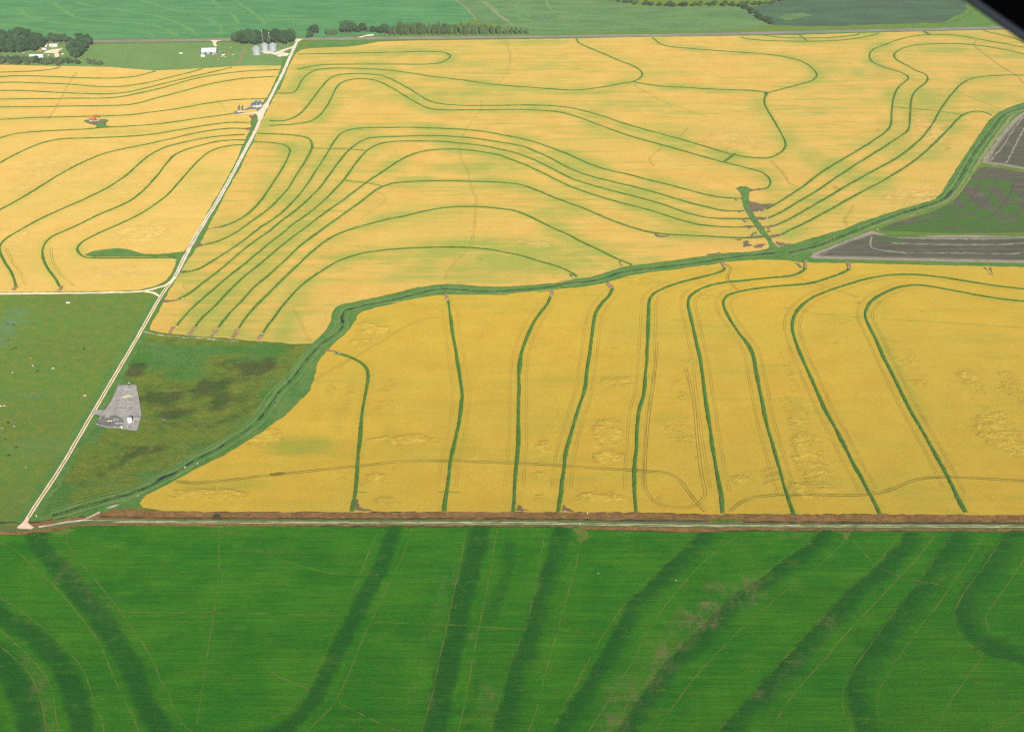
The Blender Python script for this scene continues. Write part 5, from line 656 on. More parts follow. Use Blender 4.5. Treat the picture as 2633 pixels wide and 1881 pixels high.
sheet('far_field', S['far_left'], 0.2, MT['far_green'], None, None, 2, 20)
sheet('far_field', S['far_mid'], 0.22, MT['far_mid'], None, None, 2, 20)
sheet('far_field', S['far_right'], 0.24, MT['far_dark'], None, None, 3, 15)
sheet('pasture', S['far_pasture'], 0.12, MT['far_past'], None, None, 1, 10)
sheet('grass_verge', S['verge_right'], 0.26, MT['verge'], None, None, 2, 15)
sheet('grass_patch', S['far_green_patch'], 0.4, MT['far_mid'], None, None, 4, 8)
sheet('grass_patch', S['green_patch_n'], 0.26, MT['canal'], None, None, 2, 8)
for l in S['far_contours']: ribbon('field_contour', l, 9, 0.5, MT['far_line'], 0.4, 10)
for l in S['far_contours_mid']: ribbon('field_contour', l, 8, 0.5, MT['far_line'], 0.5, 10)
for l in S['far_contours_brown']: ribbon('field_contour', l, 9, 0.52, MT['far_tan'], 0.5, 10)
ribbon('farm_track', S['far_track'], 6, 0.6, MT['far_tan'], 0.3)
ribbon('ditch', S['far_ditch'], 6, 0.5, MT['levee'], 0.3)

# ------------------------------------------------------------------ canal, gully, strips
sheet('canal_bank', S['canal'], 0.24, MT['canal'], None, None, 2.0, 4)
for l in S['canal_water']: ribbon('canal_water', l, 1.25, 0.36, MT['water'], 1.0, 3)
for l in S['canal_water']:
    d = smooth_line(l, 5); nn = normals2(d)
    for off, wd, h, mt in ((5.2, 4.2, 0.9, 'bank'), (-5.2, 4.2, 0.9, 'bank'), (10.5, 3.0, 0.45, 'canal'), (-9.5, 2.4, 0.4, 'bank')):
        prof = [(wd/2, 0.26), (wd*.3, 0.26+h*.8), (0, 0.26+h), (-wd*.3, 0.26+h*.8), (-wd/2, 0.26)][::-1]
        v, f = strip_geo(d+nn*off, prof, 0.5, 3); up(structure(mesh('canal_berm', v, f, MT[mt], None, True)))
rd = Geo()
for l in S['canal_water']:
    d = smooth_line(l, 2.2); nn = normals2(d); dens = wobble(len(d), 1.0, 12)
    for i in range(len(d)):
        for j in range(max(0, int(2.5+2.5*dens[i]))):
            o_ = rnd.choice((-1, 1))*abs(rnd.gauss(1.6, 1.3)); p = d[i]+nn[i]*o_; e = rnd.uniform(.25, .7); hgt = rnd.uniform(.5, 1.7); a = rnd.uniform(0, 3.14); cx, cy = math.cos(a)*e, math.sin(a)*e
            rd.add([(p[0]-cx, p[1]-cy, .25), (p[0]+cx, p[1]+cy, .25), (p[0]+cx*1.3+rnd.uniform(-.3, .3), p[1]+cy*1.3, hgt), (p[0]-cx*1.2, p[1]-cy*1.2+rnd.uniform(-.3, .3), hgt*rnd.uniform(.8, 1.1))], [(0, 1, 2, 3)])
structure(rd.build('reeds', MT['levee'], None, False, False), 'stuff')
for l in S['canal_verge']: ribbon('bank_road', l, 6, 0.42, MT['tanverge'], 0.25)
sheet('grass_strip', S['field_strip'], 0.5, MT['canal'], None, None, 0.5, 6)
sheet('drain_gully', S['gully'], 0.86, MT['canal'], None, None, 0.8, 4)
sheet('weedy_pond', S['lens'], 0.88, MT['canal'], None, None, 0.6, 4)
for p in S['mud']: sheet('mud_patch', p, 0.9, MT['mud'], None, None, 1.6, 2.5)
for p in S['pump_ground']: sheet('pump_ground', p, 0.92, MT['paddark'], None, None, 0.8, 4)
sheet('grass_mound', S['well_mound'], 0.9, MT['canal'], None, None, 0.8, 4)
sheet('well_ground', S['well_pad'], 0.95, MT['mud'], None, None, 0.8, 3)
for p in S['pump_pad']: sheet('pump_pad', p, 1.0, MT['yard'], None, None, 0.4, 4)

# ------------------------------------------------------------------ levees: each bank its own ribbon
for k, d in LEV.items():
    wd = {'x1': 1.8, 'x2': 1.8, 'ex': 1.8, 'e7': 2.2, 'm3x': 5.0, 'e8': 7.0}.get(k, 3.9 if k[0] == 's' else 3.2)
    h = 1.55 if wd > 2 else 1.1
    prof = [(wd*.62, 0.3), (wd*.42, h*.78), (wd*.16, h), (-wd*.16, h*.98), (-wd*.42, h*.74), (-wd*.62, 0.3)][::-1]
    v, f = strip_geo(d, prof, 0.42, 7, 0)
    v = [(x+rnd.uniform(-.28, .28), y+rnd.uniform(-.28, .28), z+(rnd.uniform(-.25, .3) if z > .5 else 0)) for x, y, z in v]
    up(structure(mesh('levee', v, f, MT['levee'], None, False)))
for l in S['gully_ends']: ribbon('levee_end', l, 3.6, 1.66, MT['mud'], 0.8, 2)
for l in S['pools']: ribbon('canal_water', l, 3.4, 0.9 if l[0][1] > 1700 else 0.42, MT['water'], 0.5, 3)
for l in S['mudends']: ribbon('levee_end', l, 4.6, 1.62, MT['mudend'], 0.35, 2.5)

# ------------------------------------------------------------------ roads, lanes, tracks
d = smooth_line(S['gravel_road'], 6); nn = normals2(d)
for off in (7.0, -7.0): ribbon('road_verge', d[::4]+nn[::4]*off, 9, 0.5, MT['verge'], 0.25)
v, f = strip_geo(d, [(3.0, 0.45), (2.5, 0.8), (0, 0.9), (-2.5, 0.8), (-3.0, 0.45)][::-1], 0.25, 3); up(structure(mesh('gravel_road', v, f, MT['gravel'])))
ribbon('road_crown', [p for p in S['gravel_road'] if p[1] < 1800], 0.9, 0.93, MT['roadmid'], 0.5)
d = smooth_line(S['track_road'], 5); nn = normals2(d)
for off in (6.0, -6.0): ribbon('road_verge', d[::4]+nn[::4]*off, 8, 0.32, MT['verge'] if off < 0 else MT['canal'], 0.3)
v, f = strip_geo(d, [(2.4, 0.4), (-2.4, 0.4)][::-1], 0.25, 3); up(structure(mesh('road_crown', v, f, MT['roadmid'])))
for off in (1.45, -1.45): ribbon('wheel_rut', d[::3]+nn[::3]*off, 1.35, 0.45, MT['rut'], 0.2)
ribbon('gravel_road', S['branch_road'], 4.2, 0.5, MT['rut'], 0.15)
ribbon('farm_track', S['branch_link'], 3.5, 0.52, MT['rut'], 0.4)
for l in S['trails']: ribbon('farm_track', l, 2.6, 0.55, MT['trail'], 0.6)
for k, mt, z in (('bin_yard', 'gravel', 0.9), ('road_mouth', 'gravel', 0.95), ('pump_yard', 'yard', 1.02), ('gravel_apron', 'yard', 0.7)): sheet(k, S[k], z, MT[mt], None, None, 0.5, 3)
ribbon('highway', S['highway'], 17, 0.5, MT['asphalt'], 0.05, 20)
d = smooth_line(S['highway'], 20); nn = normals2(d)
for off in (13.5, -13.0): ribbon('highway_verge', d[::3]+nn[::3]*off, 10, 0.45, MT['verge'], 0.2, 15)
ribbon('ditch', d[::3]-nn[::3]*10.5, 3, 0.56, MT['levee'], 0.4, 10)
for p in S['barn_drive']: sheet('drive', p, 0.6, MT['yard'], None, None, 0.8, 4)
for p in S['farm_dirt']: sheet('dirt_yard', p, 0.4, MT['yard'] if p is S['farm_dirt'][0] else MT['mudend'], None, None, 1.2, 4)
sheet('dead_grass', S['dead_grass'], 0.3, MT['deadgrass'], None, None, 1.1, 3)
sheet('grass_lane', S['lane_green'], 0.45, MT['lane'], None, None, 0.6, 4)
edge_ = [p for p in S['dead_grass']][8:40]
ribbon('ditch', [p for p in edge_ if p[0] > -330], 1.1, 0.47, MT['ditch'], 1.0, 3)
for i, l in enumerate(S['lane_ruts']): ribbon('wheel_rut', l, 1.5 if i == 0 else 0.75, 0.52, MT['gravel' if i == 0 else 'rutfaint'], 0.6)
for l in S['lane_ditch']: ribbon('ditch', l, 1.7, 0.5, MT['ditch'], 0.6, 3)
sheet('grass_patch', S['lane_green_spot'], 0.56, MT['levee'], None, None, 0.7, 3)
for p in S['bare_spots']: sheet('bare_spot', p, 1.0 if p[0][1] < 845 else 0.86, MT['gtrack'], None, None, 2.0, 3)
sheet('well_pad', S['pad'], 0.5, MT['padgravel'], None, None, 0.2, 4, 0.4)
sheet('pad_drive', S['pad_drive'], 0.58, MT['padgravel'], None, None, 0.4, 3)
sheet('pad_stain', S['pad_dark'], 0.54, MT['paddark'], None, None, 1.2, 3)
for dx, dy, L_, w_, mt in ((12, -14, 14, 1.2, 'mudend'), (15, -30, 20, 1.0, 'paddark'), (20, -46, 26, 1.0, 'paddark'), (17, -23, 12, 2.4, 'rutfaint'), (12, -37, 10, 1.2, 'mudend'), (36, -62, 12, 1.4, 'paddark')):
    ox_, oy_ = S['pad'][0]; c_ = np.array([ox_+dx, oy_+dy]); ribbon('pad_mark', [c_+[-L_*.45, -1.5], c_+[0, 1.0], c_+[L_*.45, -.5]], w_, 0.545, MT[mt], 0.95, 1.2)
for l in S['soil_ridges']: ribbon('soil_ridge', l, 3.0, 0.45, MT['ridge'], 0.55, 3)
for l in S['soil_ruts']: ribbon('soil_rut', l, 2.2, 0.42, MT['rutdark'], 0.6, 5)
ribbon('bare_rut', S['pasture_ruts'][0], 2.2, 0.3, MT['mud'], 0.6)
def twin(l, gauge, wd, z, mt, step=5):
    d = smooth_line(l, step); nn = normals2(d); vs, fs = [], []
    for off in (gauge/2, -gauge/2):
        v, f = strip_geo(d+nn*off, [(-wd/2, z), (wd/2, z)], wd*0.22, 2); b = len(vs); vs += v; fs += [tuple(i+b for i in q) for q in f]
    return up(structure(mesh('wheel_track', vs, fs, mt)))
for i, l in enumerate(S['tracks']): twin(l, 2.7, 0.8 if i < 2 or i == 14 else 0.62 if i == 2 else 0.5, 0.98, MT['trackdark' if i < 2 or i == 14 else 'track'])
for l in S['green_line']: ribbon('weed_seam', l, 1.3, 0.97, MT['thinline'], 0.7)
for k, d in LEV.items():                                    # combine passes along the southern levees
    if k in ('s2', 's3', 's4', 's5', 's6', 's7', 's8', 's9'):
        nn = normals2(d); n = len(d)
        for off in (9.0, -9.5):
            seg = (d+nn*off)[6:n-8]
            if k in ('s6', 's7', 's8', 's9') and off < 0: seg = seg[n//5:]
            twin(seg[::4], 2.5, 0.45, 0.96, MT['trackpale'])
def drape(o):
    co = np.zeros(len(o.data.vertices)*3, np.float32); o.data.vertices.foreach_get('co', co); co = co.reshape(-1, 3)
    co[:, 2] = 0.44+0.7*crop_bands(co[:, :2].astype(float)); o.data.vertices.foreach_set('co', co.ravel()); o.data.update()
for i, l in enumerate(S['gtracks']): drape(ribbon('crop_line', l, 0.8, 1.15, MT['gtrack'], 0.6, 3))
for l in S['gtracks_pale']: drape(ribbon('crop_line', l, 0.8, 1.17, MT['gtrack'], 0.8, 3))

# ------------------------------------------------------------------ trees
def tree_proto(kind, seed):
    r = random.Random(seed)
    name = {0: 'broadleaf_tree', 1: 'poplar_tree', 3: 'brush_shrub', 4: 'green_shrub'}[kind]
    t = bpy.data.objects.new(name, None); t.empty_display_size = 1
    g = Geo(); q = Geo()
    if kind == 0: H_, rx, z0 = 10, 4.6, 2.6
    elif kind == 1: H_, rx, z0 = 10, 1.9, 0.8
    else: H_, rx, z0 = 10, 7.5, 0.2
    q.bar((0, 0, -.5), (r.uniform(-.2, .2), 0, H_*.45), .34, 7, .22)
    for i in range(6):
        a = r.uniform(0, 6.28); z = r.uniform(.28, .5)*H_; q.bar((0, 0, z), (math.cos(a)*rx*.6, math.sin(a)*rx*.6, z+H_*.25), .14, 5, .04)
    lobes = []
    for i in range({0: 16, 1: 12, 3: 12, 4: 10}[kind]):
        a = r.uniform(0, 6.28); u = r.random()
        if kind == 0:
            el = math.asin(r.uniform(-.35, 1)); rr = rx*r.uniform(.45, .8); c = Vector((math.cos(a)*math.cos(el)*rr, math.sin(a)*math.cos(el)*rr, z0+(H_-z0)*.45+math.sin(el)*(H_-z0)*.42)); s_ = rx*r.uniform(.26, .42)
        elif kind == 1:
            z = z0+(H_-z0)*(i+.5)/12; k = math.sin(min(1, (i+1.6)/5)*1.57)*(1-.5*(i/12)**4)*r.uniform(.75, 1.1); c = Vector((math.cos(a)*.45*k, math.sin(a)*.45*k, z)); s_ = rx*k*r.uniform(.75, 1)
        else:
            rr = rx*math.sqrt(u)*.7; c = Vector((math.cos(a)*rr, math.sin(a)*rr, r.uniform(.25, .62)*H_*(1-.35*rr/rx))); s_ = r.uniform(2.2, 3.4)
        lobes.append((c, s_))
    for c, s_ in lobes:
        bm = bmesh.new(); bmesh.ops.create_icosphere(bm, subdivisions=2, radius=s_*.84)
        for v_ in bm.verts: v_.co *= r.uniform(.78, 1.18)
        sq = 1.25 if kind == 1 else .82
        g.add([(v_.co.x+c.x, v_.co.y+c.y, max(.1, v_.co.z*sq+c.z)) for v_ in bm.verts], [[v_.index for v_ in f_.verts] for f_ in bm.faces]); bm.free()
        for j in range({0: 70, 1: 60, 3: 60, 4: 60}[kind]):                # leaf sprays round the lobe
            dv = Vector((r.gauss(0, 1), r.gauss(0, 1), r.gauss(.25, 1))).normalized(); p = c+Vector((dv.x, dv.y, dv.z*sq))*s_*r.uniform(.85, 1.28)
            if p.z < .2: continue
            n_ = (dv+Vector((r.gauss(0, .5), r.gauss(0, .5), r.gauss(.3, .5)))).normalized(); a_ = n_.orthogonal().normalized(); b_ = n_.cross(a_); e = r.uniform(.18, .46)*(1.25 if kind > 2 else 1)
            g.add([p+a_*e, p+b_*e*.7, p-a_*e*.9, p-b_*e*.6], [(0, 1, 2, 3)])
    cr = g.build('crown', LEAF[{0: 0, 1: 1, 3: 2, 4: 3}[kind]], t, False, False); tr = q.build('trunk', MT['bark'], t)
    return t, name
PROTO = {0: [tree_proto(0, s) for s in (1, 2, 3, 4)], 1: [tree_proto(1, s) for s in (5, 6, 7)], 3: [tree_proto(3, s) for s in (8, 9)], 4: [tree_proto(4, s) for s in (11,)]}
used = set()
def plant(p, h, kind, label, cat, group, wide=1.0):
    t, nm = rnd.choice(PROTO[kind]); s_ = h/10.0
    sc_ = (s_*wide*rnd.uniform(.9, 1.15), s_*wide*rnd.uniform(.9, 1.15), s_)
    if id(t) not in used:
        used.add(id(t)); col.objects.link(t); o = t; o.location = (p[0], p[1], 0.05); o.rotation_euler = (0, 0, rnd.uniform(0, 6.28)); o.scale = sc_
        o['label'] = label; o['category'] = cat; o['group'] = group
    else:
        o = dup(t, (p[0], p[1], 0.05), rnd.uniform(0, 6.28), sc_, label, group); o['category'] = cat
        if kind in (0, 1, 3, 4): pass
    return o
def scatter(poly, n, mind, seed):
    r = random.Random(seed); P_ = np.array(poly); lo, hi = P_.min(0), P_.max(0); out = []; tries = 0
    while len(out) < n and tries < 6000:
        tries += 1; p = (r.uniform(lo[0], hi[0]), r.uniform(lo[1], hi[1]))
        if inside(np.array([p]), P_)[0] and all((p[0]-q[0])**2+(p[1]-q[1])**2 > mind**2 for q in out): out.append(p)
    return out
for p in scatter(S['trees_grove'], 52, 9.5, 1): plant(p, rnd.uniform(19, 26), 0, 'tall dark green tree in the dense grove behind the grain bins', 'tree', 'trees of the grove behind the grain bins', .95)
for p in scatter(S['trees_wood'], 58, 11, 2): plant(p, rnd.uniform(13, 23), 0, 'dark broadleaf tree in the wood west of the white farm buildings', 'tree', 'trees of the farmstead wood', 1.15)
for i, p in enumerate(scatter(S['trees_hedge'], 40, 7.5, 3)):
    if i % 3: plant(p, rnd.uniform(12, 17), 3, 'scrubby grey-green bush in the hedge between farmstead and yellow rice', 'bush', 'bushes of the farmstead hedge', .75)
    else: plant(p, rnd.uniform(8, 12), 0, 'small round tree among the scrub of the hedge by the yellow rice', 'tree', 'small trees of the farmstead hedge', 1.0)
for p in scatter(S['trees_mid'], 9, 9, 4): plant(p, rnd.uniform(16, 22), 0, 'leafy tree standing behind the small white farmhouse', 'tree', 'trees behind the farmhouse')
for p in scatter(S['trees_eastc'], 32, 9, 5): plant(p, rnd.uniform(11, 18), 0, 'dark round tree in the clump east of the sandy farmyard', 'tree', 'trees east of the farmyard', 1.1)
SINGLE = ['small round tree beside the farm drive at the highway', 'round tree rising above the clump at the highway corner', 'grey-brown bush at the pasture edge nearest the farmstead', 'broad grey-brown bush in the middle of the pasture edge trio', 'sparse grey bush at the east end of the pasture edge trio',
 'dark round tree at the front of the farmstead hedge', 'greyish bush beside the dark round hedge tree', 'brownish bush at the east end of the farmstead hedge', 'dark round tree on the near side of the highway by the white road', 'taller tree just across the highway from the white road end', 'leaning tree paired with the taller one across the highway from the white road',
 'low scrub tree in the gap between roadside trees', 'low grey scrub beside the big roadside oaks', 'big dark oak at the left of the roadside pair', 'slightly smaller oak at the right of the roadside pair', 'tallest oak standing in the middle of the roadside clump', 'round tree left of the sandy highway drive', 'lower leafy tree between the oaks and the sandy drive', 'small dark tree behind the sandy highway drive', 'wide brownish oak just beyond the sandy highway drive', 'leafy tree tucked behind the wide brownish oak', 'pale scrub at the west end of the poplar belt', 'tall slim poplar standing first in the belt', 'low scrub beside the sandy highway drive']
for (p, h, k), lb in zip(S['trees_single'], SINGLE): plant(p, h*(1.5 if k == 3 else 1), k, lb, 'bush' if k == 3 else 'tree', 'single trees and bushes along the highway', .8 if k == 3 else 1.1)
bl = smooth_line(S['poplars'], 7.2); nb = len(bl)
for i, p in enumerate(bl):
    t_ = i/nb; h = 23 if t_ < .5 else 23-12*(t_-.5)/.5
    h *= rnd.uniform(.82, 1.12)
    plant((p[0]+rnd.uniform(-2, 2), p[1]+rnd.uniform(-3, 4)), h, 1, 'slim pale green tree in the belt along the far side of the highway', 'tree', 'slim trees of the roadside belt', 1.0)
    if i % 2 == 0 and t_ < .8: plant((p[0]+rnd.uniform(-3, 3), p[1]+9+rnd.uniform(0, 5)), h*.82, 0, 'rounder dark tree in the back row of the roadside belt', 'tree', 'dark trees behind the roadside belt', .7)
for li, l in enumerate(S['far_trees']):
    for p in smooth_line(l, 11 if li == 0 else 10.5):
        plant((p[0]+rnd.uniform(-5, 5), p[1]+rnd.uniform(-6, 6)), rnd.uniform(7, 13), 0, 'distant dark tree in the hedgerow beyond the highway', 'tree', 'trees of the distant hedgerows', 1.2)
WB = ['bright green round shrub in the olive marsh nearest the track', 'small green shrub in the middle of the dark marsh', 'small pale green shrub by the dark sedge east of the pad', 'low green shrub just below the bright round marsh shrub', 'yellow-brown shrub in the green sedge north-east of the pad', 'small shrub at the edge of the track beside the pasture']
for p, lb in zip(S['wet_bushes'], WB): plant(p, 3.0, 4, lb, 'shrub', 'shrubs of the marsh', .9)
for p, lb in zip(S['wet_mounds'], ('small brown brush pile in the bright green corner of the marsh', 'small pale brush pile in the dark sedge of the marsh')):
    g = Geo()
    for i in range(26): a = rnd.uniform(0, 6.28); rr = rnd.uniform(.5, 3.2); g.bar((p[0]+math.cos(a)*rr, p[1]+math.sin(a)*rr*.7, .2), (p[0]+rnd.uniform(-2, 2), p[1]+rnd.uniform(-1.5, 1.5), rnd.uniform(.6, 1.6)), .13, 4, .04)
    tag(g.build('brush_pile', MT['wood']), lb, 'brush pile')

# ------------------------------------------------------------------ grain bins
def grain_bin(p, R_, Hw, label):
    t = thing('grain_bin', label, 'grain bin', (p[0], p[1], 0), 0.4, 'grain bins by the white road')
    Geo().lathe([(R_+.5, -.1), (R_+.5, .5)], n=40).build('foundation', MT['concrete'], t)
    prof = []
    for i in range(int(Hw/0.55)): prof += [(R_, .5+i*.55), (R_-.07, .5+i*.55+.27)]
    prof.append((R_, .5+int(Hw/.55)*.55)); top = prof[-1][1]
    Geo().lathe(prof, n=40).build('wall', MT['galv'], t, True)
    rf = Geo().lathe([(R_+.35, top-.1), (R_+.3, top+.05), (1.0, top+R_*.56), (.9, top+R_*.56)], n=40)
    for i in range(20): a = i*math.pi/10; rf.bar((math.cos(a)*(R_+.2), math.sin(a)*(R_+.2), top+.12), (math.cos(a)*1.1, math.sin(a)*1.1, top+R_*.56), .09, 4)
    roof = rf.build('roof', MT['galv'], t)
    Geo().lathe([(1.0, top+R_*.56), (1.0, top+R_*.56+.7), (.3, top+R_*.56+1.1)], n=16).build('cap', MT['galv'], roof)
    Geo().box((0, -R_-.05, 1.6), (1.1, .25, 2.0)).build('door', MT['white'], t)
    ld = Geo()
    for s_ in (-.3, .3): ld.bar((2.6+s_, -R_*.955-.25, .5), (2.6+s_, -R_*.955-.25, top), .05, 4)
    for i in range(int(top/.6)): ld.bar((2.3, -R_*.955-.25, .8+i*.6), (2.9, -R_*.955-.25, .8+i*.6), .04, 4)
    ld.build('ladder', MT['steel'], t)
    return t
grain_bin(S['bins'][0], 8.6, 12.0, 'largest and nearest galvanised grain bin, left of the three')
grain_bin(S['bins'][1], 7.8, 11.5, 'middle galvanised grain bin set back between the other two')
grain_bin(S['bins'][2], 7.8, 11.5, 'galvanised grain bin beside the white gravel yard')
for p, lb, h in zip(S['legs'], ('thin pale grain elevator leg behind the middle grain bin', 'thin pale grain elevator leg behind the bin nearest the white yard'), (31, 28)):
    t = thing('grain_elevator', lb, 'grain elevator', p, 0, 'grain elevator legs')
    g = Geo()
    for sx, sy in ((-.5, -.5), (.5, -.5), (.5, .5), (-.5, .5)): g.bar((sx, sy, 0), (sx, sy, h), .08, 4)
    for i in range(int(h/1.5)): g.bar((-.5, -.5, i*1.5), (.5, -.5, i*1.5+1.5), .06, 4); g.bar((.5, .5, i*1.5), (-.5, .5, i*1.5+1.5), .06, 4)
    g.build('tower', MT['concrete'], t)
    Geo().box((0, 0, h+.8), (1.8, 1.5, 1.7), 0, .7).build('head', MT['galv'], t)
    Geo().bar((0, 0, h+.4), (1.5, -9, h-8), .22, 6).build('spout', MT['galv'], t)
Geo_conveyor = Geo().bar((S['bins'][0][0]+8, S['bins'][0][1]+8, .8), (S['bins'][2][0]+9, S['bins'][2][1]+3, 1.4), .35, 6)
for i in range(4): Geo_conveyor.bar((S['bins'][0][0]+12+i*9, S['bins'][0][1]+8, 0), (S['bins'][0][0]+12+i*9, S['bins'][0][1]+8, 1), .12, 4)
tag(Geo_conveyor.build('auger_pipe', MT['steel']), 'low grey auger pipe lying behind the grain bins', 'auger')

# ------------------------------------------------------------------ buildings
def building(name, label, cat, p, rz, L, Wd, Hh, rise, wall, roof, doors=1, wins=3, extra=None):
    t = thing(name, label, cat, p, rz)
    w_ = Geo().prism([(-Wd/2, 0), (Wd/2, 0), (Wd/2, Hh), (0, Hh+rise), (-Wd/2, Hh)], 'x', -L/2, L/2).build('wall', MT[wall], t)
    r_ = Geo(); ov = .5
    for s_ in (-1, 1):
        z_e = Hh-rise*ov/(Wd/2)
        r_.add([(-L/2-ov, s_*(Wd/2+ov), z_e+.06), (L/2+ov, s_*(Wd/2+ov), z_e+.06), (L/2+ov, 0, Hh+rise+.06), (-L/2-ov, 0, Hh+rise+.06), (-L/2-ov, s_*(Wd/2+ov), z_e+.26), (L/2+ov, s_*(Wd/2+ov), z_e+.26), (L/2+ov, 0, Hh+rise+.26), (-L/2-ov, 0, Hh+rise+.26)],
               [(0, 1, 2, 3), (4, 5, 6, 7), (0, 1, 5, 4), (1, 2, 6, 5), (2, 3, 7, 6), (3, 0, 4, 7)])
    rb = r_.build('roof', MT[roof], t)
    for i in range(doors):
        x = -L/2+L*(i+.7)/(doors+.6); d_ = Geo().box((x, -Wd/2-.06, 1.2 if Hh < 4.2 else Hh*.4), (1.2 if Hh < 4.2 else 4.2, .12, 2.2 if Hh < 4.2 else Hh*.78)).build('door', MT['glass' if Hh >= 4.2 else 'brick'], t)
    for i in range(wins):
        x = -L/2+L*(i+.5)/wins
        f_ = Geo().box((x, -Wd/2-.05, Hh*.58), (1.4, .1, 1.2)).build('window', MT['white'], t)
        Geo().box((x, -Wd/2-.11, Hh*.58), (1.15, .06, .95)).build('pane', MT['glass'], f_)
    return t
fm = S['farm']
building('barn', 'large barn with a broad white metal roof beside the grain bin grove', 'barn', fm['barn'], 0.10, 29, 27, 4.3, 4.2, 'teal', 'whitemetal', 2, 0)
building('shed', 'small bright white shed in front of the white-roofed barn', 'shed', fm['shed'], 0.1, 7.5, 4.5, 3.0, .8, 'white', 'whitemetal', 1, 1)
building('shed', 'small weathered timber shed west of the big barn', 'shed', fm['shop'], 0.3, 5, 4, 2.6, .9, 'wood', 'wood', 1, 1)
building('long_house', 'long white farm building with pale roof behind the scrubby hedge', 'farm building', fm['l_mobile'], 0.03, 27, 9, 4.1, 1.7, 'white', 'whitemetal', 2, 5)
building('farmhouse', 'small white farmhouse with cream front below the tall trees', 'house', fm['l_house'], -0.04, 17, 8, 3.6, 1.8, 'cream', 'white', 1, 4)
building('shed', 'narrow white shed left of the farmhouse', 'shed', fm['l_shedw'], 1.5, 7, 4, 3.0, 1.0, 'white', 'white', 1, 1)
building('shed', 'low brown shed above the long white farm building', 'shed', fm['l_shop2'], 0.2, 7, 4.5, 2.6, .9, 'brick', 'orange', 1, 1)
building('garage', 'white carport at the corner of the long farm building', 'garage', fm['l_truck'], -0.3, 8, 5, 2.8, .9, 'white', 'white', 1, 0)
building('hut', 'tiny white hut among trees by the highway', 'hut', fm['l_white'], 0.3, 3, 3, 2.6, .6, 'white', 'white', 1, 0)
def tank(label, p, R_, Hh, mt, name='storage_tank'):
    t = thing(name, label, 'tank', p)
    Geo().lathe([(R_+.3, -.1), (R_+.3, .25)], n=28).build('base_ring', MT['concrete'], t)
    Geo().lathe([(R_, .25), (R_, Hh)], n=32).build('shell', MT[mt], t, False)
    rf = Geo().lathe([(R_+.05, Hh), (R_*.75, Hh+R_*.16), (R_*.3, Hh+R_*.26), (.1, Hh+R_*.28)], n=32).build('roof', MT[mt], t)
    Geo().lathe([(.35, Hh+R_*.2), (.35, Hh+R_*.28+.4)], n=12).build('hatch', MT['steel'], rf)
    g = Geo()
    for s_ in (-.25, .25): g.bar((R_+.12, s_, .3), (R_+.12, s_, Hh+.5), .04, 4)
    for i in range(int(Hh/.5)): g.bar((R_+.12, -.25, .6+i*.5), (R_+.12, .25, .6+i*.5), .03, 4)
    g.build('ladder', MT['steel'], t); return t
tank('round white water tank beside the barn corner', fm['tank'], 1.6, 3.2, 'white')

# ------------------------------------------------------------------ vehicles
def vehicle(kind, label, p, rz, mt, name=None):
    t = thing({'car': 'parked_car', 'pickup': 'pickup_truck', 'trailer': 'farm_trailer', 'tractor': 'tractor'}[kind], label, {'pickup': 'truck', 'car': 'car', 'trailer': 'trailer', 'tractor': 'tractor'}[kind], (p[0], p[1], 0.05), rz)
    W_ = 2.0
    if kind == 'car': out = [(-2.3, .35), (2.3, .35), (2.3, .85), (1.2, 1.0), (.6, 1.5), (-1.3, 1.5), (-1.9, 1.0), (-2.3, .95)]; glass = [(1.0, 1.05), (.55, 1.45), (-1.25, 1.45), (-1.7, 1.05)]; wx = 1.4
    elif kind == 'pickup': out = [(-2.8, .5), (2.8, .5), (2.8, 1.1), (1.4, 1.25), (.8, 1.9), (-.6, 1.9), (-.75, 1.2), (-2.8, 1.2)]; glass = [(1.2, 1.3), (.75, 1.83), (-.52, 1.83), (-.6, 1.3)]; wx = 1.75
    elif kind == 'tractor': out = [(-1.6, .8), (2.0, .8), (2.0, 1.7), (.5, 1.8), (.35, 2.9), (-1.2, 2.9), (-1.4, 1.8), (-1.6, 1.6)]; glass = [(.4, 1.85), (.27, 2.75), (-1.1, 2.75), (-1.25, 1.85)]; wx = 1.15
    else: out = [(-3, .7), (3, .7), (3, 2.6), (-3, 2.6)]; glass = None; wx = 1.2
    Geo().prism(out, 'y', -W_/2, W_/2).build('body', MT[mt], t)
    if glass:
        Geo().prism(glass, 'y', -W_/2-.02, W_/2+.02).build('window', MT['glass'], t)
    for sx in (-1, 1):
        for sy in (-1, 1):
            rr = (.85 if (kind == 'tractor' and sx < 0) else .42 if kind != 'trailer' else .4)
            wh = Geo().bar((sx*wx, sy*(W_/2-.12), rr), (sx*wx, sy*(W_/2+.14), rr), rr, 14).build('wheel', MT['rubber'], t)
            Geo().bar((sx*wx, sy*(W_/2+.13), rr), (sx*wx, sy*(W_/2+.17), rr), rr*.55, 10).build('rim', MT['silver'], wh)
    if kind == 'trailer': Geo().bar((3, 0, .7), (4.6, 0, .6), .1, 5).build('drawbar', MT['steel'], t)
    if kind in ('car', 'pickup'):
        x = out[1][0]
        for sy in (-.7, .7): Geo().box((x+.02, sy, .75), (.08, .35, .2)).build('headlight', MT['white'], t)
    return t
vehicle('trailer', 'white box trailer alone in the pasture west of the barn', fm['trailer'], 0.1, 'white')
vehicle('car', 'white car parked under the yard lamp east of the barn', fm['car1'], 0.2, 'white')
vehicle('pickup', 'faded red pickup in the cluster east of the barn', fm['truck1'], 0.5, 'redpaint')
vehicle('trailer', 'dull red trailer behind the red pickup', (fm['truck2'][0]+2, fm['truck2'][1]+6), 0.25, 'redpaint')
vehicle('car', 'cream car parked at the near side of the vehicle cluster', fm['car2'], 0.1, 'cream')
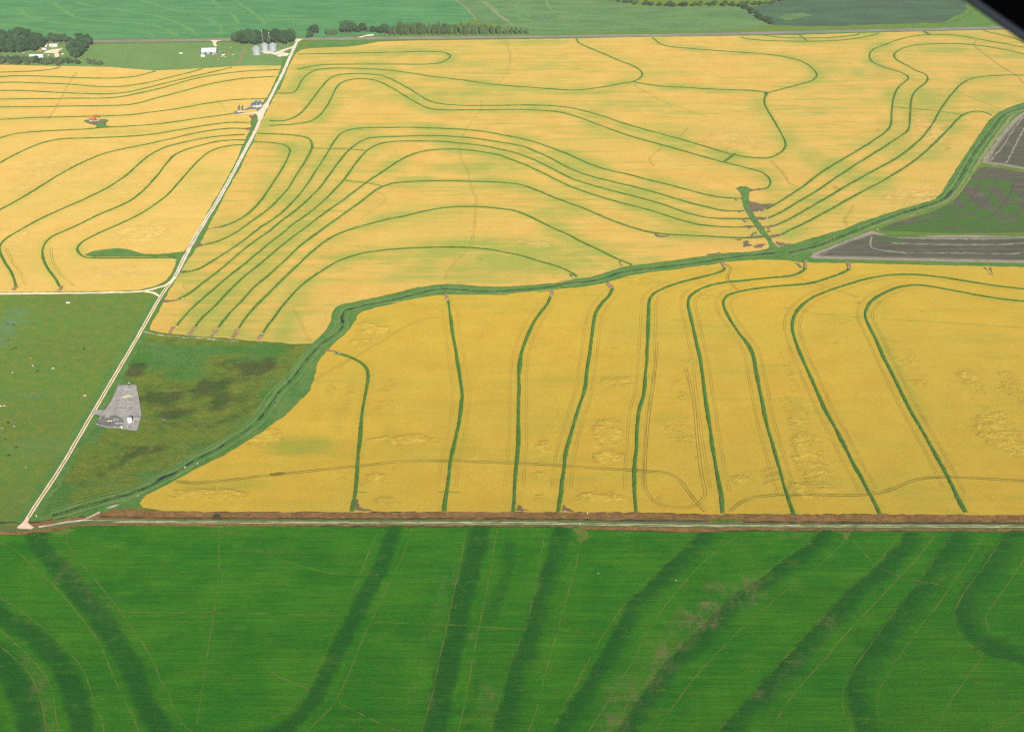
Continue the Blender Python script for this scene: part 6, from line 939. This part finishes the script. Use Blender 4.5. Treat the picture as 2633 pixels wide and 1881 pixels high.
vehicle('pickup', 'pale blue pickup at the barn corner', fm['car3'], 1.2, 'cyan')
vehicle('car', 'small white car left of the cream one', fm['car4'], 0.7, 'white')
vehicle('trailer', 'white trailer in front of the red pickup', fm['trail2'], 0.3, 'white')
vehicle('tractor', 'dark tractor in the hedge shade west of the barn', fm['hay'], 0.2, 'greypaint')
vehicle('car', 'white car parked at the edge of the wood', fm['l_carw'], 0.5, 'white')
vehicle('car', 'silver car between the wood and the long white building', fm['l_car5'], -0.7, 'silver')
vehicle('tractor', 'dark tractor on the sandy farmyard', fm['l_tractor'], 0.4, 'darksteel')
vehicle('pickup', 'white pickup at the top of the sandy farmyard', fm['l_car7'], 0.9, 'cream')
vehicle('car', 'white car in front of the farmhouse', fm['l_car6'], 1.4, 'white')
def pile(name, label, cat, p, r_, h, mt):
    bm = bmesh.new(); bmesh.ops.create_icosphere(bm, subdivisions=3, radius=1)
    g = Geo(); g.add([(p[0]+v_.co.x*r_*(1+rnd.uniform(-.12, .12)), p[1]+v_.co.y*r_*.8*(1+rnd.uniform(-.12, .12)), max(-.1, v_.co.z*h*(1+rnd.uniform(-.15, .15)))) for v_ in bm.verts], [[v_.index for v_ in f_.verts] for f_ in bm.faces]); bm.free()
    return tag(g.build(name, MT[mt]), label, cat)
pile('sand_pile', 'heap of tan sand beside the dark tractor in the farmyard', 'sand pile', fm['l_pile'], 3.2, 2, 'yard')
pile('hay_bale', 'pale bale lying at the near edge of the farmyard', 'bale', fm['l_bale'], 2.0, 1.6, 'cream')
pile('rubble_heap', 'heap of pale rubble in front of the barn doors', 'rubble heap', fm['junk'], 3.0, 1.2, 'tan')
pile('dirt_mound', 'brown dirt mound in the grass below the barn', 'dirt mound', fm['well'], 2.5, 1.2, 'brick')
plant(fm['hedge'], 2.2, 4, 'low dark bush west of the barn in the pasture', 'bush', 'pasture bushes', .9)
plant(fm['bush'], 3, 4, 'small dark bush above the barn roof in the pasture', 'bush', 'pasture bushes', .7)
plant(fm['bush2'], 3, 4, 'small bush between the barn and the grove', 'bush', 'pasture bushes', .7)
def pole(label, p, h, lamp):
    t = thing('yard_light' if lamp else 'utility_pole', label, 'light' if lamp else 'pole', p)
    Geo().bar((0, 0, 0), (0, 0, h), .16, 7, .1).build('pole', MT['wood'], t)
    if lamp:
        Geo().bar((0, 0, h-.3), (1.2, 0, h+.1), .06, 5).build('arm', MT['steel'], t); Geo().box((1.3, 0, h+.1), (1.3, .8, .7), 0, .8).build('lamp_head', MT['white'], t)
    else: Geo().bar((-1.1, 0, h-.6), (1.1, 0, h-.6), .08, 5).build('crossarm', MT['wood'], t)
    return t
pole('tall yard light with white lamp head east of the barn', fm['lamp'], 15, True)
pole('pale utility pole beside the farmstead trees', fm['l_pole'], 9, False)

# ------------------------------------------------------------------ pumpjacks
def pumpjack(p, mt, rz, s_, label):
    t = thing('pumpjack', label, 'pumpjack', (p[0], p[1], 0.9), rz, 'pumpjacks'); t.scale = (s_*1.2,)*3
    m1 = MT[mt]
    Geo().box((0, 0, .25), (9.0, 1.7, .5)).box((-3.2, 0, .9), (2.2, 1.6, .9)).build('base', MT['concrete'], t)
    g = Geo()
    for sx, sy in ((-.9, -.8), (-.9, .8), (1.1, -.8), (1.1, .8)): g.bar((sx+.6, sy, .5), (.55, sy*.25, 5.9), .26, 6, .2)
    for z, k in ((2.0, .72), (3.6, .45)): g.bar((.6-.8*k, -.7*k, z), (.6+.6*k, .7*k, z), .09, 4); g.bar((.6-.8*k, .7*k, z), (.6+.6*k, -.7*k, z), .09, 4)
    g.build('samson_post', m1, t)
    bm_ = Geo().bar((-3.9, 0, 5.5), (4.4, 0, 6.7), .42, 6).build('walking_beam', MT['cyan'] if mt == 'blue' else m1, t)
    hd = [(4.1, 7.5), (4.8, 7.2), (5.05, 6.4), (4.85, 5.5), (4.3, 4.9), (4.2, 6.0)]
    Geo().prism(hd, 'y', -.4, .4).build('horse_head', MT['cyan'] if mt == 'blue' else m1, t)
    Geo().bar((4.95, 0, .4), (4.95, 0, 5.9), .05, 4).build('polished_rod', MT['steel'], t)
    Geo().bar((4.95, 0, 0), (4.95, 0, 1.2), .3, 8).bar((4.5, 0, .8), (5.5, 0, .8), .16, 6).build('wellhead', MT['white'], t)
    Geo().box((-2.6, 0, 1.9), (1.7, 1.1, 1.3)).build('gearbox', m1, t)
    for sy in (-1, 1):
        c_ = Geo().box((-3.3, sy*.85, 2.6), (2.6, .22, .5)).build('crank', m1, t)
        Geo().prism([(-5.0, 2.1), (-3.7, 1.9), (-3.5, 2.9), (-4.4, 3.5), (-5.1, 3.0)], 'y', sy*.85-.3, sy*.85+.3).build('counterweight', MT['concrete'] if mt == 'greypaint' else m1, c_)
        Geo().bar((-3.0, sy*.6, 2.6), (-3.8, sy*.4, 5.5), .1, 5).build('pitman_arm', m1, t)
    Geo().bar((-4.3, -.5, 1.5), (-4.3, .5, 1.5), .45, 10).box((-4.3, 0, 1.0), (1.0, .9, .4)).build('motor', MT['cream'], t)
    return t
PJ = ['blue pumpjack left of the pair on the sandy pad by the white road', 'blue pumpjack nearest the white gravel road', 'dark grey pumpjack at the far end of the sandy spur', 'dark grey pumpjack between its twin and the blue pair', 'orange-red pumpjack on a bare mound alone in the yellow rice']
for (p, c, a, s_), lb in zip(S['pumps'], PJ): pumpjack(p, {'grey': 'greypaint'}.get(c, c), math.radians(a), s_*1.15, lb)
for dx, dy, lb, mt_ in ((-9, 3, 'dark square control cabinet left of the blue pumpjacks', 'greypaint'), (9, 3, 'dark square control cabinet beside the white road', 'greypaint'), (7, -3, 'white control box in front of the blue pumpjacks', 'white')):
    p = S['pumps'][0][0]; g = thing('control_cabinet', lb, 'cabinet', (p[0]+dx+2, p[1]+dy, .95)); Geo().box((0, 0, 1.1), (2.4, 1.4, 2.2)).build('cabinet_box', MT[mt_], g); Geo().box((0, -.74, 1.1), (1.6, .08, 1.8)).build('door', MT['steel'], g)

# ------------------------------------------------------------------ gas well pad
po = S['padobj']
tank('white storage tank standing on the grey gravel pad', po['tank'], 2.7, 5.0, 'white')
def manifold(p, L, Wd, label, n=4, h=1.6):
    t = thing('pipe_manifold', label, 'pipework', (p[0], p[1], .5), 0, 'pipework on the gravel pad')
    fr = Geo()
    for sx in (-1, 1):
        for sy in (-1, 1): fr.bar((sx*L/2, sy*Wd/2, 0), (sx*L/2, sy*Wd/2, h), .13, 6)
    for sy in (-1, 1): fr.bar((-L/2, sy*Wd/2, h), (L/2, sy*Wd/2, h), .16, 6)
    for sx in (-1, 1): fr.bar((sx*L/2, -Wd/2, h), (sx*L/2, Wd/2, h), .16, 6)
    fr.build('pipe_loop', MT['white'], t)
    for i in range(n):
        x = -L/2+L*(i+.5)/n; vl = Geo().bar((x, -Wd/2, 0), (x, -Wd/2, h*.9), .12, 6).lathe([(.32, h*.5), (.36, h*.62), (.3, h*.74)], (x, -Wd/2, 0), 10).build('valve', MT['steel'], t)
        Geo().lathe([(.34, h*1.02), (.34, h*1.08)], (x, -Wd/2, 0), 12).build('handwheel', MT['redpaint' if i % 2 else 'darksteel'], vl)
    return t
manifold(po['man1'], 9, 6, 'white pipe loop at the narrow end of the gravel pad', 4, 1.9)
manifold(po['man2'], 7, 5, 'pipework on the pale patch of the gravel pad', 3, 1.4)
manifold(po['man3'], 5, 4, 'small square pipe frame in the middle of the gravel pad', 3, 1.3)
manifold(po['man4'], 6.5, 3.5, 'pipework in front of the white storage tank', 4, 1.9)
manifold(po['man5'], 5, 3, 'pipework on the dark patch of the gravel pad', 3, 1.6)
manifold(po['man6'], 4.5, 4.5, 'pipework right of the white storage tank', 3, 2.0)
manifold(po['man7'], 4, 2.5, 'low pipework by the pad entrance', 2, 1.3)
manifold(po['man8'], 7, 1.6, 'low pipe run along the front of the dark patch', 4, 1.0)
t = thing('separator_skid', 'tan separator vessel on a skid on the dark patch of the pad', 'separator', (po['skid'][0], po['skid'][1], .5), .15)
Geo().box((0, 0, .25), (6, 2.6, .3)).build('skid', MT['darksteel'], t)
Geo().bar((-2.6, 0, 1.5), (2.6, 0, 1.5), .95, 16).build('vessel', MT['tan'], t)
for x in (-1.6, 1.6): Geo().box((x, 0, .7), (.4, 1.6, .9)).build('saddle', MT['tan'], t)
Geo().bar((1.0, 0, 2.3), (1.0, 0, 4.2), .15, 6).bar((-1.2, 0, 2.3), (-1.2, 0, 3.2), .2, 6).build('riser', MT['steel'], t)
for k, lb in (('drum1', 'small pale drum near the front edge of the pad'), ('drum2', 'small white round tank at the front edge of the pad')): tank(lb, po[k], .8 if k == 'drum1' else 1.15, 1.6 if k == 'drum1' else 2.2, 'cream' if k == 'drum1' else 'white')
pole('yard light at the narrow end of the gravel pad', po['lamp'], 5, True)
# chain-link fence round the pad
t = thing('chain_link_fence', 'chain-link fence running round the grey gravel pad', 'fence', S['pad'][0])
ox, oy = S['pad'][0]; ring = S['pad']; g = Geo(); wire = Geo(); mn = len(ring)
gate = (8, 10)
for i in range(mn):
    a, b = np.array(ring[i]), np.array(ring[(i+1) % mn]); L_ = np.hypot(*(b-a)); n = max(1, int(L_/3))
    if i in (9,): continue
    for j in range(n):
        q = a+(b-a)*j/n; Geo().bar((q[0]-ox, q[1]-oy, 0), (q[0]-ox, q[1]-oy, 2.3), .05, 5).build('post', MT['galv'], t)
    for z in (.55, .9, 1.25, 1.6, 1.95, 2.28): wire.bar((a[0]-ox, a[1]-oy, z), (b[0]-ox, b[1]-oy, z), .022 if z < 2.2 else .045, 3)
    for j in range(int(L_/1.0)):
        q = a+(b-a)*(j+.5)/int(L_/1.0); wire.bar((q[0]-ox, q[1]-oy, .5), (q[0]-ox, q[1]-oy, 2.25), .02, 3)
wire.build('wire_mesh', MT['galv'], t)

# ------------------------------------------------------------------ cattle (one skinned body per coat, copies share it)
def animal_mesh(name, nodes, edges, levels=1):
    me = bpy.data.meshes.new(name); me.from_pydata([n_[:3] for n_ in nodes], edges, [])
    o = bpy.data.objects.new(name, me); col.objects.link(o)
    o.modifiers.new('skin', 'SKIN'); ss = o.modifiers.new('sub', 'SUBSURF'); ss.levels = ss.render_levels = levels
    for i, n_ in enumerate(nodes): me.skin_vertices[0].data[i].radius = (n_[3], n_[4] if len(n_) > 4 else n_[3]); me.skin_vertices[0].data[i].use_root = (i == 0)
    dg = bpy.context.evaluated_depsgraph_get(); out = bpy.data.meshes.new_from_object(o.evaluated_get(dg)); bpy.data.objects.remove(o); out.polygons.foreach_set('use_smooth', [True]*len(out.polygons)); return out
cow_nodes = [(-.75, 0, 1.15, .34, .36), (-.2, 0, 1.1, .42, .40), (.4, 0, 1.12, .42, .40), (.85, 0, 1.15, .30, .34), (1.2, 0, 1.0, .2, .24), (1.5, 0, .62, .14, .16), (1.68, 0, .32, .12, .14), (1.76, 0, .14, .08, .09),
 (-.85, .24, .78, .17), (-.72, .25, .48, .09), (-.86, .25, .36, .08), (-.82, .25, .04, .07), (-.85, -.24, .78, .17), (-.72, -.25, .48, .09), (-.86, -.25, .36, .08), (-.82, -.25, .04, .07),
 (.72, .24, .74, .14), (.76, .24, .42, .085), (.74, .24, .04, .07), (.72, -.24, .74, .14), (.76, -.24, .42, .085), (.74, -.24, .04, .07), (-1.02, 0, 1.3, .07), (-1.12, 0, .95, .035), (-1.1, 0, .5, .05)]
cow_edges = [(0, 1), (1, 2), (2, 3), (3, 4), (4, 5), (5, 6), (6, 7), (0, 8), (8, 9), (9, 10), (10, 11), (0, 12), (12, 13), (13, 14), (14, 15), (3, 16), (16, 17), (17, 18), (3, 19), (19, 20), (20, 21), (0, 22), (22, 23), (23, 24)]
cow_me = animal_mesh('cow', cow_nodes, cow_edges)
def coat(name, a, b, lo, hi):
    m = Mat(name); n_ = m.noise(1.6, 1, .4, m.n('ShaderNodeTexCoord').outputs['Object']); return m.principled(m.mix(m.ramp(n_, lo, hi), a, b), .8)
COAT = {'b': coat('brown_coat', (.16, .075, .035), (.11, .05, .025), .4, .6), 'd': coat('dark_brown_coat', (.06, .032, .02), (.04, .02, .015), .4, .6), 'r': coat('red_coat', (.26, .10, .045), (.22, .08, .035), .4, .6), 't': coat('tan_coat', (.48, .30, .13), (.56, .38, .18), .4, .6),
        'w': coat('white_coat', (.74, .70, .62), (.80, .76, .70), .4, .6), 'c': coat('cream_coat', (.62, .52, .32), (.70, .60, .42), .4, .6), 'k': coat('black_coat', (.012, .012, .013), (.02, .018, .016), .4, .6), 'p': coat('patched_coat', (.03, .02, .018), (.74, .70, .62), .45, .5)}
COWL = ['brown cow beside the weedy ruts, highest in the pasture', 'brown cow at the pasture edge by the blue-green weeds', 'dark brown cow standing close to the weeds', 'brown cow alone at the pasture edge below the weeds', 'brown cow paired with a darker one in the upper pasture', 'dark brown cow paired with a lighter one in the upper pasture', 'dark brown cow alone in the open middle of the pasture', 'big tan cow in the herd of the middle pasture', 'white cow just below the tan cow', 'white cow apart on the east side of the herd', 'white and black patched cow west of the black one', 'black cow lying between the white cows', 'red-brown cow at the east edge of the herd', 'white cow alone nearest the track and gravel pad',
 'white cow at the pasture edge beside a cream one', 'cream cow beside a white one at the pasture edge', 'black cow above the tan and patched pair', 'patched cow right of the tan one in the lower pasture', 'tan cow left of the patched one in the lower pasture', 'red-brown cow alone in the lower pasture', 'dark brown cow between the red-brown one and the track', 'black cow lowest in the pasture']
horn_g = Geo()
for sy in (-1, 1): horn_g.bar((1.42, sy*.14, .82), (1.36, sy*.42, .86), .09, 5, .04)
udder = None
for (p, c), lb in zip(S['cows'], COWL):
    me = cow_me.copy(); me.materials.clear(); me.materials.append(COAT[c]); o = bpy.data.objects.new('cow', me); col.objects.link(o)
    o.location = (p[0], p[1], .16); o.rotation_euler = (0, 0, rnd.choice((0, 3.14))+rnd.uniform(-.7, .7)); o.scale = (1.25, 1.25, 1.2); tag(o, lb, 'cow', 'cattle in the pasture')
    Geo().add(horn_g.v, horn_g.f).build('ear', COAT[c], o)
t = thing('water_trough', 'white water trough near the top of the pasture', 'trough', (S['trough'][0], S['trough'][1], .1), .1)
Geo().box((0, 0, .45), (4.4, 2.4, .9), 0, 1.06).build('basin', MT['white'], t); Geo().box((0, 0, .93), (3.9, 1.9, .06)).build('water', MT['white'], t)

# white egrets flying low over the crops, wings spread
def egret(p, z, rz, label):
    body = animal_mesh('egret', [(0, 0, 0, .13, .12), (.22, 0, .03, .1), (.38, 0, .12, .05), (.46, 0, .03, .045), (.55, 0, .06, .05), (.78, 0, .03, .012), (-.25, 0, 0, .08, .05), (-.5, 0, -.02, .02, .1), (.1, .22, .07, .05, .13), (.0, .55, .12, .03, .16), (-.12, .92, .08, .02, .08), (.1, -.22, .07, .05, .13), (.0, -.55, .12, .03, .16), (-.12, -.92, .08, .02, .08)],
        [(0, 1), (1, 2), (2, 3), (3, 4), (4, 5), (0, 6), (6, 7), (0, 8), (8, 9), (9, 10), (0, 11), (11, 12), (12, 13)])
    body.materials.append(COAT['w']); o = bpy.data.objects.new('egret', body); col.objects.link(o); o.location = (p[0], p[1], z); o.rotation_euler = (0, 0, rz); o.scale = (1.5,)*3
    return tag(o, label, 'bird', 'white birds')
egret(S['egrets'][0], 2.0, .4, 'white bird over the plain green crop below the bare gateway')
egret(S['egrets'][1], 2.0, .1, 'white bird over the dark green band of the crop')
egret(S['egrets'][2], 1.0, 1.0, 'white bird low in the pasture beside the two-rut track')

# ------------------------------------------------------------------ irrigation risers
r0 = thing('irrigation_riser', 'small white irrigation riser pipe at the end of a grassy levee or ditch', 'standpipe', (S['risers'][0][0], S['risers'][0][1], .9), 0, 'white irrigation risers')
Geo().bar((0, 0, -.6), (0, 0, 1.1), .3, 10).build('pipe', MT['white'], r0)
Geo().bar((0, 0, 1.0), (.8, 0, .8), .22, 8).lathe([(.4, 1.1), (.4, 1.25)], n=12).build('outlet', MT['white'], r0)
for p in S['risers'][1:]: dup(r0, (p[0], p[1], .9), rnd.uniform(0, 6.28))
t = thing('culvert', 'dark round culvert mound on the red-brown ditch bank', 'culvert', (S['culvert_mound'][0], S['culvert_mound'][1], .4))
pile_g = Geo().lathe([(4.0, 0), (3.4, .8), (2.2, 1.3), (.6, 1.5)], n=18); pile_g.build('mound', MT['ditch'], t)
Geo().bar((-1, -3.9, .6), (1, -3.2, .6), .6, 10).build('pipe', MT['darksteel'], t)

# ------------------------------------------------------------------ the aircraft's own wing in the corner of the view
wp = WING
t = thing('aircraft_wing', 'black aircraft wing crossing the corner of the view above the far highway', 'aircraft wing', wp['a'])
A_, B_ = Vector(wp['a']), Vector(wp['b']); Uo = Vector(wp['out']); Nn = (B_-A_).cross(Uo).normalized(); O_ = Vector(wp['a'])
prof = [(.012, .006), (.15, .035), (.45, .065), (.8, .06), (1.1, .03), (1.15, 0), (1.1, -.03), (.8, -.06), (.45, -.065), (.15, -.035), (.012, -.006)]
g = Geo(); n = len(prof); g.add([e-O_+Uo*u+Nn*h for e in (A_, B_) for u, h in prof], [(i, (i+1) % n, n+(i+1) % n, n+i) for i in range(n)]+[tuple(range(n))[::-1], tuple(range(n, 2*n))]); g.build('wing_skin', MT['black'], t)
g = Geo(); prof2 = [(.0, 0), (.002, .004), (.011, .0065), (.011, -.0065), (.002, -.004)]; n = len(prof2)
g.add([e-O_+Uo*u+Nn*h for e in (A_, B_) for u, h in prof2], [(i, (i+1) % n, n+(i+1) % n, n+i) for i in range(n)]+[tuple(range(n))[::-1], tuple(range(n, 2*n))]); g.build('trailing_edge', MT['rim'], t)  # grey strip stands for light caught along the wing edge

# ------------------------------------------------------------------ haze: one closed box of thin air round the place
hz = Mat('thin_haze')
pv = hz.n('ShaderNodeVolumePrincipled', {'Color': (0.86, 0.93, 0.78, 1), 'Density': HAZE_DENSITY, 'Anisotropy': 0.0})
hz.t.links.new(pv.outputs[0], hz.out.inputs['Volume'])
hb = Geo().box((0, 29000, 364), (61000, 62500, 732)).build('haze', hz.m); structure(hb, 'stuff')
print('objects', len(bpy.data.objects))
